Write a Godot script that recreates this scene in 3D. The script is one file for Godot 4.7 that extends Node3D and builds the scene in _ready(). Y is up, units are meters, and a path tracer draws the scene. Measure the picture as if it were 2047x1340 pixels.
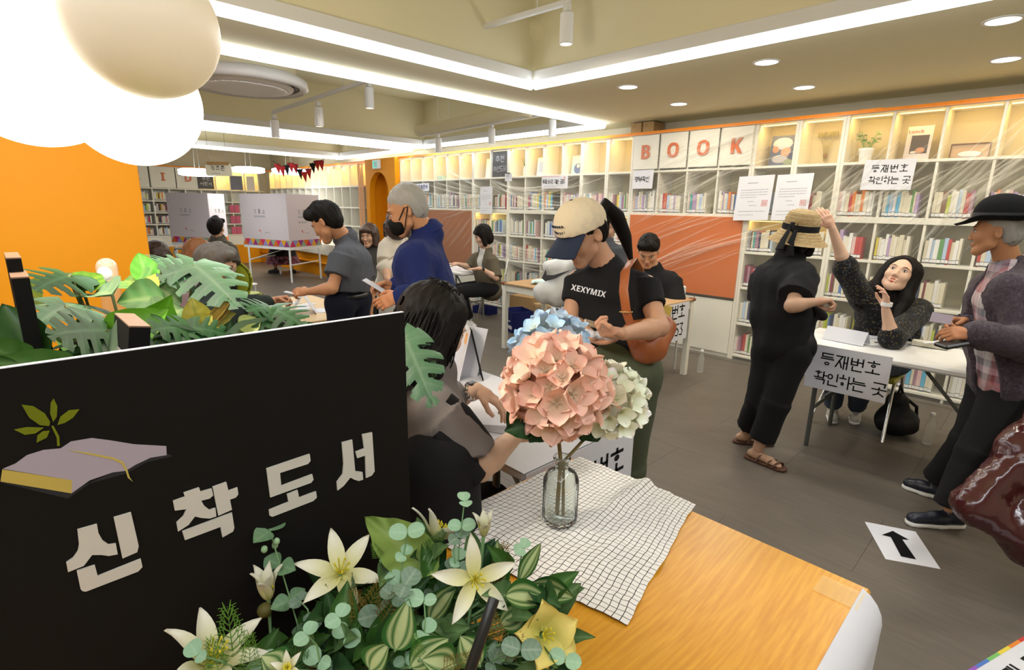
extends Node3D

# ---------------------------------------------------------------- mesh builder
class G:
	var v := PackedVector3Array()
	var n := PackedVector3Array()
	var c := PackedColorArray()
	var u := PackedVector2Array()
	var i := PackedInt32Array()
	var col := Color.WHITE
	func vert(p: Vector3, nn: Vector3, uv := Vector2.ZERO) -> int:
		v.append(p); n.append(nn); c.append(col); u.append(uv)
		return v.size() - 1
	func tri(a: int, b: int, d: int) -> void:
		if (v[b] - v[a]).cross(v[d] - v[a]).dot(n[a] + n[b] + n[d]) > 0.0:
			i.append(a); i.append(d); i.append(b)
		else:
			i.append(a); i.append(b); i.append(d)
	func quad(a: Vector3, b: Vector3, d: Vector3, e: Vector3, nn := Vector3.ZERO, r := Rect2(0, 0, 1, 1)) -> void:
		var m := nn
		if m == Vector3.ZERO:
			m = (d - a).cross(b - e).normalized()
		var k := vert(a, m, r.position)
		vert(b, m, Vector2(r.end.x, r.position.y)); vert(d, m, r.end); vert(e, m, Vector2(r.position.x, r.end.y))
		tri(k, k + 1, k + 2); tri(k, k + 2, k + 3)
	func box(cen: Vector3, s: Vector3, bev := 0.0, b := Basis.IDENTITY) -> void:
		var h := s * 0.5
		var e: float = minf(bev, minf(h.x, minf(h.y, h.z)) * 0.9)
		var ax := [b.x, b.y, b.z]
		var hh := [h.x, h.y, h.z]
		for a in 3:
			var p: int = (a + 1) % 3
			var q: int = (a + 2) % 3
			for sg: float in [-1.0, 1.0]:
				var o: Vector3 = cen + ax[a] * hh[a] * sg
				var x: Vector3 = ax[p] * (hh[p] - e)
				var y: Vector3 = ax[q] * (hh[q] - e)
				quad(o - x - y, o + x - y, o + x + y, o - x + y, ax[a] * sg)
		if e > 0.0:
			for a in 3:
				var p: int = (a + 1) % 3
				var q: int = (a + 2) % 3
				for s1: float in [-1.0, 1.0]:
					for s2: float in [-1.0, 1.0]:
						var z: Vector3 = ax[a] * (hh[a] - e)
						var p1: Vector3 = cen + ax[p] * hh[p] * s1 + ax[q] * (hh[q] - e) * s2
						var p2: Vector3 = cen + ax[p] * (hh[p] - e) * s1 + ax[q] * hh[q] * s2
						quad(p1 - z, p1 + z, p2 + z, p2 - z, (ax[p] * s1 + ax[q] * s2).normalized())
			for s1: float in [-1.0, 1.0]:
				for s2: float in [-1.0, 1.0]:
					for s3: float in [-1.0, 1.0]:
						var m: Vector3 = (b.x * s1 + b.y * s2 + b.z * s3).normalized()
						var k := vert(cen + b.x * h.x * s1 + b.y * (h.y - e) * s2 + b.z * (h.z - e) * s3, m)
						vert(cen + b.x * (h.x - e) * s1 + b.y * h.y * s2 + b.z * (h.z - e) * s3, m)
						vert(cen + b.x * (h.x - e) * s1 + b.y * (h.y - e) * s2 + b.z * h.z * s3, m)
						tri(k, k + 1, k + 2)
	func beam(a: Vector3, b: Vector3, w: float, h: float, bev := 0.0, up := Vector3.UP) -> void:
		var d := (b - a)
		var z := d.normalized()
		var x := up.cross(z)
		if x.length() < 0.01: x = Vector3.RIGHT.cross(z)
		x = x.normalized()
		box((a + b) * 0.5, Vector3(w, h, d.length()), bev, Basis(x, z.cross(x), z))
	func tube(p: Array, r: Array, sides := 8, caps := true, flat := 1.0) -> void:
		var m := p.size()
		var prev := Vector3.ZERO
		var start := v.size()
		for k in m:
			var t: Vector3 = (p[mini(k + 1, m - 1)] - p[maxi(k - 1, 0)]).normalized()
			var x: Vector3 = prev - t * prev.dot(t)
			if x.length() < 0.01: x = t.cross(Vector3.UP if absf(t.y) < 0.9 else Vector3.RIGHT)
			x = x.normalized()
			prev = x
			var y := t.cross(x)
			var rr: float = r[mini(k, r.size() - 1)]
			for s in sides:
				var a := TAU * s / sides
				var d := x * cos(a) + y * sin(a) * flat
				vert(p[k] + d * rr, (x * cos(a) + y * sin(a) / flat).normalized(), Vector2(float(s) / sides, float(k) / (m - 1)))
		for k in m - 1:
			for s in sides:
				var a := start + k * sides + s
				var b := start + k * sides + (s + 1) % sides
				tri(a, b, b + sides); tri(a, b + sides, a + sides)
		if caps:
			for e: int in [0, m - 1]:
				var t: Vector3 = (p[e] - p[1 if e == 0 else e - 1]).normalized()
				var k := vert(p[e], t)
				for s in sides: vert(v[start + e * sides + s], t)
				for s in sides: tri(k, k + 1 + s, k + 1 + (s + 1) % sides)
	func lathe(prof: Array, sides := 24, at := Transform3D.IDENTITY, flute := 0.0, nf := 0) -> void:
		var m := prof.size()
		var start := v.size()
		for k in m:
			var t: Vector2 = (prof[mini(k + 1, m - 1)] - prof[maxi(k - 1, 0)]).normalized()
			for s in sides + 1:
				var a := TAU * s / sides
				var rr: float = prof[k].x
				if nf > 0: rr *= 1.0 + flute * cos(a * nf)
				var nn := Vector3(t.y * cos(a), -t.x, t.y * sin(a))
				vert(at * Vector3(rr * cos(a), prof[k].y, rr * sin(a)), (at.basis * nn).normalized(), Vector2(float(s) / sides, float(k) / (m - 1)))
		for k in m - 1:
			for s in sides:
				var a := start + k * (sides + 1) + s
				tri(a, a + 1, a + sides + 2); tri(a, a + sides + 2, a + sides + 1)
	func ball(cen: Vector3, r: Vector3, b := Basis.IDENTITY, sides := 12, rings := 8) -> void:
		var start := v.size()
		for k in rings + 1:
			var ph := PI * k / rings
			for s in sides + 1:
				var a := TAU * s / sides
				var d := Vector3(sin(ph) * cos(a), cos(ph), sin(ph) * sin(a))
				vert(cen + b * (d * r), (b * (d / r)).normalized(), Vector2(float(s) / sides, float(k) / rings))
		for k in rings:
			for s in sides:
				var a := start + k * (sides + 1) + s
				tri(a, a + 1, a + sides + 2); tri(a, a + sides + 2, a + sides + 1)
	# prism from a 2D outline in the plane of x, y at o, pushed back along -z by depth
	func prism(poly: PackedVector2Array, o: Vector3, x: Vector3, y: Vector3, depth: float) -> void:
		var z := x.cross(y).normalized()
		var t := Geometry2D.triangulate_polygon(poly)
		if t.is_empty(): return
		for sd in 2:
			var k := v.size()
			for q in poly: vert(o + x * q.x + y * q.y - z * depth * sd, z * (1.0 - 2.0 * sd), q)
			for s in range(0, t.size(), 3): tri(k + t[s], k + t[s + 1], k + t[s + 2])
		if depth > 0.0:
			var m := poly.size()
			var area := 0.0
			for s in m: area += poly[s].cross(poly[(s + 1) % m])
			for s in m:
				var p := poly[s]
				var q := poly[(s + 1) % m]
				var e := (q - p).normalized() * signf(area)
				var nn := (x * e.y - y * e.x)
				var a := o + x * p.x + y * p.y
				var b := o + x * q.x + y * q.y
				quad(a, b, b - z * depth, a - z * depth, nn)
	# surface of a function of (s, t) in 0..1
	func grid(fn: Callable, ns: int, nt: int, skip: Variant = null) -> void:
		var k := v.size()
		var w := ns + 1
		var st := []
		var mid := []
		for b in nt + 1:
			for a in w: st.append(Vector2(float(a) / ns, float(b) / nt))
		for b in nt:
			for a in ns: mid.append(Vector2((a + 0.5) / ns, (b + 0.5) / nt))
		var pts := PackedVector3Array(st.map(fn))
		var gone: Array = mid.map(skip) if skip != null else []
		for b in nt + 1:
			for a in w:
				var dx := pts[b * w + mini(a + 1, ns)] - pts[b * w + maxi(a - 1, 0)]
				var dy := pts[mini(b + 1, nt) * w + a] - pts[maxi(b - 1, 0) * w + a]
				vert(pts[b * w + a], dx.cross(dy).normalized(), Vector2(float(a) / ns, float(b) / nt))
		for b in nt:
			for a in ns:
				if gone and gone[b * ns + a]: continue
				var q := k + b * w + a
				tri(q, q + 1, q + w + 1); tri(q, q + w + 1, q + w)
	func add(o: G, t := Transform3D.IDENTITY, tint := Color.WHITE) -> void:
		var k := v.size()
		var flip := t.basis.determinant() < 0.0
		var nb := t.basis.inverse().transposed()
		v.append_array(t * o.v)
		for q in o.n: n.append((nb * q).normalized())
		for q in o.c: c.append(q * tint)
		u.append_array(o.u)
		for s in range(0, o.i.size(), 3):
			i.append(k + o.i[s])
			if flip:
				i.append(k + o.i[s + 2]); i.append(k + o.i[s + 1])
			else:
				i.append(k + o.i[s + 1]); i.append(k + o.i[s + 2])
	func mesh() -> ArrayMesh:
		var a := []
		a.resize(Mesh.ARRAY_MAX)
		a[Mesh.ARRAY_VERTEX] = v; a[Mesh.ARRAY_NORMAL] = n; a[Mesh.ARRAY_COLOR] = c; a[Mesh.ARRAY_TEX_UV] = u; a[Mesh.ARRAY_INDEX] = i
		var m := ArrayMesh.new()
		m.add_surface_from_arrays(Mesh.PRIMITIVE_TRIANGLES, a)
		return m

# ---------------------------------------------------------------- distance field to surface
class Fld:
	var cs: float
	var o: Vector3
	var nx: int
	var ny: int
	var nz: int
	var f := PackedFloat32Array()
	var prims := []
	func _init(cell: float) -> void: cs = cell
	# tapered capsule; kind 0 join, 1 carve; flat ends when cut is true; sq squashes along axis sqd
	func cap(a: Vector3, ra: float, b: Vector3, rb: float, k := 0.02, kind := 0, cut := false) -> void:
		prims.append([0, a, ra, b, rb, k, kind, cut])
	func ell(a: Vector3, r: Vector3, k := 0.015, kind := 0, b := Basis.IDENTITY) -> void:
		prims.append([1, a, r, b.inverse(), 0.0, k, kind, false])
	func plane(p: Vector3, nn: Vector3) -> void: # keeps the side that nn points away from
		prims.append([2, p, nn.normalized(), null, 0.0, 0.0, 2, false])
	func run() -> void:
		var lo := Vector3.INF
		var hi := -Vector3.INF
		for p in prims:
			if p[6] != 0: continue
			if p[0] == 0:
				var m: float = maxf(p[2], p[4]) + cs * 2.0
				lo = lo.min(p[1] - Vector3.ONE * m).min(p[3] - Vector3.ONE * m)
				hi = hi.max(p[1] + Vector3.ONE * m).max(p[3] + Vector3.ONE * m)
			else:
				var m2: float = maxf(p[2].x, maxf(p[2].y, p[2].z)) + cs * 2.0
				lo = lo.min(p[1] - Vector3.ONE * m2); hi = hi.max(p[1] + Vector3.ONE * m2)
		o = lo
		nx = int((hi.x - lo.x) / cs) + 2; ny = int((hi.y - lo.y) / cs) + 2; nz = int((hi.z - lo.z) / cs) + 2
		f.resize(nx * ny * nz); f.fill(1.0)
		for p in prims:
			if p[0] == 0: _cap(p)
			elif p[0] == 1: _ell(p)
			else: _plane(p)
	func _span(l: Vector3, h: Vector3) -> Array:
		return [clampi(int((l.x - o.x) / cs), 0, nx - 1), clampi(int((h.x - o.x) / cs) + 1, 0, nx - 1), clampi(int((l.y - o.y) / cs), 0, ny - 1), clampi(int((h.y - o.y) / cs) + 1, 0, ny - 1), clampi(int((l.z - o.z) / cs), 0, nz - 1), clampi(int((h.z - o.z) / cs) + 1, 0, nz - 1)]
	func _cap(p: Array) -> void:
		var a: Vector3 = p[1]
		var b: Vector3 = p[3]
		var ra: float = p[2]
		var rb: float = p[4]
		var k: float = p[5]
		var carve: bool = p[6] == 1
		var cut: bool = p[7]
		var m := maxf(ra, rb) + k + cs * 1.8
		var s := _span(a.min(b) - Vector3.ONE * m, a.max(b) + Vector3.ONE * m)
		var ab := b - a
		var l2 := maxf(ab.length_squared(), 1e-9)
		var ln := sqrt(l2)
		var dr := rb - ra
		for z: int in range(s[4], s[5] + 1):
			for y: int in range(s[2], s[3] + 1):
				var row := (z * ny + y) * nx
				var q := Vector3(o.x - a.x, o.y + y * cs - a.y, o.z + z * cs - a.z)
				for x: int in range(s[0], s[1] + 1):
					var w := Vector3(q.x + x * cs, q.y, q.z)
					var h0 := w.dot(ab) / l2
					var h := clampf(h0, 0.0, 1.0)
					var d: float
					if cut:
						d = (w - ab * h0).length() - (ra + dr * h)
						d = maxf(d, maxf(-h0, h0 - 1.0) * ln)
					else:
						d = (w - ab * h).length() - (ra + dr * h)
					var e := f[row + x]
					if carve:
						if -d > e - k:
							var t := maxf(k - absf(e + d), 0.0) / k
							f[row + x] = maxf(e, -d) + t * t * k * 0.25
					elif d < e + k:
						var t := maxf(k - absf(e - d), 0.0) / k
						f[row + x] = minf(e, d) - t * t * k * 0.25
	func _ell(p: Array) -> void:
		var a: Vector3 = p[1]
		var r: Vector3 = p[2]
		var bi: Basis = p[3]
		var k: float = p[5]
		var carve: bool = p[6] == 1
		var m := maxf(r.x, maxf(r.y, r.z)) + k + cs * 1.8
		var s := _span(a - Vector3.ONE * m, a + Vector3.ONE * m)
		var ir := Vector3(1.0 / r.x, 1.0 / r.y, 1.0 / r.z)
		for z: int in range(s[4], s[5] + 1):
			for y: int in range(s[2], s[3] + 1):
				var row := (z * ny + y) * nx
				for x: int in range(s[0], s[1] + 1):
					var w := bi * Vector3(o.x + x * cs - a.x, o.y + y * cs - a.y, o.z + z * cs - a.z)
					var q := w * ir
					var l := q.length()
					var g := (q * ir).length()
					var d: float = l * (l - 1.0) / maxf(g, 1e-6)
					var e := f[row + x]
					if carve:
						if -d > e - k:
							var t := maxf(k - absf(e + d), 0.0) / k
							f[row + x] = maxf(e, -d) + t * t * k * 0.25
					elif d < e + k:
						var t := maxf(k - absf(e - d), 0.0) / k
						f[row + x] = minf(e, d) - t * t * k * 0.25
	func _plane(p: Array) -> void:
		var a: Vector3 = p[1]
		var nn: Vector3 = p[2]
		for z in nz:
			for y in ny:
				var row := (z * ny + y) * nx
				for x in nx:
					var e := f[row + x]
					if e < cs * 3.0:
						f[row + x] = maxf(e, nn.dot(Vector3(o.x + x * cs, o.y + y * cs, o.z + z * cs) - a))
	func net(g: G) -> void:
		var idx := PackedInt32Array()
		idx.resize(nx * ny * nz); idx.fill(-1)
		var sy := nx
		var sz := nx * ny
		var lim := cs * 1.8
		var offs := PackedInt32Array([0, 1, sy, sy + 1, sz, sz + 1, sz + sy, sz + sy + 1])
		for z in nz - 1:
			for y in ny - 1:
				var row := (z * ny + y) * nx
				for x in nx - 1:
					var b := row + x
					var f0 := f[b]
					if f0 > lim or f0 < -lim: continue
					var f1 := f[b + 1]
					var f2 := f[b + sy]
					var f3 := f[b + sy + 1]
					var f4 := f[b + sz]
					var f5 := f[b + sz + 1]
					var f6 := f[b + sz + sy]
					var f7 := f[b + sz + sy + 1]
					var neg := int(f0 < 0) + int(f1 < 0) + int(f2 < 0) + int(f3 < 0) + int(f4 < 0) + int(f5 < 0) + int(f6 < 0) + int(f7 < 0)
					if neg == 0 or neg == 8: continue
					var sp := Vector3.ZERO
					var ct := 0
					if (f0 < 0) != (f1 < 0): sp += Vector3(f0 / (f0 - f1), 0, 0); ct += 1
					if (f2 < 0) != (f3 < 0): sp += Vector3(f2 / (f2 - f3), 1, 0); ct += 1
					if (f4 < 0) != (f5 < 0): sp += Vector3(f4 / (f4 - f5), 0, 1); ct += 1
					if (f6 < 0) != (f7 < 0): sp += Vector3(f6 / (f6 - f7), 1, 1); ct += 1
					if (f0 < 0) != (f2 < 0): sp += Vector3(0, f0 / (f0 - f2), 0); ct += 1
					if (f1 < 0) != (f3 < 0): sp += Vector3(1, f1 / (f1 - f3), 0); ct += 1
					if (f4 < 0) != (f6 < 0): sp += Vector3(0, f4 / (f4 - f6), 1); ct += 1
					if (f5 < 0) != (f7 < 0): sp += Vector3(1, f5 / (f5 - f7), 1); ct += 1
					if (f0 < 0) != (f4 < 0): sp += Vector3(0, 0, f0 / (f0 - f4)); ct += 1
					if (f1 < 0) != (f5 < 0): sp += Vector3(1, 0, f1 / (f1 - f5)); ct += 1
					if (f2 < 0) != (f6 < 0): sp += Vector3(0, 1, f2 / (f2 - f6)); ct += 1
					if (f3 < 0) != (f7 < 0): sp += Vector3(1, 1, f3 / (f3 - f7)); ct += 1
					var gr := Vector3(f1 + f3 + f5 + f7 - f0 - f2 - f4 - f6, f2 + f3 + f6 + f7 - f0 - f1 - f4 - f5, f4 + f5 + f6 + f7 - f0 - f1 - f2 - f3)
					idx[b] = g.vert(o + (Vector3(x, y, z) + sp / ct) * cs, gr.normalized())
		for z in range(1, nz - 1):
			for y in range(1, ny - 1):
				var row := (z * ny + y) * nx
				for x in range(1, nx - 1):
					var b := row + x
					if idx[b] < 0: continue
					var s := f[b] < 0
					if s != (f[b + 1] < 0):
						_q(g, idx[b], idx[b - sy], idx[b - sy - sz], idx[b - sz])
					if s != (f[b + sy] < 0):
						_q(g, idx[b], idx[b - 1], idx[b - 1 - sz], idx[b - sz])
					if s != (f[b + sz] < 0):
						_q(g, idx[b], idx[b - 1], idx[b - 1 - sy], idx[b - sy])
	func _q(g: G, a: int, b: int, c: int, d: int) -> void:
		if a < 0 or b < 0 or c < 0 or d < 0: return
		g.tri(a, b, c); g.tri(a, c, d)
	func make() -> G:
		run()
		var g := G.new()
		net(g)
		return g

# ---------------------------------------------------------------- scene helpers
var M := {}
var taken := {}
var rng := RandomNumberGenerator.new()
var noise := FastNoiseLite.new()

func V(x: float, y: float, z: float) -> Vector3: return Vector3(x, y, z)

func numbered(called: String) -> String:
	var k: int = taken.get(called, 0)
	taken[called] = k + 1
	return called if k == 0 else "%s_%03d" % [called, k]

func lin(r: float, g: float, b: float) -> Color: return Color(r, g, b).linear_to_srgb()

func mat(called: String, color: Color, rough := 0.6, spec := 0.5, metal := 0.0) -> StandardMaterial3D:
	var m := StandardMaterial3D.new()
	m.resource_name = called
	m.albedo_color = color
	m.roughness = rough
	m.metallic = metal
	m.metallic_specular = spec
	m.vertex_color_use_as_albedo = true
	M[called] = m
	return m

func put(called: String, g: Variant, m: Material, parent: Node = null, at := Vector3.ZERO) -> MeshInstance3D:
	var o := MeshInstance3D.new()
	o.mesh = g.mesh() if g is G else g
	o.material_override = m
	o.position = at
	if parent == null or parent == self:
		o.name = numbered(called)
		add_child(o)
	else:
		o.name = called
		parent.add_child(o, true)
	return o

func tag(o: Node, label: String, category: String, group := "") -> Node:
	o.set_meta("label", label); o.set_meta("category", category)
	if group: o.set_meta("group", group)
	return o

func thing(called: String, label: String, category: String, at := Vector3.ZERO, group := "", turn := 0.0) -> Node3D:
	var o := Node3D.new()
	o.name = numbered(called)
	add_child(o)
	o.position = at
	o.rotation.y = turn
	tag(o, label, category, group)
	return o

func struct(called: String, g: Variant, m: Material) -> MeshInstance3D:
	var o := put(called, g, m)
	o.set_meta("kind", "structure")
	return o

func structure(called: String, at := Vector3.ZERO) -> Node3D:
	var o := Node3D.new()
	o.name = numbered(called)
	add_child(o)
	o.position = at
	o.set_meta("kind", "structure")
	return o

func bxm(s: Vector3, bev := 0.0) -> G:
	var g := G.new()
	g.box(Vector3.ZERO, s, bev)
	return g

func ntex(freq: float, c0: Color, c1: Color, size := 256, oct := 4, seed_ := 1, stretch := Vector2.ONE) -> ImageTexture:
	var nz := FastNoiseLite.new()
	nz.seed = seed_; nz.frequency = 1.0; nz.fractal_octaves = oct
	nz.noise_type = FastNoiseLite.TYPE_SIMPLEX_SMOOTH
	var im := Image.create(size, size, false, Image.FORMAT_RGB8)
	for y in size:
		for x in size:
			var ax := TAU * x / size
			var ay := TAU * y / size
			var t := nz.get_noise_3d(cos(ax) * freq * stretch.x + sin(ay) * 3.7 * stretch.y * freq * 0.27, sin(ax) * freq * stretch.x, cos(ay) * freq * stretch.y) * 0.9 + 0.5
			im.set_pixel(x, y, c0.lerp(c1, clampf(t, 0, 1)))
	return ImageTexture.create_from_image(im)

func area(called: String, at: Vector3, towards: Vector3, size: Vector2, energy: float, color := Color.WHITE, parent: Node = self, along := Vector3.RIGHT) -> void:
	var l := AreaLight3D.new()
	l.name = called
	l.area_size = size
	l.light_energy = energy
	l.light_color = color
	l.shadow_enabled = true
	l.area_range = 30.0
	parent.add_child(l, true)
	var z := -towards.normalized()
	var x := (along - z * along.dot(z)).normalized()
	l.transform = Transform3D(Basis(x, z.cross(x), z), at)

# ---------------------------------------------------------------- the place
const HC := 2.64      # underside of the lowered ceiling
const ZB := -5.75     # front of the bookcases
const ZW := -6.1      # wall behind them
const XK := -16.0     # front of the bookcase of the children's corner

func materials() -> void:
	var m: StandardMaterial3D
	mat("ceiling paint", lin(0.76, 0.70, 0.48), 0.9, 0.3)
	mat("wall paint", lin(0.66, 0.60, 0.47), 0.9, 0.3)
	m = mat("orange paint", lin(0.74, 0.285, 0.002), 0.55, 0.35)
	m = mat("floor tile", Color.WHITE, 0.42, 0.4)
	m.albedo_texture = ntex(2.2, lin(0.120, 0.102, 0.083), lin(0.142, 0.121, 0.099), 256, 5, 5, Vector2(0.5, 4.0))
	m.uv1_triplanar = true; m.uv1_world_triplanar = true; m.uv1_scale = Vector3(0.55, 0.55, 0.55)
	mat("grout", lin(0.15, 0.128, 0.105), 0.9, 0.2)
	mat("white melamine", lin(0.76, 0.735, 0.64), 0.45, 0.4)
	mat("cream back", lin(0.54, 0.49, 0.325), 0.5, 0.3)
	mat("white plastic", lin(0.80, 0.80, 0.79), 0.35, 0.5)
	mat("white metal", lin(0.72, 0.72, 0.70), 0.4, 0.5)
	mat("paper", lin(0.69, 0.69, 0.74), 0.85, 0.2)
	mat("ink", lin(0.012, 0.012, 0.013), 0.7, 0.3)
	mat("grey ink", lin(0.36, 0.36, 0.40), 0.8, 0.2)
	mat("red ink", lin(0.62, 0.14, 0.11), 0.8, 0.2)
	mat("black matte", lin(0.0085, 0.0078, 0.007), 0.75, 0.25)
	mat("black plastic", lin(0.012, 0.012, 0.012), 0.35, 0.5)
	mat("grey steel", lin(0.22, 0.23, 0.21), 0.45, 0.5, 0.3)
	mat("chrome", lin(0.75, 0.75, 0.75), 0.15, 0.5, 1.0)
	mat("cardboard", lin(0.42, 0.27, 0.13), 0.9, 0.2)
	mat("navy carton", lin(0.012, 0.018, 0.11), 0.6, 0.3)
	mat("letter orange", lin(0.62, 0.17, 0.075), 0.6, 0.3)
	mat("terracotta board", lin(0.56, 0.125, 0.012), 0.8, 0.25)
	mat("brown board", lin(0.34, 0.115, 0.04), 0.8, 0.25)
	mat("orange tape", lin(0.85, 0.26, 0.01), 0.5, 0.4)
	mat("plain", Color.WHITE, 0.6, 0.4)
	mat("gloss", Color.WHITE, 0.25, 0.5)
	mat("matte", Color.WHITE, 0.9, 0.2)
	m = mat("led", Color.WHITE, 0.5)
	m.emission_enabled = true; m.emission = Color(0.95, 0.975, 1.0); m.emission_energy_multiplier = 10.0
	m = mat("lens", Color.WHITE, 0.5)
	m.emission_enabled = true; m.emission = Color(1, 0.97, 0.9); m.emission_energy_multiplier = 6.0
	m = mat("warm led", Color.WHITE, 0.5)
	m.emission_enabled = true; m.emission = Color(1, 0.86, 0.55); m.emission_energy_multiplier = 1.3
	m = mat("globe", Color(0.96, 0.95, 0.92), 0.3)
	m.emission_enabled = true; m.emission = Color(1, 0.97, 0.9); m.emission_energy_multiplier = 1.6
	m = mat("globe off", lin(0.88, 0.86, 0.80), 0.35, 0.5)
	m.backlight_enabled = true; m.backlight = Color(0.75, 0.72, 0.66)

func led_line(a: Vector3, b: Vector3, label: String, energy := 1.0) -> void:
	var mid := (a + b) * 0.5
	var o := thing("line_light", label, "ceiling light", mid, "line lights round the ceiling openings")
	var h := G.new()
	h.beam(a - mid + Vector3(0, 0.075, 0), b - mid + Vector3(0, 0.075, 0), 0.055, 0.09, 0.006)
	put("housing", h, M["white metal"], o)
	var t := G.new()
	t.tube([a - mid, b - mid], [0.027], 10)
	put("tube", t, M["led"], o)
	var d := b - a
	area("line_light_glow", Vector3(0, -0.045, 0), Vector3.DOWN, Vector2(d.length(), 0.05), energy * d.length(), Color(0.95, 0.975, 1.0), o, d)

func room() -> void:
	# floor of large tiles with recessed joints
	var fl := structure("floor")
	var g := G.new()
	g.box(Vector3(-6.9, -0.06, -1.45), Vector3(19.4, 0.1, 9.7))
	put("bed", g, M["grout"], fl)
	var tm := bxm(Vector3(1.1992, 0.02, 0.5992), 0.0006).mesh()
	for ix in 16:
		for iz in 16:
			var x := 1.99 - ix * 1.2 - (0.6 if iz % 2 else 0.0)
			var z := 2.50 - iz * 0.6
			if x < -16.3: continue
			put("tile", tm, M["floor tile"], fl, Vector3(x, -0.01, z - 0.02))
	# walls
	g = G.new(); g.box(Vector3(-6.9, 1.7, ZW - 0.1), Vector3(19.4, 3.6, 0.2)); struct("wall_back", g, M["wall paint"])
	g = G.new(); g.box(Vector3(-16.5, 1.7, -1.45), Vector3(0.2, 3.6, 9.7)); struct("wall_left", g, M["wall paint"])
	g = G.new(); g.box(Vector3(2.7, 1.7, -1.45), Vector3(0.2, 3.6, 9.7)); struct("wall_right", g, M["wall paint"])
	g = G.new(); g.box(Vector3(-6.9, 1.7, 3.3), Vector3(19.4, 3.6, 0.2)); struct("wall_front", g, M["wall paint"])
	# ceiling: slab above, lowered soffits round three openings
	var ce := structure("ceiling")
	g = G.new(); g.box(Vector3(-6.9, 3.4, -1.45), Vector3(19.4, 0.1, 9.7)); put("slab", g, M["ceiling paint"], ce)
	for b: Array in [[-3.41, 2.6, ZW, -3.52], [-4.15, -3.41, ZW, 3.2], [-8.1, -4.15, ZW, -5.66], [-8.58, -8.1, ZW, 3.2], [-11.5, -8.58, ZW, -5.8], [-12.3, -11.5, ZW, 3.2], [-3.41, 0.65, 1.2, 3.2], [0.65, 2.6, -3.52, 3.2], [-8.1, -4.15, 1.6, 3.2], [-11.5, -8.58, 1.6, 3.2]]:
		g = G.new()
		g.box(Vector3((b[0] + b[1]) / 2, (HC + 3.35) / 2, (b[2] + b[3]) / 2), Vector3(b[1] - b[0], 3.35 - HC, b[3] - b[2]))
		put("soffit", g, M["ceiling paint"], ce)
	for zz: float in [-2.1, 0.4]:
		g = G.new(); g.box(Vector3(-6.1, 3.2, zz), Vector3(3.9, 0.3, 0.35)); put("beam", g, M["ceiling paint"], ce)
	# partition painted orange at the left
	g = G.new()
	g.box(Vector3(-3.05, HC / 2, 1.168), Vector3(0.12, HC, 3.38), 0.004)
	struct("wall_partition", g, M["orange paint"])

func lights() -> void:
	var y := HC - 0.035
	var c := 0.27
	led_line(Vector3(-3.38, y, -3.47), Vector3(-3.38, y, 1.15), "bright line light along near opening, running toward white globe lamps", c)
	led_line(Vector3(-3.35, y, -3.49), Vector3(0.6, y, -3.49), "bright line light along opening beside recessed downlights", c)
	led_line(Vector3(-4.19, y, -5.6), Vector3(-4.19, y, 1.55), "line light on far side of the ceiling beam, above the round ventilation unit", c)
	led_line(Vector3(-4.21, y, -5.63), Vector3(-8.05, y, -5.63), "line light along ceiling opening in front of left yellow shelves", c)
	led_line(Vector3(-8.06, y, -5.6), Vector3(-8.06, y, 1.55), "line light across the room behind the round ventilation unit", c)
	led_line(Vector3(-8.62, y, -5.74), Vector3(-8.62, y, 1.55), "line light on near side of the farthest ceiling opening", c)
	led_line(Vector3(-8.65, y, -5.77), Vector3(-11.45, y, -5.77), "short line light in front of the arched orange niche", c)
	led_line(Vector3(-11.46, y, -5.74), Vector3(-11.46, y, 1.55), "farthest line light before the children's corner", c)
	led_line(Vector3(0.62, y, -3.45), Vector3(0.62, y, 1.15), "line light on near side of the closest opening, out of view", 0.75)
	led_line(Vector3(-3.33, y, 1.17), Vector3(0.58, y, 1.17), "line light behind the camera along the closest opening", 0.9)
	var spots := [Vector2(-0.45, -4.12), Vector2(-0.5, -5.11), Vector2(-1.7, -4.13), Vector2(-1.77, -5.13), Vector2(-2.87, -4.15), Vector2(-2.92, -5.11), Vector2(0.75, -4.12), Vector2(0.75, -5.11)]
	var names := ["round downlight nearest the camera in front row, top right corner", "round downlight nearest the camera in row by bookcase, right edge", "middle round downlight in row beside line light", "middle round downlight in row above the bookcase", "farthest round downlight in row beside line light", "farthest round downlight, above the BOOK sign", "round downlight beyond right edge beside line light", "round downlight beyond right edge above bookcase"]
	for k in spots.size():
		var o := thing("downlight", names[k], "ceiling light", Vector3(spots[k].x, HC, spots[k].y), "recessed downlights")
		var g := G.new()
		g.lathe([Vector2(0.075, 0.0), Vector2(0.077, -0.006), Vector2(0.092, -0.004), Vector2(0.093, 0.0)], 28)
		put("trim_ring", g, M["white metal"], o)
		g = G.new()
		g.lathe([Vector2(0.0, -0.003), Vector2(0.076, -0.003)], 28)
		put("lens", g, M["lens"], o)
		area("downlight_glow", Vector3(0, -0.012, 0), Vector3.DOWN, Vector2(0.13, 0.13), 0.9, Color(1, 0.96, 0.88), o)

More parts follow.
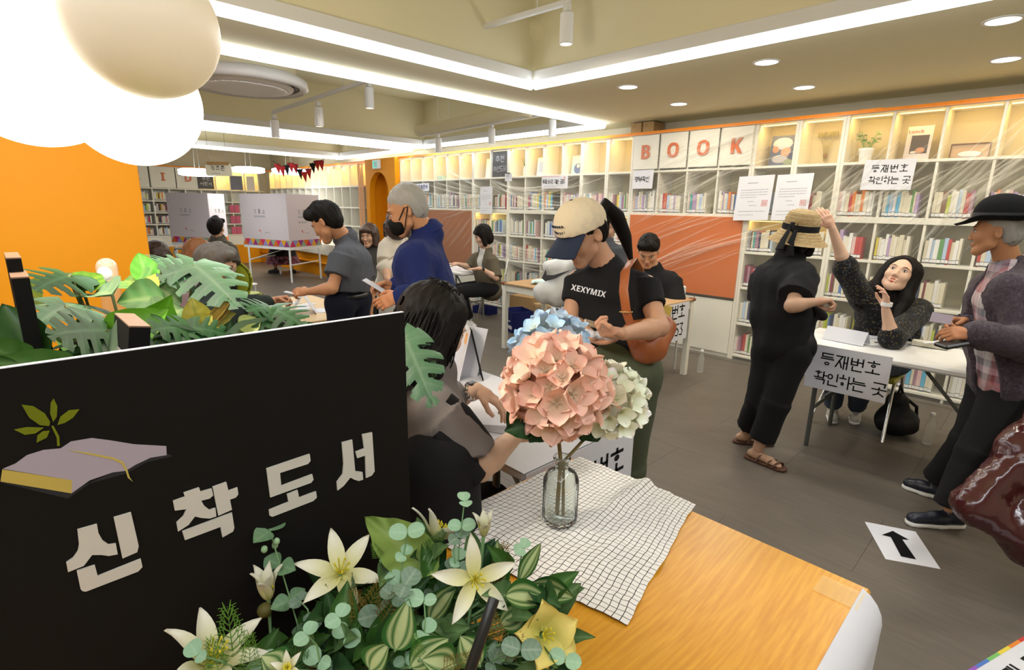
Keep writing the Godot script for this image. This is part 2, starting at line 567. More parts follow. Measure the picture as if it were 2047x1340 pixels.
func globes() -> void:
	# cluster of pendant globes at the top left
	var data := [[V(-1.45,1.855,-.103), 0.152, "globe", "large lit globe pendant at top left corner"], [V(-1.426,1.804,-.258), 0.128, "globe", "lit globe pendant hanging lowest, right of the cluster"], [V(-1.183,1.899,-.245), 0.118, "globe off", "unlit cream globe pendant in front of the lit ones"], [V(-1.597,2.045,-.136), 0.15, "globe", "lit globe pendant partly above the picture edge"]]
	for d: Array in data:
		var o := thing("globe_lamp", d[3], "pendant lamp", d[0], "globe pendant cluster")
		var g := G.new()
		g.ball(Vector3.ZERO, Vector3.ONE * d[1], Basis.IDENTITY, 48, 32)
		put("glass_globe_lamp", g, M[d[2]], o)
		g = G.new()
		g.lathe([Vector2(0.0, d[1] + 0.05), Vector2(0.022, d[1] + 0.05), Vector2(0.03, d[1] - 0.006)], 16)
		put("cap", g, M["white metal"], o)
		g = G.new()
		g.tube([Vector3(0, d[1] + 0.045, 0), Vector3(0, 3.34 - d[0].y, 0)], [0.004], 6)
		put("cord", g, M["white metal"], o)
		if d[2] == "globe":
			var l := OmniLight3D.new()
			l.name = "globe_lamp_glow"
			l.light_energy = 0.5; l.light_size = d[1] * 0.9; l.light_color = Color(1, 0.96, 0.88); l.shadow_enabled = true; l.omni_range = 20.0; l.omni_attenuation = 2.0
			o.add_child(l)

func _ready() -> void:
	rng.seed = 7
	noise.seed = 3; noise.frequency = 1.0; noise.fractal_octaves = 3
	var cam := Camera3D.new()
	cam.name = "camera"
	cam.fov = 64.79
	cam.near = 0.05
	add_child(cam)
	cam.position = Vector3(0, 1.6, 0)
	cam.rotation_order = EULER_ORDER_YXZ
	cam.rotation_degrees = Vector3(-13.493, 45.712, 1.042)
	var we := WorldEnvironment.new()
	we.name = "environment"
	var en := Environment.new()
	en.background_mode = Environment.BG_COLOR
	en.background_color = Color.BLACK
	en.tonemap_mode = Environment.TONE_MAPPER_LINEAR
	en.tonemap_exposure = 1.0
	en.sdfgi_enabled = true; en.ssao_enabled = true; en.ssil_enabled = true
	we.environment = en
	add_child(we)
	materials()
	lights()
	room()
	globes()
	build_all()

# ---------------------------------------------------------------- lettering from strokes
const JA := {
	"ㄱ": [[0, 1, 1, 1, 0.95, 0]], "ㄴ": [[0, 1, 0, 0, 1, 0]], "ㄷ": [[1, 1, 0, 1, 0, 0, 1, 0]], "ㄹ": [[0, 1, 1, 1, 1, 0.5, 0, 0.5, 0, 0, 1, 0]],
	"ㅁ": [[0, 0, 0, 1, 1, 1, 1, 0, 0, 0]], "ㅂ": [[0, 1, 0, 0, 1, 0, 1, 1], [0, 0.5, 1, 0.5]], "ㅅ": [[0.5, 1, 0.42, 0.45, 0, 0], [0.47, 0.6, 1, 0]],
	"ㅇ": [["o", 0.5, 0.5, 0.5]], "ㅈ": [[0, 1, 1, 1, 0.5, 0.55, 0, 0], [0.55, 0.6, 1, 0]], "ㅊ": [[0.5, 1.05, 0.5, 0.8], [0, 0.75, 1, 0.75, 0.5, 0.4, 0, 0], [0.55, 0.42, 1, 0]],
	"ㅋ": [[0, 1, 1, 1, 0.95, 0], [0, 0.5, 0.95, 0.5]], "ㅌ": [[1, 1, 0, 1, 0, 0, 1, 0], [0, 0.5, 0.9, 0.5]], "ㅍ": [[0, 1, 1, 1], [0, 0, 1, 0], [0.3, 1, 0.32, 0], [0.7, 1, 0.68, 0]],
	"ㅎ": [[0.5, 1.1, 0.5, 0.9], [0, 0.8, 1, 0.8], ["o", 0.5, 0.3, 0.3]]}
const VERT := {"ㅏ": [[0.3, 1, 0.3, 0], [0.3, 0.5, 1, 0.5]], "ㅐ": [[0.1, 1, 0.1, 0], [0.1, 0.5, 0.8, 0.5], [0.8, 1, 0.8, 0]], "ㅓ": [[0.8, 1, 0.8, 0], [0, 0.5, 0.8, 0.5]], "ㅕ": [[0.8, 1, 0.8, 0], [0, 0.7, 0.8, 0.7], [0, 0.35, 0.8, 0.35]], "ㅣ": [[0.6, 1, 0.6, 0]], "ㅔ": [[0.5, 1, 0.5, 0], [0, 0.5, 0.5, 0.5], [1, 1, 1, 0]]}
const HORI := {"ㅗ": [[0, 0, 1, 0], [0.5, 0, 0.5, 0.8]], "ㅛ": [[0, 0, 1, 0], [0.33, 0, 0.33, 0.8], [0.67, 0, 0.67, 0.8]], "ㅜ": [[0, 0.7, 1, 0.7], [0.5, 0.7, 0.5, -0.2]], "ㅡ": [[0, 0.4, 1, 0.4]]}
const INI := "ㄱㄲㄴㄷㄸㄹㅁㅂㅃㅅㅆㅇㅈㅉㅊㅋㅌㅍㅎ"
const VOW := ["ㅏ", "ㅐ", "", "", "ㅓ", "ㅔ", "ㅕ", "", "ㅗ", "ㅗㅏ", "", "ㅗㅣ", "ㅛ", "ㅜ", "ㅜㅓ", "ㅜㅔ", "ㅜㅣ", "", "ㅡ", "ㅡㅣ", "ㅣ"]
const FIN := {0: "", 1: "ㄱ", 4: "ㄴ", 8: "ㄹ", 16: "ㅁ", 17: "ㅂ", 19: "ㅅ", 21: "ㅇ"}

func strokes(g: G, list: Array, b: Rect2, o: Vector3, x: Vector3, y: Vector3, w: float) -> void:
	for s: Array in list:
		if s[0] is String:
			var rr := Vector2(b.size.x * s[3], b.size.y * s[3])
			var ce := b.position + Vector2(b.size.x * s[1], b.size.y * s[2])
			var r1: float = minf(rr.x, rr.y)
			rr = Vector2(minf(rr.x, r1 * 1.25), minf(rr.y, r1 * 1.25))
			for k in 16:
				var d0 := Vector2.from_angle(TAU * k / 16.0)
				var d1 := Vector2.from_angle(TAU * (k + 1) / 16.0)
				var q := [ce + d0 * rr, ce + d1 * rr, ce + d1 * (rr - Vector2(w, w)), ce + d0 * (rr - Vector2(w, w))]
				g.quad(o + x * q[0].x + y * q[0].y, o + x * q[1].x + y * q[1].y, o + x * q[2].x + y * q[2].y, o + x * q[3].x + y * q[3].y, x.cross(y).normalized())
			continue
		for k in range(0, s.size() - 2, 2):
			var p := b.position + Vector2(s[k] * b.size.x, s[k + 1] * b.size.y)
			var q := b.position + Vector2(s[k + 2] * b.size.x, s[k + 3] * b.size.y)
			var d := (q - p).normalized() * w * 0.5
			var e := Vector2(-d.y, d.x)
			var c := [p - d - e, q + d - e, q + d + e, p - d + e]
			g.quad(o + x * c[0].x + y * c[0].y, o + x * c[1].x + y * c[1].y, o + x * c[2].x + y * c[2].y, o + x * c[3].x + y * c[3].y, x.cross(y).normalized())

# writes text from o along x; x and y are unit vectors, size the height of a syllable
func write(g: G, text: String, o: Vector3, x: Vector3, y: Vector3, size: float, bold := 0.11, step := 1.1, wide := 0.9) -> void:
	var at := 0.0
	for ch in text:
		var code := ch.unicode_at(0)
		var X := x * size
		var Y := y * size
		var oo := o + x * at
		if code >= 0xAC00:
			var k := code - 0xAC00
			var ini := INI[k / 588]
			var vow: String = VOW[(k % 588) / 28]
			var fin: String = FIN.get(k % 28, "")
			var hv := ""
			var vv := ""
			for q in vow:
				if HORI.has(q): hv = q
				else: vv = q
			var lo := 0.44 if fin else 0.04
			var ri := 0.52 if vv else 0.9
			var W := wide
			if hv:
				var span := 0.96 - lo
				strokes(g, JA[ini], Rect2(0.1 * W, lo + span * 0.52, (ri - 0.12) * W, span * 0.48), oo, X, Y, bold)
				strokes(g, HORI[hv], Rect2(0.03 * W, lo + span * 0.08, (ri + 0.04) * W, span * 0.34), oo, X, Y, bold)
			else:
				strokes(g, JA[ini], Rect2(0.06 * W, lo + 0.04, (ri - 0.08) * W, 0.9 - lo), oo, X, Y, bold)
			if vv:
				strokes(g, VERT[vv], Rect2(0.62 * W, lo - 0.02 if fin else 0.0, 0.34 * W, 1.0 - lo), oo, X, Y, bold)
			if fin:
				strokes(g, JA[fin], Rect2(0.18 * W, 0.03, 0.66 * W, 0.3), oo, X, Y, bold)
			at += size * step * (wide / 0.9)
		elif ch == " ":
			at += size * 0.45
		elif ch == "(" or ch == ")":
			var t := [[0.8, 1, 0.3, 0.75, 0.3, 0.25, 0.8, 0]] if ch == "(" else [[0.2, 1, 0.7, 0.75, 0.7, 0.25, 0.2, 0]]
			strokes(g, t, Rect2(0, 0, 0.25, 1), oo, X, Y, bold * 0.8)
			at += size * 0.35
		elif ch == "1":
			strokes(g, [[0.1, 0.75, 0.5, 1, 0.5, 0]], Rect2(0, 0, 0.5, 1), oo, X, Y, bold); at += size * 0.55
		elif ch == "5":
			strokes(g, [[0.95, 1, 0.1, 1, 0.05, 0.55, 0.6, 0.6, 0.95, 0.35, 0.7, 0, 0, 0.05]], Rect2(0, 0, 0.5, 1), oo, X, Y, bold); at += size * 0.68
		elif ch == "3":
			strokes(g, [[0.05, 1, 0.9, 1, 0.45, 0.58, 0.95, 0.35, 0.7, 0, 0, 0.05]], Rect2(0, 0, 0.5, 1), oo, X, Y, bold); at += size * 0.68

func grey_lines(g: G, o: Vector3, x: Vector3, y: Vector3, w: float, rows: int, gap: float, hgt: float) -> void:
	for r in rows:
		var at := 0.0
		var end := w * (1.0 if r < rows - 1 else 0.6)
		while at < end:
			var l := minf(rng.randf_range(0.03, 0.09) * w, end - at)
			var p := o + x * at - y * gap * r
			g.quad(p, p + x * l, p + x * l + y * hgt, p + y * hgt, x.cross(y))
			at += l + 0.02 * w

# a sheet of paper at o (lower left corner) spanned by X and Y
func sheet(called: String, label: String, cat: String, o: Vector3, X: Vector3, Y: Vector3, m: Material = null, thick := 0.0012, group := "") -> Node3D:
	var t := thing(called, label, cat, o, group)
	var g := G.new()
	g.prism(PackedVector2Array([Vector2(0, 0), Vector2(1, 0), Vector2(1, 1), Vector2(0, 1)]), Vector3.ZERO, X, Y, thick)
	put("sheet", g, m if m else M["paper"], t)
	return t

func letter(called: String, t: Node3D, text: String, X: Vector3, Y: Vector3, at: Vector2, size: float, m: Material, bold := 0.11, step := 1.1, wide := 0.9) -> void:
	var g := G.new()
	var z := X.cross(Y).normalized()
	write(g, text, X * at.x + Y * at.y + z * 0.0009, X.normalized(), Y.normalized(), size, bold, step, wide)
	put(called, g, m, t)

# ---------------------------------------------------------------- bookcases
const ROWS := [2.5, 2.065, 1.58, 1.195, 0.815, 0.42, 0.06]
var shelf_cells := []

func bookcase(x0: float, x1: float, cols: int, full: bool, label: String) -> Node3D:
	var t := thing("bookcase", label, "bookcase", Vector3((x0 + x1) / 2, 0, ZB), "white bookcases along the right wall")
	var w := x1 - x0
	var d := 0.34
	var bot := 0.0 if full else 1.55
	for sx: float in [-1.0, 1.0]:
		var g := G.new()
		g.box(Vector3(sx * (w / 2 - 0.014), 1.25, -d / 2), Vector3(0.027, 2.5, d), 0.002)
		put("side_panel", g, M["white melamine"], t)
	var g2 := G.new()
	g2.box(Vector3(0, 1.25, -d + 0.004), Vector3(w - 0.056, 2.49, 0.008))
	put("back_panel", g2, M["cream back"], t)
	for r in ROWS.size():
		if not full and r > 2: break
		var th := 0.055 if r == 2 else 0.035 if r == 0 else 0.024
		g2 = G.new()
		g2.box(Vector3(0, ROWS[r] - th / 2 + 0.005 * int(r == 0), -d / 2 + 0.004), Vector3(w - 0.056, th, d - 0.012), 0.002)
		put("shelf", g2, M["white melamine"], t)
	for c in range(1, cols):
		var x := -w / 2 + w * c / cols
		g2 = G.new()
		g2.box(Vector3(x, (2.47 + bot) / 2, -d / 2), Vector3(0.02, 2.47 - bot, d - 0.02), 0.0015)
		put("divider", g2, M["white melamine"], t)
	for c in cols:
		var a := -w / 2 + w * c / cols
		for r in range(1, 6 if full else 2):
			shelf_cells.append([x0 + w * c / cols + 0.016, x0 + w * (c + 1) / cols - 0.016, ROWS[r + 1] + 0.0, r, x0])
	return t

func cell_led(t: Node3D, xa: float, xb: float, y: float, e: float) -> void:
	var g := G.new()
	var w := xb - xa - 0.05
	g.box(Vector3((xa + xb) / 2, y - 0.006, -0.05), Vector3(w, 0.01, 0.012), 0.002)
	put("led_strip", g, M["warm led"], t)
	area("led_strip_glow", Vector3((xa + xb) / 2, y - 0.014, -0.055), Vector3(0, -1, -0.75), Vector2(w, 0.014), e, Color(1, 0.80, 0.40), t)

const SPINES := [["cream", 0.70, 0.64, 0.48], ["white", 0.78, 0.77, 0.74], ["pale pink", 0.72, 0.48, 0.46], ["pale blue", 0.42, 0.55, 0.72], ["blue", 0.08, 0.18, 0.45], ["navy", 0.03, 0.04, 0.10], ["red", 0.50, 0.04, 0.04], ["lilac", 0.42, 0.30, 0.50], ["teal", 0.05, 0.33, 0.31], ["yellow", 0.70, 0.56, 0.06], ["lime", 0.48, 0.55, 0.05], ["orange", 0.72, 0.22, 0.04], ["grey", 0.30, 0.31, 0.33], ["maroon", 0.20, 0.02, 0.05], ["dark", 0.05, 0.045, 0.045], ["sky blue", 0.10, 0.42, 0.66], ["ivory", 0.74, 0.70, 0.58], ["brown", 0.20, 0.10, 0.05], ["green", 0.10, 0.28, 0.08], ["mauve", 0.36, 0.18, 0.26]]
const ORD := ["first", "second", "third", "fourth", "fifth", "sixth", "seventh", "eighth", "ninth", "tenth", "eleventh", "twelfth", "thirteenth", "fourteenth", "fifteenth", "sixteenth", "seventeenth", "eighteenth"]

func book_mesh(k: int) -> G:
	var g := G.new()
	var s: Array = SPINES[k]
	g.col = Color(s[1], s[2], s[3])
	g.box(Vector3(0, 0.5, -0.5), Vector3(1, 1, 1))
	var dark := Color(0.03, 0.03, 0.03)
	var n := Vector3.BACK
	for b: Array in [[0.02, 0.065, dark], [0.065, 0.185, Color(0.72, 0.72, 0.72)], [0.185, 0.205, dark]]:
		g.col = b[2]
		g.quad(Vector3(-0.48, b[0], 0.006), Vector3(0.48, b[0], 0.006), Vector3(0.48, b[1], 0.006), Vector3(-0.48, b[1], 0.006), n)
	return g

func column_phrase(x: float, x0: float) -> String:
	var list := [[-9.05, "yellow cell nearest the niche"], [-8.69, "second yellow cell from niche"], [-8.32, "third yellow cell from niche"], [-7.96, "fourth yellow cell from niche"], [-7.6, "fifth yellow cell from niche"], [-7.23, "sixth yellow cell from niche"], [-6.87, "white poster"], [-6.45, "black poster"], [-6.04, "small vase"], [-5.69, "small framed card"], [-5.33, "plain cell beside framed card"], [-4.98, "round topped poster"], [-4.63, "second yellow cell left of B"], [-4.22, "yellow cell left of B"], [-3.84, "letter B"], [-3.48, "first letter O"], [-3.11, "second letter O"], [-2.75, "letter K"], [-2.39, "blue picture"], [-1.98, "dried wheat bunch"], [-1.58, "white potted plant"], [-1.22, "Lunch poster"], [-0.86, "wooden tray"], [-0.5, "rightmost yellow cell"]]
	var best := ""
	for l: Array in list:
		if x >= l[0] - 0.03: best = l[1]
	return best

func books() -> void:
	var meshes := []
	for k in SPINES.size(): meshes.append(book_mesh(k))
	var shared := []
	for k in SPINES.size(): shared.append(meshes[k].mesh())
	var stuff := G.new()
	shelf_cells.sort_custom(func(a: Array, b: Array) -> bool: return absf(a[0] + 0.3) + absf(a[2] - 1.3) * 0.6 < absf(b[0] + 0.3) + absf(b[2] - 1.3) * 0.6)
	var made := 0
	var rows := ["", "second", "third", "fourth", "fifth", "lowest"]
	for cell: Array in shelf_cells:
		var x: float = cell[0] + 0.004
		var end: float = cell[0] + (cell[1] - cell[0]) * rng.randf_range(0.66, 0.96)
		var k := 0
		var theme := rng.randi() % 3
		while true:
			var w := rng.randf_range(0.013, 0.034)
			if x + w > end or k >= 18: break
			var h := rng.randf_range(0.19, 0.235)
			if rng.randf() < 0.1: h += 0.03
			var ci: int
			var r := rng.randf()
			if r < 0.42: ci = [0, 1, 16][rng.randi() % 3]
			elif r < 0.6: ci = [[2, 7, 3], [3, 12, 15], [2, 6, 19]][theme][rng.randi() % 3]
			else: ci = rng.randi() % SPINES.size()
			var d := rng.randf_range(0.13, 0.16)
			var p := Vector3(x + w / 2, cell[2] + 0.001, ZB - 0.035 - rng.randf() * 0.012)
			var tilt := 0.0
			if made < 300 and cell[0] > -6.1:
				made += 1
				var o := put("book", shared[ci], M["plain"], self, p)
				o.scale = Vector3(w - 0.0012, h, d)
				tag(o, "%s book from left, %s spine, %s shelf row under the %s" % [ORD[k], SPINES[ci][0], rows[cell[3]], column_phrase(cell[0], cell[4])], "book", "library books on the right wall shelves")
			else:
				stuff.add(meshes[ci], Transform3D(Basis.from_scale(Vector3(w - 0.0012, h, d)), p))
			x += w
			k += 1
	# children's corner: small and far away
	for r in 4:
		for c in 8:
			var z := -1.55 - c * 0.365
			var y: float = [1.64, 1.35, 1.06, 0.77][r]
			var at := 0.02
			while at < 0.29:
				var w := rng.randf_range(0.02, 0.04)
				var h := rng.randf_range(0.15, 0.21)
				stuff.add(meshes[rng.randi() % SPINES.size()] if rng.randf() < 0.5 else meshes[[0, 1, 3, 16][rng.randi() % 4]], Transform3D(Basis(Vector3(0, 0, -1) * w, Vector3.UP * h, Vector3.RIGHT * 0.14), Vector3(XK - 0.04, y, z - at)))
				at += w
	var so := put("library_books", stuff, M["plain"])
	tag(so, "rows of small library books on the farther shelves", "books")
	so.set_meta("kind", "stuff")

func shelves() -> void:
	var u := bookcase(-9.03, -6.87, 6, false, "white bookcase beside arched orange niche, brown board below")
	for c in 6: cell_led(u, -1.08 + c * 0.36, -0.72 + c * 0.36, 2.46, 0.099)
	var g := G.new()
	g.box(Vector3(0, 1.1, -0.01), Vector3(2.1, 0.9, 0.02), 0.002)
	put("brown_panel", g, M["brown board"], u)
	for c in 4:
		g = G.new(); g.box(Vector3(-0.79 + c * 0.527, 0.34, -0.01), Vector3(0.52, 0.6, 0.02), 0.003); put("door", g, M["white melamine"], u)
	u = bookcase(-6.87, -6.04, 2, true, "narrow white bookcase with white and black posters on top row")
	for c in 2:
		cell_led(u, -0.415 + c * 0.415, c * 0.415, 2.46, 0.099)
		cell_led(u, -0.415 + c * 0.415, c * 0.415, 1.52, 0.055)
	u = bookcase(-6.04, -4.63, 4, true, "white bookcase of four columns left of the yellow single columns")
	for c in 4: cell_led(u, -0.705 + c * 0.3525, -0.3525 + c * 0.3525, 2.46, 0.099)
	u = bookcase(-4.63, -4.22, 1, true, "single white bookcase column, second left of the letter B")
	cell_led(u, -0.2, 0.2, 2.46, 0.105)
	u = bookcase(-4.22, -3.84, 1, true, "single white bookcase column directly left of the letter B")
	cell_led(u, -0.19, 0.19, 2.46, 0.105); cell_led(u, -0.19, 0.19, 1.52, 0.072)
	# the unit with the BOOK doors and the terracotta board
	u = bookcase(-3.84, -2.39, 4, false, "white bookcase with BOOK letters and terracotta board")
	for c in 4:
		var x := -0.725 + (c + 0.5) * 0.3625
		g = G.new(); g.box(Vector3(x, 2.275, 0.008), Vector3(0.335, 0.385, 0.016), 0.002)
		var door := put("letter_door", g, M["white melamine"], u)
		var tm := TextMesh.new()
		var fnt := SystemFont.new()
		fnt.font_names = PackedStringArray(["Droid Sans"]); fnt.font_weight = 700
		tm.font = fnt; tm.text = "BOOK"[c]; tm.font_size = 64; tm.pixel_size = 0.0034; tm.depth = 0.014
		var lo := put("letter", tm, M["letter orange"], door)
		lo.position = Vector3(x, 2.275, 0.024)
	g = G.new(); g.box(Vector3(0, 1.115, 0.004), Vector3(1.4, 0.87, 0.024), 0.002); put("terracotta_panel", g, M["terracotta board"], u)
	for c in 3:
		g = G.new(); g.box(Vector3(-0.465 + c * 0.465, 0.345, -0.012), Vector3(0.455, 0.6, 0.02), 0.003); put("door", g, M["white melamine"], u)
	g = G.new(); g.box(Vector3(0, 0.02, -0.05), Vector3(1.39, 0.06, 0.05)); put("plinth", g, M["white melamine"], u)
	u = bookcase(-2.39, -1.98, 1, true, "single white bookcase column with blue picture on top")
	cell_led(u, -0.2, 0.2, 2.46, 0.105); cell_led(u, -0.2, 0.2, 1.52, 0.055)
	u = bookcase(-1.98, -1.58, 1, true, "single white bookcase column with dried wheat on top")
	cell_led(u, -0.195, 0.195, 2.46, 0.105); cell_led(u, -0.195, 0.195, 1.52, 0.055)
	u = bookcase(-1.58, -0.14, 4, true, "white bookcase with potted plant and Lunch poster on top, far right")
	for c in 4: cell_led(u, -0.72 + c * 0.36, -0.36 + c * 0.36, 2.46, 0.099)
	u = bookcase(-0.14, 1.3, 4, true, "white bookcase beyond the right picture edge")
	for c in 4: cell_led(u, -0.72 + c * 0.36, -0.36 + c * 0.36, 2.46, 0.099)
	shelf_cells = shelf_cells.filter(func(c: Array) -> bool: return c[0] < -0.3)
	# orange tape that holds the sheeting, along the top edge
	g = G.new()
	var pts := []
	for k in 60:
		var x := -9.05 + k * 0.176
		pts.append(Vector3(x, 2.49 + 0.006 * noise.get_noise_1d(k * 0.8), ZB + 0.022))
	for k in 59:
		var a: Vector3 = pts[k]
		var b: Vector3 = pts[k + 1]
		g.box((a + b) / 2, Vector3(0.178, 0.032 + 0.008 * noise.get_noise_1d(k + 40.0), 0.004))
	tag(put("orange_tape", g, M["orange tape"]), "strip of orange tape along top of the right wall bookcases", "tape")
	decor()
	books()

func sheeting() -> void:
	var m := mat("film", Color(0.95, 0.94, 0.90, 0.085), 0.28, 0.5)
	m.transparency = BaseMaterial3D.TRANSPARENCY_ALPHA
	var g := G.new()
	g.grid(func(q: Vector2) -> Vector3:
		var x := -9.0 + 10.2 * q.x
		var y := 2.48 - 2.46 * q.y
		var w := noise.get_noise_3d(x * 1.1 + y * 1.7, y * 0.5 - x * 0.3, 1.0) * 0.012 + noise.get_noise_3d((x - y * 1.2) * 5.0, (x + y) * 0.6, 5.0) * 0.008
		return Vector3(x, y, ZB + 0.035 + w + (0.1 * smoothstep(0.93, 1.0, q.y))), 240, 60)
	# pinched folds: raised ridges in the film
	var folds := []
	for k in 46:
		var fa := Vector2(-3.85 + rng.randf() * 0.9, 0.7 + k * 0.033)
		folds.append([fa, Vector2(fa.x + 0.9 + rng.randf() * 0.5, minf(fa.y + 0.42 + rng.randf() * 0.16, 2.45)), -0.02])
	for k in 18: folds.append([Vector2(-6.5 + rng.randf() * 0.2, 2.08 - rng.randf() * 0.15), Vector2(-4.6 + rng.randf() * 0.8, 1.6 + rng.randf() * 0.7), 0.22])
	for k in 14: folds.append([Vector2(-6.3, 1.75 + rng.randf() * 0.1), Vector2(-7.6 - rng.randf() * 1.0, 2.3 - k * 0.07), 0.05])
	for k in 6: folds.append([Vector2(-6.9 + rng.randf() * 0.3, 1.3 - k * 0.05), Vector2(-4.9 + rng.randf(), 1.1 - k * 0.06), 0.2])
	for k in 38: folds.append([Vector2(-2.1 + k * 0.05, 1.2 + rng.randf() * 0.5), Vector2(-1.4 + k * 0.045, 1.8 + rng.randf() * 0.6), -0.03])
	for k in 8: folds.append([Vector2(-0.9 + k * 0.06, 1.7 + rng.randf() * 0.2), Vector2(-0.5 + k * 0.09, 2.2 + rng.randf() * 0.25), 0.0])
	for k in 8: folds.append([Vector2(-8.5 + k * 0.2, 0.9), Vector2(-7.6 + k * 0.16, 1.5), 0.02])
	var fg := G.new()
	var m2 := mat("creased film", Color(0.95, 0.94, 0.90, 0.16), 0.3, 0.5)
	m2.transparency = BaseMaterial3D.TRANSPARENCY_ALPHA
	for fo: Array in folds:
		var a: Vector2 = fo[0]
		var b: Vector2 = fo[1]
		var hw := 0.005 + 0.03 * pow(rng.randf(), 2.0)
		var nn := Vector2(-(b - a).y, (b - a).x).normalized()
		var prev := []
		for s in 13:
			var t := s / 12.0
			var p := a.lerp(b, t) - Vector2(0, fo[2] * 4.0 * t * (1.0 - t))
			var ww := hw * sin(PI * clampf(t, 0.02, 0.98))
			var cur := [Vector3(p.x - nn.x * ww, p.y - nn.y * ww, ZB + 0.056), Vector3(p.x, p.y, ZB + 0.056 + ww * 1.2), Vector3(p.x + nn.x * ww, p.y + nn.y * ww, ZB + 0.056)]
			if prev:
				fg.quad(prev[0], cur[0], cur[1], prev[1]); fg.quad(prev[1], cur[1], cur[2], prev[2])
			prev = cur
	var sheet_o := put("plastic_sheeting", g, m)
	put("fold", fg, m2, sheet_o)
	tag(sheet_o, "clear plastic sheeting stretched over right wall bookcases", "plastic sheet")
	# sheeting of the children's corner
	g = G.new()
	g.grid(func(q: Vector2) -> Vector3:
		var x := -15.95 + 5.75 * q.x
		var y := 2.47 - 1.9 * q.y
		return Vector3(x, y, ZB + 0.03 + 0.05 * noise.get_noise_2d(x * 4.0 + y, y * 0.7)), 90, 24)
	g.grid(func(q: Vector2) -> Vector3:
		var z := -5.7 + 2.0 * q.x
		var y := 2.47 - 0.75 * q.y
		return Vector3(XK + 0.05 + 0.05 * noise.get_noise_2d(z * 4.0 + y, y * 0.7), y, z), 30, 12)
	tag(put("plastic_sheeting", g, m), "clear plastic sheeting draped over children's corner shelves", "plastic sheet")

func notice(label: String, o: Vector3, X: Vector3, Y: Vector3, stamp := true) -> void:
	var t := sheet("notice", label, "notice", o, X, Y)
	var g := G.new()
	var x := X.normalized()
	var y := Y.normalized()
	var z := x.cross(y) * 0.0009
	var w := X.length()
	var h := Y.length()
	grey_lines(g, x * w * 0.28 + y * h * 0.83 + z, x, y, w * 0.48, 1, 0.01, h * 0.022)
	grey_lines(g, x * w * 0.12 + y * h * 0.68 + z, x, y, w * 0.76, 4, h * 0.055, h * 0.014)
	grey_lines(g, x * w * 0.35 + y * h * 0.42 + z, x, y, w * 0.3, 1, 0.01, h * 0.014)
	grey_lines(g, x * w * 0.4 + y * h * 0.33 + z, x, y, w * 0.35, 1, 0.01, h * 0.014)
	grey_lines(g, x * w * 0.12 + y * h * 0.2 + z, x, y, w * 0.76, 2, h * 0.08, h * 0.012)
	put("lettering", g, M["grey ink"], t)
	g = G.new()
	if stamp:
		var c := x * w * 0.75 + y * h * 0.32 + z * 1.2
		var s := w * 0.16
		for e: Array in [[0, 0, 1, 0.08], [0, 0.92, 1, 1], [0, 0, 0.08, 1], [0.92, 0, 1, 1], [0.2, 0.2, 0.8, 0.28], [0.2, 0.45, 0.8, 0.53], [0.2, 0.7, 0.8, 0.78], [0.25, 0.2, 0.33, 0.8], [0.65, 0.2, 0.73, 0.8]]:
			g.quad(c + (x * e[0] + y * e[1]) * s, c + (x * e[2] + y * e[1]) * s, c + (x * e[2] + y * e[3]) * s, c + (x * e[0] + y * e[3]) * s, x.cross(y))
		put("red_seal", g, M["red ink"], t)

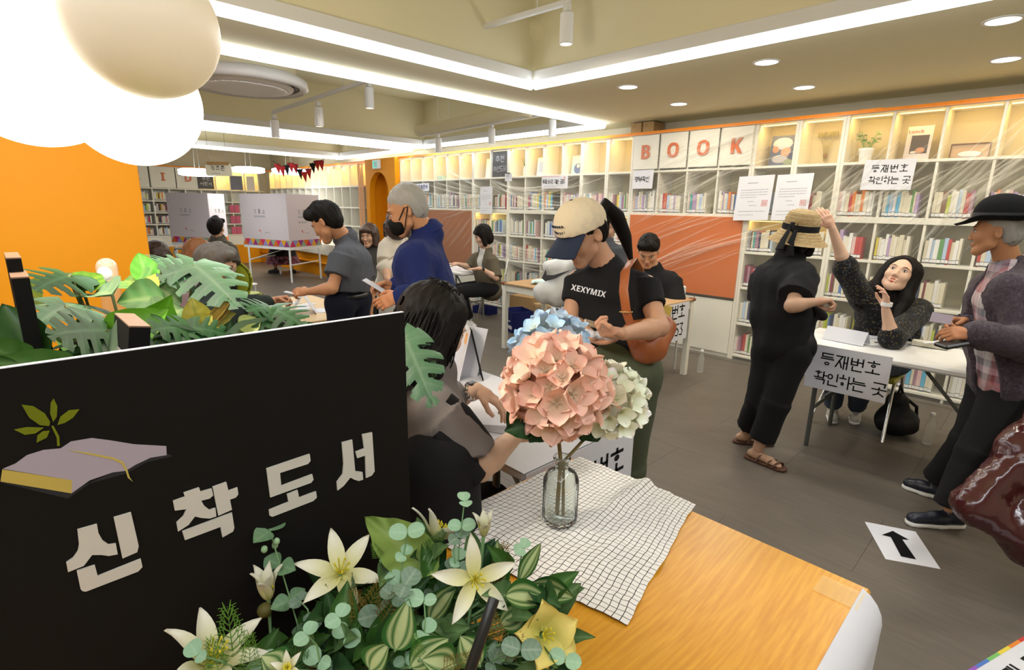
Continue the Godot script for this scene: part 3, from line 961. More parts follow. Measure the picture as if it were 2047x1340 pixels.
func wall_signs() -> void:
	var R := Vector3.RIGHT
	var U := Vector3.UP
	var zf := Vector3(0, 0, 0.028)
	var o := V(-1.371,1.817,-5.71) + zf
	var X := Vector3(0.375, -0.004, 0)
	var Y := Vector3(0.008, 0.255, 0)
	var t := sheet("wall_sign", "white paper sign reading 등재번호 확인하는 곳 on sheeting, right", "sign", o, X, Y)
	letter("lettering", t, "등재번호", X, Y, Vector2(0.16, 0.58), 0.062, M["ink"], 0.11, 1.12)
	letter("lettering", t, "확인하는 곳", X, Y, Vector2(0.14, 0.2), 0.062, M["ink"], 0.105, 0.9)
	o = V(-3.779,1.856,-5.71) + zf; X = Vector3(0.275, 0.0, 0); Y = Vector3(0.01, 0.215, 0)
	t = sheet("wall_sign", "white paper sign reading 명부확인 below the letter B", "sign", o, X, Y)
	letter("lettering", t, "명부확인", X, Y, Vector2(0.1, 0.36), 0.062, M["ink"], 0.12, 0.98, 0.75)
	o = V(-5.283,1.878,-5.71) + zf; X = Vector3(0.48, -0.004, 0); Y = Vector3(0.0, 0.165, 0)
	t = sheet("wall_sign", "small white warning sign reading 투표(용)지 훼손 금지", "sign", o, X, Y)
	letter("lettering", t, "투표(용)지 훼손 금지", X, Y, Vector2(0.04, 0.38), 0.056, M["ink"], 0.13, 0.85, 0.75)
	var g := G.new()
	grey_lines(g, X * 0.1 + Y * 0.2 + Vector3(0, 0, 0.001), R, U, 0.36, 2, 0.014, 0.005)
	put("small_print", g, M["grey ink"], t)
	g = G.new()
	strokes(g, [["o", 0.5, 0.5, 0.5], [0.25, 0.3, 0.75, 0.7]], Rect2(0, 0, 1, 1), X * 0.84 + Y * 0.74 + Vector3(0, 0, 0.001), R * 0.036, U * 0.036, 0.12)
	g.quad(X * 0.0 + Y * 0.97 + Vector3(0, 0, 0.001), X * 0.7 + Y * 0.97 + Vector3(0, 0, 0.001), X * 0.7 + Y + Vector3(0, 0, 0.001), Y + Vector3(0, 0, 0.001), Vector3.BACK)
	put("red_marks", g, M["red ink"], t)
	o = V(-8.424,1.861,-5.71) + zf; X = Vector3(0.43, 0.01, 0); Y = Vector3(0.0, 0.14, 0)
	t = sheet("wall_sign", "white sign reading 투표참관석 above the blue shirt man's shoulder", "sign", o, X, Y)
	var navy := mat("navy ink", lin(0.03, 0.03, 0.14), 0.8, 0.2)
	letter("lettering", t, "투표참관석", X, Y, Vector2(0.08, 0.3), 0.07, navy, 0.13, 1.02)
	o = V(-6.039,1.994,-5.71) + zf; X = Vector3(0.15, 0, 0); Y = Vector3(0, 0.11, 0)
	t = sheet("wall_tag", "tiny white tag clipped to shelf edge beside black poster", "tag", o, X, Y)
	letter("lettering", t, "번호", X, Y, Vector2(0.2, 0.5), 0.035, M["grey ink"], 0.13)
	g = G.new(); g.box(X * 0.5 + Y * 1.04, Vector3(0.07, 0.016, 0.008)); put("clip", g, M["black plastic"], t)
	notice("long white notice with red seal hanging left of cork table shelves", V(-6.614,1.503,-5.71) + zf, Vector3(0.29, 0.004, 0), Vector3(0.006, 0.42, 0))
	notice("white notice with red seal over terracotta board's upper right corner", V(-2.496,1.516,-5.71) + zf, Vector3(0.355, 0.012, 0), Vector3(0.02, 0.445, 0))
	notice("pale white notice with red seal directly above the straw hat", V(-2.111,1.527,-5.71) + zf, Vector3(0.33, 0.01, 0), Vector3(0.015, 0.44, 0))

func flat_card(called: String, label: String, cat: String, px: float, y: float, w: float, h: float, z: float, m: Material, tilt := 0.12) -> Node3D:
	var t := thing(called, label, cat, Vector3(px, y, z))
	var g := G.new()
	var b := Basis(Vector3.RIGHT, -tilt)
	g.box(b * Vector3(0, h / 2, 0), Vector3(w, h, 0.008), 0.001, b)
	put("panel", g, m, t)
	return t

func decor() -> void:
	var y := 2.067
	var z := ZB - 0.14
	# blue picture with children
	var dn := mat("slate print", lin(0.10, 0.12, 0.2), 0.6, 0.4)
	var t := flat_card("picture", "dark blue picture with small figures standing in yellow cell", "picture", -2.15, y, 0.27, 0.3, z, dn)
	var g := G.new()
	var b := Basis(Vector3.RIGHT, -0.12)
	for q: Array in [[-0.02, 0.22, 0.1, 0.06, 0.5, 0.52, 0.62], [-0.08, 0.17, 0.035, 0.04, 0.45, 0.25, 0.15], [0.02, 0.14, 0.05, 0.05, 0.5, 0.3, 0.2], [-0.03, 0.07, 0.08, 0.04, 0.4, 0.4, 0.45], [0.06, 0.04, 0.06, 0.03, 0.25, 0.3, 0.2], [0.09, 0.1, 0.04, 0.06, 0.06, 0.07, 0.15]]:
		g.col = Color(q[4], q[5], q[6])
		g.ball(b * Vector3(q[0], q[1], 0.0045), Vector3(q[2], q[3], 0.0012), b, 14, 6)
	put("print", g, M["plain"], t)
	# dried wheat bunch on the back panel
	t = thing("wheat_bunch", "bunch of dried wheat fixed upright in yellow cell", "dried flowers", Vector3(-1.8, y + 0.1, ZB - 0.3))
	for k in 9:
		g = G.new()
		g.col = Color(0.32, 0.27, 0.08)
		var dx := (k - 4) * 0.012
		g.tube([Vector3(0.01 * (k % 3 - 1), -0.06, 0.02), Vector3(dx * 0.6, 0.08, 0.02), Vector3(dx * 1.6, 0.17, 0.025)], [0.002], 5)
		g.ball(Vector3(dx * 1.7, 0.19, 0.025), Vector3(0.009, 0.028, 0.009), Basis.IDENTITY, 7, 5)
		put("stalk", g, M["matte"], t)
	g = G.new(); g.col = Color(0.25, 0.14, 0.05); g.tube([Vector3(0, -0.02, 0.02), Vector3(0, 0.01, 0.02)], [0.02], 10); put("tie", g, M["matte"], t)
	# potted plant
	t = thing("potted_plant", "small green plant in white pot on top shelf", "plant", Vector3(-1.42, y, z))
	g = G.new(); g.lathe([Vector2(0, 0), Vector2(0.046, 0), Vector2(0.058, 0.1), Vector2(0.062, 0.1), Vector2(0.064, 0.125), Vector2(0.056, 0.125), Vector2(0.052, 0.11), Vector2(0, 0.11)], 24); put("pot", g, M["white plastic"], t)
	for k in 22:
		g = G.new()
		var a := k * 2.4
		var d := Vector3(cos(a), 0, sin(a))
		var up := 0.06 + 0.09 * rng.randf()
		g.col = Color(0.14, 0.30, 0.05) * (0.7 + 0.6 * rng.randf())
		var p0 := Vector3(0, 0.11, 0) + d * 0.02
		var p1 := p0 + d * 0.05 + Vector3(0, up, 0)
		g.tube([p0, p0.lerp(p1, 0.5) + Vector3(0, 0.01, 0), p1], [0.0016], 4, false)
		g.ball(p1 + d * 0.015, Vector3(0.022, 0.003, 0.014), Basis(Vector3.UP, -a) * Basis(Vector3.BACK, rng.randf_range(-0.7, 0.3)), 10, 5)
		put("leaf", g, M["plain"], t)
	# Lunch poster
	t = flat_card("poster", "grey poster headed Lunch with dark food photo", "poster", -1.04, y, 0.185, 0.29, z, mat("poster grey", lin(0.56, 0.52, 0.53), 0.6, 0.4))
	g = G.new(); g.col = Color(0.055, 0.04, 0.035); g.box(b * Vector3(0.008, 0.135, 0.005), Vector3(0.125, 0.155, 0.001), 0, b)
	g.col = Color(0.42, 0.2, 0.1); g.ball(b * Vector3(0.02, 0.085, 0.0055), Vector3(0.035, 0.025, 0.0012), b, 12, 6)
	g.col = Color(0.5, 0.46, 0.42); g.ball(b * Vector3(-0.025, 0.07, 0.0055), Vector3(0.025, 0.012, 0.0012), b, 12, 6)
	put("food_photo", g, M["plain"], t)
	var tm := TextMesh.new()
	var fnt := SystemFont.new(); fnt.font_names = PackedStringArray(["Droid Serif"]); fnt.font_weight = 700
	tm.font = fnt; tm.text = "Lunch"; tm.font_size = 32; tm.pixel_size = 0.0011; tm.depth = 0.001
	var lo := put("title", tm, M["red ink"], t); lo.position = b * Vector3(-0.03, 0.245, 0.0055); lo.rotation.x = -0.12
	# wooden tray
	t = thing("wooden_tray", "small wooden tray leaning in yellow cell", "tray", Vector3(-0.68, y, z))
	g = G.new(); g.box(b * Vector3(0, 0.06, 0), Vector3(0.25, 0.115, 0.008), 0.002, b); put("board", g, mat("pale wood", lin(0.52, 0.36, 0.22), 0.7, 0.3), t)
	var rim := mat("dark wood", lin(0.16, 0.08, 0.04), 0.6, 0.3)
	for q: Array in [[0, 0.004, 0.25, 0.008], [0, 0.116, 0.25, 0.008], [-0.125, 0.06, 0.008, 0.118], [0.125, 0.06, 0.008, 0.118]]:
		g = G.new(); g.box(b * Vector3(q[0], q[1], 0.008), Vector3(q[2], q[3], 0.02), 0.001, b); put("rim", g, rim, t)
	g = G.new(); g.ball(b * Vector3(0.0, 0.035, 0.005), Vector3(0.08, 0.025, 0.002), b, 14, 6); put("paper_label", g, M["paper"], t)
	# items of the left part
	t = flat_card("poster", "blank white poster leaning beside black poster", "poster", -6.62, y, 0.21, 0.3, z, M["paper"])
	t = flat_card("poster", "black poster with two lines of pale lettering", "poster", -6.26, y, 0.36, 0.4, z + 0.1, mat("chalk black", lin(0.06, 0.06, 0.065), 0.8, 0.2), 0.03)
	letter("lettering", t, "추천", Vector3(0.36, 0, 0), Vector3(0, 0.4, 0), Vector2(-0.25, 0.55), 0.095, M["grey ink"], 0.13)
	letter("lettering", t, "추천도서", Vector3(0.36, 0, 0), Vector3(0, 0.4, 0), Vector2(-0.42, 0.2), 0.08, M["grey ink"], 0.13, 0.95)
	for l in t.find_children("lettering*", "", false, false): l.position.z += 0.012
	t = thing("vase", "slim vase with thin green sprig in yellow cell", "vase", Vector3(-5.83, y, z))
	g = G.new(); g.lathe([Vector2(0, 0), Vector2(0.022, 0), Vector2(0.024, 0.1), Vector2(0.012, 0.13), Vector2(0.014, 0.15)], 16); put("vessel", g, M["white plastic"], t)
	for k in 5:
		g = G.new(); g.col = Color(0.12, 0.22, 0.08)
		var a := k * 1.3
		g.tube([Vector3(0, 0.13, 0), Vector3(cos(a) * 0.02, 0.2, sin(a) * 0.02), Vector3(cos(a) * 0.06, 0.25 + 0.01 * k, sin(a) * 0.05)], [0.002, 0.003, 0.001], 5)
		put("sprig", g, M["plain"], t)
	t = flat_card("framed_card", "small white framed card with blue drawing", "picture", -5.5, y, 0.17, 0.26, z, M["paper"])
	g = G.new(); g.col = Color(0.42, 0.5, 0.66); g.box(b * Vector3(0, 0.13, 0.005), Vector3(0.1, 0.15, 0.001), 0, b); put("drawing", g, M["plain"], t)
	t = flat_card("poster", "round topped blue and green poster near corner of cell", "poster", -4.83, y, 0.2, 0.25, z, mat("pale teal print", lin(0.42, 0.58, 0.58), 0.6, 0.4))
	g = G.new(); g.col = Color(0.12, 0.16, 0.3); g.ball(b * Vector3(0.02, 0.08, 0.0055), Vector3(0.07, 0.07, 0.0012), b, 14, 6); g.col = Color(0.6, 0.55, 0.45); g.ball(b * Vector3(0.02, 0.11, 0.006), Vector3(0.03, 0.03, 0.0012), b, 12, 6); put("print", g, M["plain"], t)
	t = thing("small_box", "small pale green box in fourth yellow cell", "box", Vector3(-7.78, y, z + 0.08))
	g = G.new(); g.box(Vector3(0, 0.03, 0), Vector3(0.14, 0.06, 0.1), 0.004); put("carton", g, mat("mint", lin(0.5, 0.66, 0.5), 0.6, 0.3), t)
	# two cardboard boxes on top of the bookcase
	for k in 2:
		t = thing("cardboard_box", ["left of two brown boxes on top of the bookcase", "right of two brown boxes on top of the bookcase"][k], "box", Vector3(-3.86 + k * 0.17, 2.51, ZB - 0.16), "boxes on the bookcase")
		g = G.new(); g.box(Vector3(0, 0.06, 0), Vector3(0.15, 0.12, 0.22), 0.003); put("carton", g, M["cardboard"], t)
		g = G.new(); g.col = Color(0.2, 0.12, 0.05); strokes(g, [["o", 0.5, 0.5, 0.5]], Rect2(0, 0, 1, 1), Vector3(-0.045, 0.06, 0.1115), Vector3(0.035, 0, 0), Vector3(0, 0.035, 0), 0.12); put("hole_mark", g, M["matte"], t)

# ---------------------------------------------------------------- orange wall with the arched niche, children's corner
func niche() -> void:
	var w := structure("wall_niche", Vector3(-9.6, 0, ZB))
	var pl := PackedVector2Array([Vector2(-0.56, 0), Vector2(-0.56, 2.5), Vector2(0.56, 2.5), Vector2(0.56, 0), Vector2(0.3, 0)])
	for k in 17:
		var a := PI * k / 16.0
		pl.append(Vector2(-0.06 + 0.36 * cos(a), 1.85 + 0.4 * sin(a)))
	pl.append(Vector2(-0.42, 0))
	var g := G.new()
	g.prism(pl, Vector3(0, 0, 0.1), Vector3.RIGHT, Vector3.UP, 0.12)
	put("arched_front", g, M["orange paint"], w)
	g = G.new()
	g.box(Vector3(-0.06, 1.2, -0.3), Vector3(0.9, 2.4, 0.04)); put("recess_back", g, M["orange paint"], w)
	for sx: float in [-0.5, 0.38]:
		g = G.new(); g.box(Vector3(sx, 1.2, -0.16), Vector3(0.08, 2.4, 0.3)); put("recess_side", g, M["orange paint"], w)
	g = G.new(); g.box(Vector3(-0.06, 2.4, -0.16), Vector3(0.96, 0.2, 0.3)); put("recess_top", g, M["orange paint"], w)
	# exit sign above the arch
	var t := thing("exit_sign", "small green and white emergency exit sign above arched niche", "sign", Vector3(-9.66, 2.39, ZB + 0.125))
	g = G.new(); g.box(Vector3.ZERO, Vector3(0.26, 0.17, 0.045), 0.008); put("case", g, M["white plastic"], t)
	var em := mat("exit green", lin(0.1, 0.6, 0.5), 0.4)
	em.emission_enabled = true; em.emission = Color(0.1, 0.75, 0.65); em.emission_energy_multiplier = 0.7
	g = G.new(); g.box(Vector3(-0.02, 0, 0.024), Vector3(0.15, 0.12, 0.004)); put("lit_sign_panel", g, em, t)
	g = G.new(); g.box(Vector3(-0.03, 0, 0.027), Vector3(0.03, 0.085, 0.002)); g.box(Vector3(0.02, 0.0, 0.027), Vector3(0.045, 0.09, 0.002)); put("pictogram", g, M["paper"], t)

func kid_corner() -> void:
	# bookcase facing the room
	var t := thing("bookcase", "far white bookcase with the letters KID on top", "bookcase", Vector3(XK, 0, -3.45))
	var g := G.new()
	g.box(Vector3(-0.33, 1.5, 0), Vector3(0.01, 2.0, 4.55)); put("back_panel", g, M["white melamine"], t)
	for y: float in [2.46, 1.93, 1.62, 1.33, 1.04, 0.75]:
		g = G.new(); g.box(Vector3(-0.16, y, 0), Vector3(0.32, 0.03, 4.55), 0.002); put("shelf", g, M["white melamine"], t)
	for c in 13:
		g = G.new(); g.box(Vector3(-0.16, 1.6, 2.25 - c * 0.365 - 0.0), Vector3(0.318, 1.72, 0.026), 0.002); put("divider", g, M["white melamine"], t)
	g = G.new(); g.box(Vector3(0.0, 0.62, 0), Vector3(0.66, 0.24, 4.55), 0.004); put("white_plinth", g, M["white melamine"], t)
	g = G.new(); g.box(Vector3(0.05, 0.25, 0), Vector3(0.56, 0.5, 4.55), 0.004); put("orange_base", g, M["orange paint"], t)
	for c in 4:
		g = G.new(); g.box(Vector3(-0.05, 2.43, -0.55 - c * 0.365 - 0.18), Vector3(0.012, 0.01, 0.3)); put("led_strip", g, M["warm led"], t)
		area("led_strip_glow", Vector3(-0.055, 2.42, -0.73 - c * 0.365), Vector3(-0.75, -1, 0), Vector2(0.3, 0.014), 0.3, Color(1, 0.82, 0.46), t, Vector3.BACK)
	var fnt := SystemFont.new(); fnt.font_names = PackedStringArray(["Droid Sans"]); fnt.font_weight = 700
	var zs := [-2.72, -3.29, -3.84]
	for c in 3:
		g = G.new(); g.box(Vector3(0.008, 2.2, zs[c] + 3.45), Vector3(0.016, 0.5, 0.53), 0.002)
		var d := put("letter_door", g, M["white melamine"], t)
		var tm := TextMesh.new()
		tm.font = fnt; tm.text = "KID"[c]; tm.font_size = 64; tm.pixel_size = 0.0042; tm.depth = 0.02
		var lo := put("letter", tm, M["letter orange"], d)
		lo.position = Vector3(0.028, 2.21, zs[c] + 3.45); lo.rotation.y = PI / 2
	var cards := [["black poster with pale lettering beside the letter D", -4.24, 0.38, M["chalk black"]], ["blue picture book facing out beneath hanging kids sign", -5.0, 0.3, M["slate print"]], ["white and pink picture book facing out in far bookcase", -5.36, 0.2, M["paper"]]]
	for c: Array in cards:
		var q := thing("display_book", c[0], "book", Vector3(XK + 0.02, 1.95, c[1]))
		g = G.new(); g.box(Vector3(0, 0.19, 0), Vector3(0.012, 0.37, c[2]), 0.001); put("cover", g, c[3], q)
		if c[1] == -4.24:
			letter("lettering", q, "추천", Vector3(0, 0, -0.38), Vector3(0, 0.37, 0), Vector2(-0.2, 0.6), 0.09, M["paper"], 0.13)
			letter("lettering", q, "어린이", Vector3(0, 0, -0.38), Vector3(0, 0.37, 0), Vector2(-0.35, 0.25), 0.09, M["paper"], 0.13)
			for l in q.find_children("lettering*", "", false, false): l.position.x += 0.008
	for k in 2:
		for r in 3:
			var q := thing("display_book", "%s pink picture book facing out between the voting booths" % ["upper", "middle", "lower"][r] if k == 0 else "%s small pink book beside the pink picture books" % ["upper", "middle", "lower"][r], "book", Vector3(XK + 0.0, [1.35, 1.06, 0.77][r], -4.82 - k * 0.13))
			g = G.new(); g.box(Vector3(0, 0.1, 0), Vector3(0.02, 0.2, 0.12), 0.001); put("cover", g, mat("pink cover", lin(0.55, 0.12, 0.2), 0.6, 0.3), q)
	# bookcase on the right side of the corner
	t = thing("bookcase", "white bookcase behind draped sheeting left of arched niche", "bookcase", Vector3(-12.95, 0, ZB))
	g = G.new(); g.box(Vector3(0, 1.5, -0.33), Vector3(5.4, 2.0, 0.01)); put("back_panel", g, M["white melamine"], t)
	for y: float in [2.46, 2.0, 1.55, 1.15, 0.75]:
		g = G.new(); g.box(Vector3(0, y, -0.16), Vector3(5.4, 0.03, 0.32), 0.002); put("shelf", g, M["white melamine"], t)
	for c in 15:
		g = G.new(); g.box(Vector3(-2.69 + c * 0.384, 1.6, -0.16), Vector3(0.024, 1.72, 0.318), 0.002); put("divider", g, M["white melamine"], t)
		if c < 14:
			g = G.new(); g.box(Vector3(-2.6 + c * 0.4, 2.43, -0.05), Vector3(0.33, 0.01, 0.012)); put("led_strip", g, M["warm led"], t)
			if c % 2 == 0: area("led_strip_glow", Vector3(-2.4 + c * 0.4, 2.42, -0.055), Vector3(0, -1, -0.75), Vector2(0.7, 0.014), 0.45, Color(1, 0.80, 0.40), t)
	g = G.new(); g.box(Vector3(0, 0.62, 0.1), Vector3(5.4, 0.24, 0.66), 0.004); put("white_plinth", g, M["white melamine"], t)
	g = G.new(); g.box(Vector3(0, 0.25, 0.1), Vector3(5.4, 0.5, 0.6), 0.004); put("orange_base", g, M["orange paint"], t)
	g = G.new(); g.box(Vector3(0, 0.3, 0.41), Vector3(5.4, 0.03, 0.04), 0.004); put("base_ledge", g, M["orange paint"], t)
	g = G.new()
	for k in 12: g.box(Vector3(2.42 + 0.02 * k, 1.5, 0.06 + 0.012 * (k % 2)), Vector3(0.022, 1.9, 0.006))
	put("peach_curtain", g, mat("peach cloth", lin(0.75, 0.42, 0.22), 0.7, 0.3), t)
	# orange tape over the corner sheeting
	g = G.new()
	g.box(Vector3(-13.1, 2.48, ZB + 0.03), Vector3(5.75, 0.035, 0.004)); g.box(Vector3(XK + 0.03, 2.48, -4.4), Vector3(0.004, 0.035, 2.7))
	tag(put("orange_tape", g, M["orange tape"]), "strip of orange tape along top of children's corner shelves", "tape")
	# hanging sign of the children's zone
	t = thing("hanging_sign", "cream hanging sign reading 키즈존 near the white globes", "sign", V(-10.245,2.139,-2.937))
	var Xd := Vector3(0.7, 0, -0.71).normalized()
	g = G.new()
	g.prism(PackedVector2Array([Vector2(-0.2, -0.09), Vector2(0.2, -0.09), Vector2(0.22, -0.07), Vector2(0.22, 0.07), Vector2(0.2, 0.11), Vector2(-0.2, 0.11), Vector2(-0.22, 0.07), Vector2(-0.22, -0.07)]), Vector3.ZERO, Xd, Vector3.UP, 0.02)
	put("board", g, mat("cream board", lin(0.72, 0.66, 0.5), 0.7, 0.3), t)
	for q in 3:
		g = G.new(); write(g, "키즈존"[q], Xd * (-0.13 + 0.086 * q) + Xd.cross(Vector3.UP) * 0.002, Xd, Vector3.UP, 0.075, 0.12); put("lettering", g, M["ink"], t)
	g = G.new(); grey_lines(g, Xd * -0.12 - Vector3.UP * 0.055 + Xd.cross(Vector3.UP) * 0.002, Xd, Vector3.UP, 0.24, 1, 0.01, 0.014); put("small_print", g, M["grey ink"], t)
	g = G.new(); g.beam(Xd * -0.185 + Vector3.UP * 0.115, Xd * 0.185 + Vector3.UP * 0.115, 0.03, 0.05, 0.003); put("wooden_bar", g, mat("tan wood", lin(0.35, 0.2, 0.08), 0.7, 0.3), t)
	for s: float in [-0.15, 0.15]:
		g = G.new(); g.tube([Xd * s + Vector3.UP * 0.13, Xd * s + Vector3.UP * (3.352 - t.position.y)], [0.003], 5); put("wire", g, M["grey steel"], t)
	# ring shaped pendant lamps
	var rings := [[V(-13.188,2.342,-4.408), 0.34, "oval ring pendant lamp right of the kids sign"], [V(-12.542,2.325,-5.065), 0.36, "oval ring pendant lamp near flag garland"], [V(-11.071,2.127,-2.823), 0.3, "ring pendant lamp half hidden behind white globe"]]
	for r: Array in rings:
		t = thing("ring_lamp", r[2], "pendant lamp", r[0], "ring pendant lamps")
		g = G.new()
		g.lathe([Vector2(0.0, -0.06), Vector2(r[1] * 0.8, -0.06), Vector2(r[1], -0.04), Vector2(r[1], 0.04), Vector2(r[1] * 0.8, 0.06), Vector2(0, 0.06)], 28)
		put("lamp_body", g, M["led"], t)
		for s: float in [-1.0, 1.0]:
			g = G.new(); g.tube([Vector3(s * r[1] * 0.5, 0.06, 0), Vector3(s * 0.05, 3.3 - r[0].y, 0)], [0.004], 5); put("wire", g, M["grey steel"], t)
		area("ring_lamp_glow", Vector3(0, -0.07, 0), Vector3.DOWN, Vector2(0.6, 0.6), 1.2, Color(1, 0.97, 0.92), t)
	# flag garland
	t = thing("flag_garland", "garland of small red and black pennant flags", "garland", V(-11.434,2.399,-4.753))
	var ga := V(-11.775,2.471,-4.428) - t.position
	var gb := V(-11.022,2.531,-5.221) - t.position
	var rope := []
	for k in 13: rope.append(ga.lerp(gb, k / 12.0) - Vector3(0, 0.25 * sin(PI * k / 12.0) * (0.6 + 0.4 * sin(k * 1.1)), 0))
	g = G.new(); g.tube(rope, [0.006], 5); put("cord", g, M["black matte"], t)
	var redc := mat("pennant red", lin(0.30, 0.02, 0.02), 0.8, 0.2)
	for k in range(1, 12):
		var p: Vector3 = rope[k]
		var dx: Vector3 = (gb - ga).normalized() * 0.07
		g = G.new(); g.prism(PackedVector2Array([Vector2(-1, 0), Vector2(1, 0), Vector2(0.1, -1)]), p, dx, Vector3(0.02, 0.22, 0.03), 0.004); put("flag", g, redc if k % 3 else M["black matte"], t)

func ceiling_gear() -> void:
	# ventilation unit
	var t := thing("ventilation_unit", "large round ceiling ventilation unit with dark slot ring", "air conditioner", V(-5.463,2.62,-1.871))
	var g := G.new(); g.lathe([Vector2(0, 0.02), Vector2(0.36, 0.0), Vector2(0.405, 0.012), Vector2(0.41, 0.03)], 48); put("grille", g, M["white plastic"], t)
	g = G.new(); g.lathe([Vector2(0.41, 0.045), Vector2(0.45, 0.03), Vector2(0.46, 0.06), Vector2(0.4, 0.08)], 48); put("slot_ring", g, M["black plastic"], t)
	g = G.new(); g.lathe([Vector2(0.46, 0.028), Vector2(0.5, 0.005), Vector2(0.54, 0.03), Vector2(0.53, 0.09), Vector2(0.47, 0.12)], 48); put("rim", g, M["white plastic"], t)
	g = G.new(); g.lathe([Vector2(0.44, 0.1), Vector2(0.44, 0.42), Vector2(0.4, 0.5), Vector2(0, 0.5)], 40); put("drum", g, M["ceiling paint"], t)
	for k in 24:
		g = G.new(); g.box(Vector3(-0.34 + k * 0.0296, -0.001, 0), Vector3(0.006, 0.01, 2.0 * sqrt(maxf(0.0, 0.1156 - pow(-0.34 + k * 0.0296, 2.0))) + 0.02)); put("grille_slat", g, M["white plastic"], t)
	for k in 3:
		var a := k * TAU / 3.0
		g = G.new(); g.tube([Vector3(cos(a) * 0.4, 0.4, sin(a) * 0.4), Vector3(cos(a) * 0.4, 0.73, sin(a) * 0.4)], [0.008], 6); put("hanger", g, M["white metal"], t)
	# duct with two bends in the near opening
	t = thing("air_duct", "white ribbed air duct bending inside near ceiling opening", "duct", V(-3.614,3.028,-3.56))
	var pp := [V(-4.449,3.229,-3.657), V(-4.042,3.198,-3.622), V(-3.737,3.162,-3.554), V(-3.49,3.073,-3.556), V(-3.291,2.987,-3.656), V(-3.196,2.935,-3.809), V(-3.257,2.974,-4.055), V(-3.523,3.158,-4.435)]
	var cv := Curve3D.new()
	for q: Vector3 in pp: cv.add_point(q - t.position)
	var path := []
	for k in 30: path.append(cv.sample_baked(cv.get_baked_length() * k / 29.0, true))
	g = G.new(); g.tube(path, [0.115], 18); put("pipe", g, M["ceiling paint"], t)
	for k in range(4, 28, 4):
		g = G.new(); g.tube([path[k], path[k].lerp(path[k + 1], 0.2)], [0.121], 18); put("seam", g, M["ceiling paint"], t)
	g = G.new(); g.tube([Vector3(0, 0.08, 0), Vector3(0, 3.35 - t.position.y, 0)], [0.006], 5); put("hanger", g, M["white metal"], t)
	# long pipe in the second opening
	t = thing("ceiling_pipe", "long white pipe under second ceiling opening", "pipe", V(-5.684,2.764,-4.883))
	g = G.new(); g.tube([V(-6.762,2.659,-4.625) - t.position, V(-4.68,2.775,-4.884) - t.position], [0.07], 14); put("pipe", g, M["ceiling paint"], t)
	g = G.new(); g.tube([V(-4.852,2.75,-4.846) - t.position, V(-4.793,2.728,-4.899) - t.position, V(-4.766,2.812,-4.956) - t.position], [0.06], 12); put("elbow", g, M["ceiling paint"], t)
	for s: float in [0.2, 0.8]:
		var q := (V(-6.762,2.659,-4.625) - t.position).lerp(V(-4.68,2.775,-4.884) - t.position, s)
		g = G.new(); g.tube([q, Vector3(q.x, 3.35 - t.position.y, q.z)], [0.005], 5); put("hanger", g, M["white metal"], t)
	# tracks with cylinder spotlights
	var tracks := [[V(-3.767,2.957,-2.938), V(-2.638,2.979,-3.071), [V(-2.647,2.949,-3.052)], "white lighting track with large cylinder spotlight at top", ["large white cylinder spotlight at top edge of picture"]], [V(-3.629,2.925,-3.804), V(-3.252,2.965,-3.91), [], "short bare lighting track near the duct", []], [V(-6.739,2.645,-2.581), V(-5.027,2.815,-2.923), [V(-5.144,2.799,-2.944), V(-5.873,2.669,-2.742), V(-6.72,2.605,-2.588)], "lighting track with three spotlights near ventilation unit", ["rightmost spotlight on track beside ventilation unit", "middle spotlight on track beside ventilation unit", "leftmost spotlight below ventilation unit rim"]], [V(-6.724,2.59,-4.64), V(-4.504,2.722,-5.047), [V(-6.46,2.595,-4.765), V(-5.48,2.655,-4.906), V(-4.589,2.698,-5.099)], "lighting track with three spotlights before left shelves", ["leftmost spotlight on track above navy shirt man", "middle spotlight on track before left yellow shelves", "rightmost spotlight on track, under corner of line lights"]]]
	for tr: Array in tracks:
		t = thing("lighting_track", tr[3], "track light", (tr[0] + tr[1]) / 2, "ceiling lighting tracks")
		g = G.new(); g.beam(tr[0] - t.position, tr[1] - t.position, 0.035, 0.035, 0.003); put("rail", g, M["white metal"], t)
		for s: float in [0.25, 0.75]:
			var q: Vector3 = tr[0].lerp(tr[1], s) - t.position
			g = G.new(); g.tube([q, Vector3(q.x, 3.35 - t.position.y, q.z)], [0.004], 5); put("hanger", g, M["white metal"], t)
		for k in tr[2].size():
			var p: Vector3 = tr[2][k]
			var so := thing("spotlight", tr[4][k], "spotlight", p, "cylinder spotlights")
			g = G.new(); g.box(Vector3(0, -0.01, 0), Vector3(0.045, 0.05, 0.045), 0.004); put("adapter", g, M["white metal"], so)
			g = G.new(); g.lathe([Vector2(0, -0.045), Vector2(0.044, -0.045), Vector2(0.046, -0.05), Vector2(0.046, -0.235), Vector2(0.04, -0.24), Vector2(0.038, -0.225)], 20); put("cylinder", g, M["white plastic"], so)
			g = G.new(); g.lathe([Vector2(0, -0.228), Vector2(0.039, -0.228)], 20); put("lens_light", g, M["lens"], so)
			area("spotlight_glow", Vector3(0, -0.25, 0), Vector3.DOWN, Vector2(0.06, 0.06), 0.5, Color(1, 0.96, 0.88), so)

# ---------------------------------------------------------------- foreground table and what stands on it
func sign_poly(a: Array) -> PackedVector2Array:
	var p := PackedVector2Array()
	for k in range(0, a.size(), 2): p.append(Vector2(a[k], a[k + 1]))
	return p

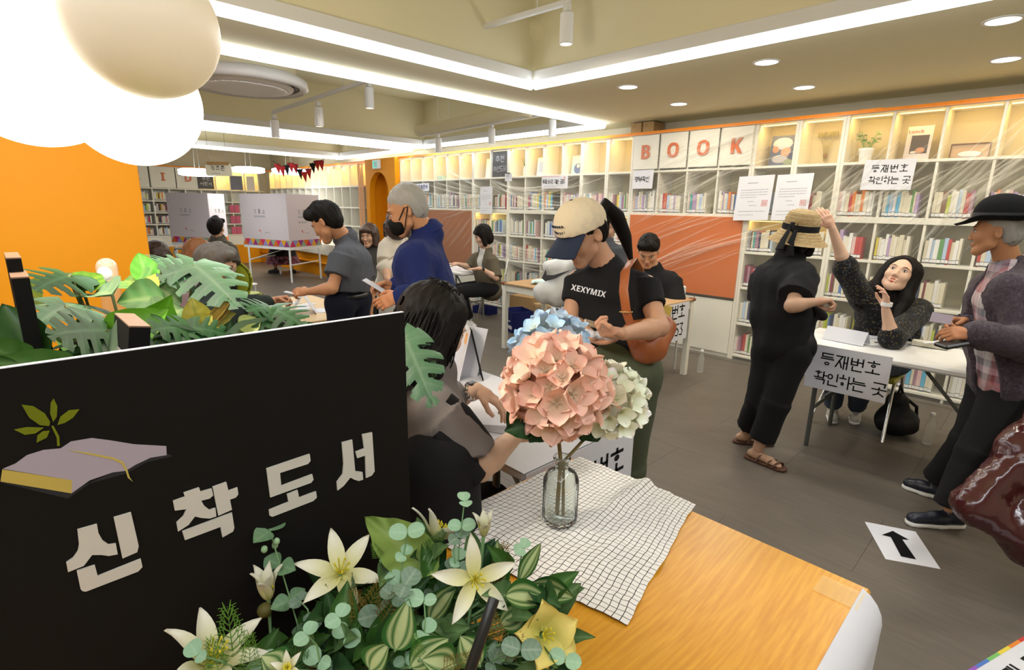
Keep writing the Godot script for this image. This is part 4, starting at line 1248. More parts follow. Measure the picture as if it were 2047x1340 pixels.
func foreground_table() -> void:
	var wood := mat("table veneer", Color.WHITE, 0.32, 0.45)
	wood.albedo_texture = ntex(1.6, lin(0.58, 0.25, 0.016), lin(0.72, 0.36, 0.034), 512, 6, 21, Vector2(9.0, 0.7))
	wood.uv1_triplanar = true; wood.uv1_scale = Vector3(1.1, 1.1, 1.1)
	var t := thing("wooden_table", "honey orange wooden table in the foreground", "table", Vector3(-0.63, 0, -0.31))
	var g := G.new(); g.box(Vector3(0, 0.722, 0), Vector3(0.92, 0.034, 2.12), 0.006); put("table_top", g, wood, t)
	for sx: float in [-0.41, 0.41]:
		for sz: float in [-1.0, 1.0]:
			g = G.new(); g.box(Vector3(sx, 0.352, sz), Vector3(0.06, 0.704, 0.06), 0.004); put("leg", g, wood, t)
		g = G.new(); g.box(Vector3(sx, 0.66, 0), Vector3(0.024, 0.09, 1.94), 0.002); put("apron", g, wood, t)
	# paper hanging from the right edge
	t = thing("hanging_paper", "white paper taped over right edge of orange table", "paper", Vector3(-0.165, 0.74, -1.0))
	g = G.new()
	g.grid(func(q: Vector2) -> Vector3:
		var s := q.y
		var x := -0.02 + 0.05 * sin(minf(s * 6.0, 1.5)) + 0.012 * sin(q.x * 5.0) * s
		return Vector3(x, 0.004 - 0.5 * pow(s, 1.4), -0.35 + 0.75 * q.x), 14, 16)
	put("sheet", g, M["paper"], t)
	g = G.new()
	g.prism(PackedVector2Array([Vector2(0, 0), Vector2(0.06, 0.06), Vector2(0.06, -0.06)]), Vector3(0.05, -0.19, 0.02), Vector3(0, 0, -1), Vector3.UP, 0.001)
	put("arrow_mark", g, M["ink"], t)
	# sticky tape
	var tm := mat("clear tape", Color(0.93, 0.8, 0.5, 0.35), 0.3, 0.6)
	tm.transparency = BaseMaterial3D.TRANSPARENCY_ALPHA
	t = thing("tape_strip", "glossy strip of clear tape at corner of orange table", "tape", Vector3(-0.22, 0.7405, -1.3))
	g = G.new()
	g.grid(func(q: Vector2) -> Vector3: return Vector3(-0.045 + 0.09 * q.x, 0.0006 + 0.0009 * noise.get_noise_2d(q.x * 14.0, q.y * 14.0), -0.035 + 0.075 * q.y), 22, 22)
	put("film", g, tm, t)
	# checked cloth
	var im := Image.create(64, 64, false, Image.FORMAT_RGB8)
	im.fill(lin(0.80, 0.78, 0.74))
	im.fill_rect(Rect2i(0, 0, 64, 6), lin(0.03, 0.025, 0.022)); im.fill_rect(Rect2i(0, 0, 6, 64), lin(0.03, 0.025, 0.022))
	var cm := mat("checked cotton", Color.WHITE, 0.9, 0.2)
	cm.albedo_texture = ImageTexture.create_from_image(im)
	cm.uv1_scale = Vector3(31, 37, 1)
	t = thing("checked_cloth", "white cloth with thin black grid under vase", "tablecloth", Vector3(-0.8, 0.74, -1.05))
	var A := Vector3(-0.285, 0, 0.36); var B := Vector3(-0.27, 0, -0.335); var C := Vector3(0.165, 0, -0.355); var D := Vector3(0.3, 0, 0.2)
	g = G.new()
	g.grid(func(q: Vector2) -> Vector3:
		var p: Vector3 = A.lerp(B, q.y).lerp(D.lerp(C, q.y), q.x)
		var r1: float = 0.016 * exp(-pow((q.x - 0.52 - 0.1 * q.y) * 18.0, 2.0)) * smoothstep(0.25, 1.0, q.y) * 1.4
		var r2: float = 0.008 * exp(-pow((q.y - 0.45 + 0.06 * q.x) * 24.0, 2.0)) * smoothstep(0.3, 0.6, q.x)
		var r3: float = 0.004 * noise.get_noise_2d(q.x * 5.0, q.y * 5.0) + 0.003 * noise.get_noise_2d(q.x * 14.0 + 9.0, q.y * 11.0)
		p.y = 0.0045 + r1 + r2 + r3
		p += Vector3(0.01 * noise.get_noise_2d(q.y * 3.0, 7.0), 0, 0.01 * noise.get_noise_2d(q.x * 3.0, 17.0))
		return p, 90, 90)
	put("cloth", g, cm, t)

func sign_board() -> void:
	var t := thing("sign_board", "large black board reading 신착도서 with open book drawing", "sign", Vector3(-0.925, 0.74, 0))
	var g := G.new(); g.box(Vector3(-0.006, 0.325, -0.125), Vector3(0.01, 0.645, 0.93), 0.0006); put("foam_core", g, M["paper"], t)
	g = G.new(); g.box(Vector3(-0.0002, 0.325, -0.125), Vector3(0.002, 0.643, 0.928)); put("black_face", g, M["black matte"], t)
	g = G.new(); g.box(Vector3(-0.0118, 0.325, -0.125), Vector3(0.002, 0.643, 0.928)); put("back_face", g, M["black matte"], t)
	var o := Vector3(0.0042, -0.74, 0)
	var X := Vector3(0, 0, -1)
	var silver := mat("cut letters", lin(0.60, 0.585, 0.54), 0.6, 0.3)
	var lt := [[[0.0249,1.1350,0.0474,1.1340,0.0472,1.1190,0.0504,1.1051,0.0567,1.0950,0.0649,1.0929,0.0649,1.0747,0.0543,1.0770,0.0462,1.0828,0.0356,1.0880,0.0240,1.0753,0.0059,1.0741,0.0061,1.0897,0.0145,1.0935,0.0208,1.1016,0.0235,1.1107], [0.0679,1.1363,0.0893,1.1358,0.0919,1.0764,0.0888,1.0667,0.0697,1.0649], [0.0154,1.0708,0.0364,1.0700,0.0373,1.0504,0.0917,1.0528,0.0922,1.0385,0.0860,1.0333,0.0208,1.0328,0.0170,1.0359,0.0156,1.0403]],
		[[0.1609,1.1411,0.1832,1.1420,0.1845,1.1338,0.2011,1.1332,0.2020,1.1204,0.1962,1.1168,0.1837,1.1179,0.1872,1.1067,0.1940,1.0960,0.2030,1.0962,0.2027,1.0804,0.1924,1.0809,0.1804,1.0872,0.1718,1.0937,0.1613,1.0826,0.1457,1.0772,0.1454,1.0935,0.1558,1.1005,0.1615,1.1115,0.1456,1.1155,0.1449,1.1327,0.1619,1.1335], [0.2029,1.1356,0.2241,1.1367,0.2257,1.1198,0.2402,1.1202,0.2403,1.1073,0.2358,1.1030,0.2264,1.1027,0.2277,1.0828,0.2059,1.0803], [0.1514,1.0746,0.2272,1.0769,0.2280,1.0470,0.2253,1.0411,0.2081,1.0374,0.2070,1.0584,0.1534,1.0577]],
		[[0.2906,1.1384,0.3698,1.1409,0.3704,1.1269,0.3652,1.1222,0.3129,1.1221,0.3130,1.0959,0.3716,1.0981,0.3732,1.0864,0.3683,1.0816,0.2922,1.0806], [0.3220,1.0752,0.3417,1.0763,0.3432,1.0595,0.3763,1.0598,0.3771,1.0469,0.3696,1.0422,0.2925,1.0411,0.2880,1.0452,0.2879,1.0568,0.3234,1.0586]],
		[[0.4352,1.1442,0.4570,1.1433,0.4586,1.0993,0.4595,1.0734,0.4754,1.0654,0.4760,1.0485,0.4660,1.0489,0.4562,1.0558,0.4483,1.0634,0.4330,1.0505,0.4197,1.0453,0.4195,1.0638,0.4323,1.0762,0.4359,1.0979], [0.4794,1.1480,0.5015,1.1460,0.5030,1.0579,0.4963,1.0507,0.4827,1.0494,0.4835,1.1003,0.4656,1.1002,0.4627,1.1150,0.4819,1.1163]]]
	for s: Array in lt:
		for p: Array in s:
			g = G.new(); g.prism(sign_poly(p), o, X, Vector3.UP, 0.004); put("letter_stroke", g, silver, t)
	var draw := [["drawn_shadow", [-0.0418,1.2348,0.0213,1.1855,0.0480,1.1996,0.0906,1.1993,0.1184,1.2088,0.1540,1.2075,0.1456,1.2157,0.1055,1.2132,0.0267,1.1960,-0.0408,1.2375], Color(0.035, 0.033, 0.036)], ["drawn_pages", [-0.0361,1.2525,-0.0234,1.2557,-0.0107,1.2638,0.0067,1.2658,0.0240,1.2625,0.0363,1.2691,0.0595,1.2674,0.0802,1.2572,0.1065,1.2429,0.1469,1.2270,0.1457,1.2120,0.1246,1.2148,0.1051,1.2098,0.0913,1.2043,0.0762,1.2072,0.0487,1.2044,0.0262,1.1922,0.0295,1.2115], Color(0.40, 0.355, 0.42)], ["drawn_spine", [-0.0368,1.2519,0.0295,1.2115,0.0262,1.1922,-0.0410,1.2360], Color(0.52, 0.40, 0.10)], ["drawn_ribbon", [0.0302,1.2585,0.0542,1.2459,0.0793,1.2306,0.0899,1.2202,0.0938,1.2058,0.0950,1.1925,0.0979,1.1837,0.0927,1.1926,0.0914,1.2052,0.0878,1.2175,0.0784,1.2275,0.0539,1.2431], Color(0.52, 0.42, 0.11)],
		["drawn_leaf", [-0.0056,1.3352,0.0053,1.3304,0.0152,1.3172,0.0188,1.3040,0.0169,1.2984,0.0077,1.3025,-0.0010,1.3156], Color(0.16, 0.19, 0.015)], ["drawn_leaf", [0.0270,1.3361,0.0293,1.3242,0.0266,1.3096,0.0219,1.3031,0.0204,1.3158,0.0231,1.3304], Color(0.16, 0.19, 0.015)], ["drawn_leaf", [0.0516,1.3138,0.0433,1.3035,0.0335,1.2983,0.0255,1.2975,0.0304,1.3085,0.0404,1.3152], Color(0.17, 0.2, 0.015)], ["drawn_leaf", [-0.0179,1.3033,-0.0049,1.3031,0.0113,1.2975,0.0019,1.2920,-0.0085,1.2930], Color(0.17, 0.2, 0.015)], ["drawn_leaf", [0.0010,1.2785,0.0035,1.2885,0.0095,1.2928,0.0166,1.2917,0.0124,1.2827], Color(0.16, 0.19, 0.015)], ["drawn_stem", [0.0190,1.2978,0.0215,1.2971,0.0252,1.2804,0.0237,1.2667,0.0211,1.2675,0.0222,1.2797], Color(0.17, 0.2, 0.015)]]
	for k in draw.size():
		g = G.new(); g.col = draw[k][2]
		g.prism(sign_poly(draw[k][1]), o + Vector3(-0.003 + 0.0003 * minf(k, 4.0), 0, 0), X, Vector3.UP, 0.001); put(draw[k][0], g, M["matte"], t)

# ---------------------------------------------------------------- flowers and leaves
func leaf_xf(a: Vector3, b: Vector3, w: float, face: Vector3) -> Transform3D:
	var y := b - a
	var x := y.cross(face).normalized()
	var z := x.cross(y).normalized()
	return Transform3D(Basis(x * w, y, z * y.length()), a)

# leaf of length 1 along y, half width 0.5 along x; kind: lance, heart, round, stripe
func leaf_mesh(kind: String, c0: Color, c1: Color, droop := 0.25, cup := 0.25, bumps := 0.0) -> G:
	var g := G.new()
	var ns := 10
	var nt := 16
	var stripe := kind == "stripe"
	var k := g.v.size()
	var pts := []
	var cols := []
	for b in nt + 1:
		var t := float(b) / nt
		var w: float
		if kind == "round": w = sqrt(maxf(0.0, 1.0 - pow(2.0 * t - 1.0, 2.0)))
		elif kind == "heart": w = sin(PI * pow(t, 0.55)) * 1.02
		else: w = pow(sin(PI * pow(t, 0.8)), 0.9)
		for a in ns + 1:
			var s := 2.0 * a / ns - 1.0
			var p := Vector3(s * w * 0.5, t, -droop * t * t + cup * 0.5 * s * s * w - 0.02 * (1.0 - absf(s)) + bumps * 0.03 * sin(t * 22.0 - absf(s) * 5.0) * absf(s))
			if kind == "heart" and t < 0.25: p.y -= (0.25 - t) * absf(s) * 0.8
			pts.append(p)
			var m := absf(s)
			var cc := c0
			if stripe:
				var q := fposmod(m * 3.2 + 0.15, 1.0)
				cc = c1 if (m < 0.22 or (q < 0.3 and m < 0.95)) else c0
			elif m < 0.12: cc = c0.lerp(c1, 0.6)
			else: cc = c0.lerp(c1, 0.25 * (0.5 + 0.5 * sin(t * 22.0 - m * 6.0)))
			cols.append(cc)
	var W := ns + 1
	for b in nt + 1:
		for a in W:
			var dx: Vector3 = pts[b * W + mini(a + 1, ns)] - pts[b * W + maxi(a - 1, 0)]
			var dy: Vector3 = pts[mini(b + 1, nt) * W + a] - pts[maxi(b - 1, 0) * W + a]
			var nn := dx.cross(dy)
			g.col = cols[b * W + a]
			g.vert(pts[b * W + a], nn.normalized() if nn.length() > 1e-9 else Vector3.BACK)
	for b in nt:
		for a in ns:
			var q := k + b * W + a
			g.tri(q, q + 1, q + W + 1); g.tri(q, q + W + 1, q + W)
	return g

func monstera_mesh(seed_: int, c0: Color, c1: Color) -> G:
	var g := G.new()
	var r := RandomNumberGenerator.new()
	r.seed = seed_
	var nl := 4.4
	for side: float in [-1.0, 1.0]:
		var ph := r.randf() * 0.25
		var nt := 56
		var ns := 9
		var at := func(q: Vector2) -> Vector3:
			var t := q.y
			var w := 0.56 * pow(sin(PI * pow(clampf(t * 0.93 + 0.06, 0.0, 1.0), 0.62)), 0.75)
			var f := fposmod(t * nl + ph - q.x * 0.12, 1.0)
			w *= 1.0 - 0.10 * absf(f - 0.5)
			var y := t * 1.0 - 0.02 + q.x * (0.10 if t > 0.2 else -0.22 + 1.6 * t)
			return Vector3(side * q.x * w, y, -0.22 * t * t - 0.25 * q.x * q.x * w + 0.03 * sin(f * PI) * q.x)
		g.col = c0
		var start := g.v.size()
		g.grid(at, ns, nt, func(q: Vector2) -> bool:
			var f := fposmod(q.y * nl + ph - q.x * 0.12, 1.0)
			return q.y > 0.12 and q.y < 0.93 and q.x > 0.36 and f > 0.87 - 0.24 * q.x)
		for k in range(start, g.v.size()):
			var u := g.u[k]
			var f := fposmod(u.y * nl + ph - u.x * 0.12, 1.0)
			var m := 0.6 if u.x < 0.06 else 0.3 if absf(f - 0.42) < 0.05 else 0.12 * r.randf()
			g.c[k] = c0.lerp(c1, m)
	return g

func foliage_mat(called: String, rough := 0.45) -> StandardMaterial3D:
	var m := mat(called, Color.WHITE, rough, 0.4)
	m.backlight_enabled = true; m.backlight = Color(0.12, 0.14, 0.06)
	return m

func monsteras() -> void:
	var fm := foliage_mat("monstera leaf", 0.42)
	var dark := Color(0.010, 0.048, 0.012)
	var mid := Color(0.04, 0.115, 0.045)
	var grey := Color(0.065, 0.14, 0.075)
	var pale := Color(0.10, 0.22, 0.10)
	var box := thing("planter_box", "planter hidden behind black board", "planter", Vector3(-1.32, 0, -0.22))
	var g := G.new()
	g.box(Vector3(0, 0.46, 0), Vector3(0.36, 0.92, 0.62), 0.006); put("body", g, M["white melamine"], box)
	var t := thing("monstera_plant", "leafy artificial monstera and mixed foliage behind black board", "plant", Vector3(-1.3, 0.92, -0.28))
	var o := t.position
	# [attach px, tip px, depth attach, depth tip, width, dark/light, stem foot]
	var L := [[V(-1.456,1.444,-.103), V(-1.407,1.439,-.048), 0.13, 0, V(-1.43,1.395,-.113)], [V(-1.48,1.443,-.108), V(-1.66,1.448,-.16), 0.11, 0, V(-1.424,1.384,-.115)],
		[V(-1.318,1.401,-.082), V(-1.275,1.38,-.017), 0.12, 2, V(-1.261,1.334,-.088)], [V(-1.344,1.397,-.084), V(-1.453,1.398,-.135), 0.12, 2, V(-1.258,1.334,-.092)],
		[V(-1.195,1.369,-.124), V(-1.171,1.389,-.052), 0.15, 0, V(-1.188,1.331,-.133)], [V(-1.208,1.367,-.125), V(-1.114,1.34,-.095), 0.13, 0, V(-1.187,1.327,-.132)], [V(-1.232,1.362,-.128), V(-1.308,1.368,-.2), 0.10, 0, V(-1.188,1.331,-.133)],
		[V(-1.366,1.462,-.319), V(-1.206,1.417,-.351), 0.14, 2, V(-1.372,1.313,-.291)], [V(-1.365,1.455,-.318), V(-1.358,1.451,-.25), 0.14, 2, V(-1.372,1.313,-.291)], [V(-1.388,1.453,-.324), V(-1.483,1.465,-.421), 0.13, 2, V(-1.372,1.313,-.291)],
		[V(-1.659,1.446,-.338), V(-1.61,1.455,-.288), 0.13, 1, V(-1.638,1.36,-.301)], [V(-1.659,1.446,-.338), V(-1.742,1.461,-.376), 0.10, 1, V(-1.638,1.36,-.301)], [V(-1.627,1.419,-.331), V(-1.53,1.393,-.304), 0.10, 1, V(-1.635,1.347,-.299)],
		[V(-1.176,1.357,-.258), V(-1.148,1.382,-.191), 0.12, 0, V(-1.182,1.332,-.257)], [V(-1.176,1.357,-.258), V(-1.156,1.348,-.319), 0.09, 0, V(-1.182,1.332,-.257)], [V(-1.176,1.357,-.258), V(-1.116,1.352,-.199), 0.09, 0, V(-1.182,1.332,-.257)],
		[V(-1.207,1.374,-.423), V(-1.179,1.391,-.369), 0.11, 0, V(-1.205,1.337,-.412)], [V(-1.207,1.374,-.423), V(-1.101,1.37,-.442), 0.11, 0, V(-1.205,1.337,-.412)], [V(-1.228,1.37,-.43), V(-1.362,1.369,-.439), 0.08, 0, V(-1.205,1.337,-.412)], [V(-1.197,1.376,-.419), V(-1.135,1.356,-.373), 0.08, 0, V(-1.205,1.337,-.412)],
		[V(-1.034,1.295,-.662), V(-.881,1.216,-.614), 0.12, 2, V(-1.064,1.214,-.662)], [V(-1.056,1.304,-.671), V(-.95,1.239,-.669), 0.07, 2, V(-1.064,1.214,-.662)]]
	var pal := [[dark, mid], [mid, pale], [grey, Color(0.16, 0.24, 0.15)]]
	var var_m := []
	for k in 3: var_m.append([monstera_mesh(k + 1, pal[k][0], pal[k][1]).mesh(), monstera_mesh(k + 11, pal[k][0], pal[k][1]).mesh()])
	var sm := mat("leaf stalk", lin(0.16, 0.17, 0.07), 0.6, 0.3)
	for k in L.size():
		var l: Array = L[k]
		var eye := Vector3(0, 1.6, 0)
		var face: Vector3 = ((eye - l[0]).normalized() * 0.55 + Vector3.UP * 0.8).normalized()
		if k >= 20: face = (eye - l[0]).normalized()
		var xf := leaf_xf(l[0] - o, l[1] - o, l[2] * 0.95, face)
		var lm := put("leaf", var_m[l[3]][k % 2], fm, t)
		lm.transform = xf
		g = G.new(); g.tube([l[0] - o, l[4] - o, (l[4] - o) * Vector3(0.6, 0, 0.6)], [0.0035, 0.005, 0.006], 7); put("stalk", g, sm, t)
	# plain broad leaves: [base, tip, width, color index]
	var bright := Color(0.12, 0.33, 0.015)
	var H := [[V(-1.281,1.3,-.204), V(-1.223,1.411,-.228), 0.12, "heart", bright, Color(0.2, 0.45, 0.04)], [V(-1.209,1.335,-.143), V(-1.187,1.405,-.218), 0.1, "heart", bright, Color(0.2, 0.45, 0.04)], [V(-1.545,1.395,-.26), V(-1.582,1.484,-.253), 0.06, "lance", Color(0.10, 0.34, 0.04), Color(0.3, 0.5, 0.12)], [V(-1.469,1.416,-.124), V(-1.509,1.447,-.168), 0.06, "heart", Color(0.10, 0.25, 0.02), Color(0.3, 0.4, 0.05)],
		[V(-1.399,1.389,-.261), V(-1.414,1.394,-.173), 0.09, "lance", Color(0.08, 0.22, 0.06), Color(0.32, 0.42, 0.16)], [V(-1.498,1.402,-.237), V(-1.605,1.429,-.21), 0.1, "lance", Color(0.07, 0.2, 0.05), Color(0.35, 0.45, 0.12)], [V(-1.359,1.41,-.161), V(-1.463,1.421,-.133), 0.09, "lance", Color(0.12, 0.22, 0.12), Color(0.3, 0.38, 0.2)],
		[V(-1.125,1.343,-.114), V(-1.103,1.35,-.182), 0.13, "lance", Color(0.16, 0.25, 0.14), Color(0.36, 0.42, 0.24)], [V(-1.169,1.336,-.184), V(-1.141,1.343,-.288), 0.06, "lance", Color(0.16, 0.25, 0.14), Color(0.36, 0.42, 0.24)], [V(-1.163,1.318,-.301), V(-1.136,1.349,-.457), 0.06, "lance", Color(0.18, 0.27, 0.16), Color(0.36, 0.42, 0.24)],
		[V(-1.281,1.361,-.225), V(-1.306,1.383,-.28), 0.1, "lance", Color(0.12, 0.22, 0.1), Color(0.4, 0.48, 0.2)], [V(-1.474,1.403,-.263), V(-1.479,1.36,-.316), 0.07, "lance", Color(0.1, 0.22, 0.08), Color(0.4, 0.48, 0.25)], [V(-1.525,1.388,-.057), V(-1.487,1.422,-.034), 0.08, "lance", Color(0.12, 0.18, 0.02), Color(0.3, 0.3, 0.05)],
		[V(-1.242,1.342,-.287), V(-1.243,1.406,-.279), 0.055, "lance", Color(0.50, 0.42, 0.06), Color(0.14, 0.22, 0.03)], [V(-1.239,1.343,-.291), V(-1.22,1.374,-.351), 0.045, "lance", Color(0.52, 0.44, 0.10), Color(0.2, 0.25, 0.04)], [V(-1.223,1.342,-.278), V(-1.21,1.373,-.301), 0.05, "lance", Color(0.48, 0.42, 0.05), Color(0.15, 0.2, 0.03)], [V(-1.229,1.348,-.303), V(-1.231,1.407,-.351), 0.022, "lance", Color(0.36, 0.24, 0.05), Color(0.5, 0.4, 0.1)], [V(-1.227,1.346,-.305), V(-1.225,1.392,-.351), 0.022, "lance", Color(0.42, 0.28, 0.06), Color(0.5, 0.4, 0.1)], [V(-1.501,1.42,-.24), V(-1.419,1.411,-.248), 0.05, "lance", Color(0.45, 0.44, 0.08), Color(0.2, 0.3, 0.05)], [V(-1.161,1.343,-.341), V(-1.157,1.364,-.382), 0.05, "lance", Color(0.32, 0.38, 0.1), Color(0.5, 0.5, 0.15)]]
	for l: Array in H:
		var face: Vector3 = ((Vector3(0, 1.6, 0) - l[0]).normalized() * 0.8 + Vector3.UP * 0.5).normalized()
		var lm := put("leaf", leaf_mesh(l[3], l[4], l[5], 0.2, 0.3, 0.6), fm, t)
		lm.transform = leaf_xf(l[0] - o, l[1] - o, l[2], face)
		g = G.new(); g.tube([l[0] - o, ((l[0] - o) * Vector3(0.8, 0.4, 0.8)), (l[0] - o) * Vector3(0.6, 0, 0.6)], [0.003], 6); put("stalk", g, sm, t)
	# low filler foliage
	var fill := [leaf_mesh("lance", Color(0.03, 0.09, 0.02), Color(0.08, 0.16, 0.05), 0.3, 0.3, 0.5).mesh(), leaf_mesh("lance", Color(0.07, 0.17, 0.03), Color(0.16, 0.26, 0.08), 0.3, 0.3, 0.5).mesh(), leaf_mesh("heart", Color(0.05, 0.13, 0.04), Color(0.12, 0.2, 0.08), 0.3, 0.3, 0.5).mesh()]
	for k in 110:
		var f := rng.randf()
		var base := Vector3(-1.24 + rng.randf_range(-0.12, 0.1), lerpf(1.24, 1.13, f) + rng.randf() * 0.1, 0.1 - 0.72 * f)
		var dir := Vector3(rng.randf_range(-0.6, 0.9), rng.randf_range(0.1, 0.9), rng.randf_range(-1, 1)).normalized() * rng.randf_range(0.07, 0.13)
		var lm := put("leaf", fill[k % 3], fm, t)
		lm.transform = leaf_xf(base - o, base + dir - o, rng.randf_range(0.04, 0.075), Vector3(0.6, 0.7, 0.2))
		g = G.new(); g.tube([base - o, base - o - Vector3(0, 0.3, 0)], [0.003], 5); put("stalk", g, sm, t)
	# clear capsule pack with two white discs
	t = thing("capsule_pack", "clear plastic capsule pack with two white discs among leaves", "package", V(-1.614,1.393,-.189))
	var cl := mat("clear plastic", Color(1, 1, 1, 0.12), 0.08, 0.5)
	cl.transparency = BaseMaterial3D.TRANSPARENCY_ALPHA
	g = G.new()
	var pr := []
	for k in 9: pr.append(Vector2(0.022 * cos(PI / 2 * (1.0 - k / 8.0)), -0.07 - 0.022 * sin(PI / 2 * (1.0 - k / 8.0))))
	for k in 9: pr.append(Vector2(0.022 * cos(PI / 2 * k / 8.0), 0.05 + 0.022 * sin(PI / 2 * k / 8.0)))
	g.lathe(pr, 24); put("shell", g, cl, t)
	for k in 2:
		g = G.new(); g.ball(Vector3(0.004, 0.035 - k * 0.04, 0.006), Vector3(0.018, 0.017, 0.008), Basis(Vector3.UP, 0.8), 20, 12); put("disc", g, M["white plastic"], t)
	# frames at the far left
	var cop := mat("copper frame", lin(0.30, 0.18, 0.12), 0.45, 0.4, 0.2)
	var fr := [[V(-1.281,1.498,-.021), 0.02, 0.13, 0.0, "tall black frame with copper top edge at left border"], [V(-1.199,1.472,-.023), 0.023, 0.11, 0.0, "second black frame in front of the tall one"], [V(-1.037,1.406,-.048), 0.03, 0.14, 0.16, "open black box frame leaning beside monstera leaves"]]
	for k in 3:
		var a: Vector3 = fr[k][0]
		t = thing("framed_picture", fr[k][4], "picture frame", Vector3(a.x, 0.742, a.z), "black frames behind the board")
		var h := a.y - 0.742
		var bs := Basis(Vector3(-1, 0, 0), Vector3(0, 1, -fr[k][3]).normalized(), Vector3(0, -fr[k][3], -1).normalized())
		g = G.new(); g.box(bs * Vector3(fr[k][2] / 2, h / 2, 0), Vector3(fr[k][2], h, fr[k][1]), 0.001, bs); put("panel_body", g, M["black matte"], t)
		g = G.new(); g.box(bs * Vector3(fr[k][2] / 2, h + 0.001, 0), Vector3(fr[k][2], 0.003, fr[k][1]), 0.0005, bs); put("copper_edge", g, cop, t)
		if k == 2:
			g = G.new(); g.box(bs * Vector3(fr[k][2] / 2, h / 2, -fr[k][1] / 2 - 0.001), Vector3(fr[k][2] * 0.8, h * 0.85, 0.002), 0, bs); put("picture", g, mat("grey print", lin(0.3, 0.29, 0.25), 0.5, 0.4), t)

func petal(len_: float, wid: float, c0: Color, c1: Color, curl: float, sharp := 0.75) -> G:
	var g := G.new()
	var nt := 8
	var ns := 6
	g.grid(func(q: Vector2) -> Vector3:
		var w := pow(sin(PI * pow(q.y * 0.96 + 0.03, sharp)), 0.8) * wid * 0.5
		var s := q.x * 2.0 - 1.0
		return Vector3(s * w, q.y * len_, curl * len_ * q.y * q.y + 0.25 * wid * s * s * 0.6 - 0.12 * wid * cos(q.y * 4.0)), ns, nt)
	for k in g.v.size(): g.c[k] = c0.lerp(c1, clampf(g.u[k].y * 1.25, 0, 1))
	return g

func floret(c0: Color, c1: Color, s: int) -> G:
	var g := G.new()
	var r := RandomNumberGenerator.new()
	r.seed = s
	for k in 4:
		var p := petal(0.5, 0.5, c0, c1, 0.12 + r.randf() * 0.25, 0.95)
		g.add(p, Transform3D(Basis(Vector3.BACK, k * PI / 2 + r.randf_range(-0.15, 0.15)) * Basis(Vector3.RIGHT, r.randf_range(0.15, 0.4)), Vector3.ZERO))
	g.col = c0 * 0.8
	g.ball(Vector3(0, 0, 0.02), Vector3(0.035, 0.035, 0.03), Basis.IDENTITY, 8, 5)
	return g

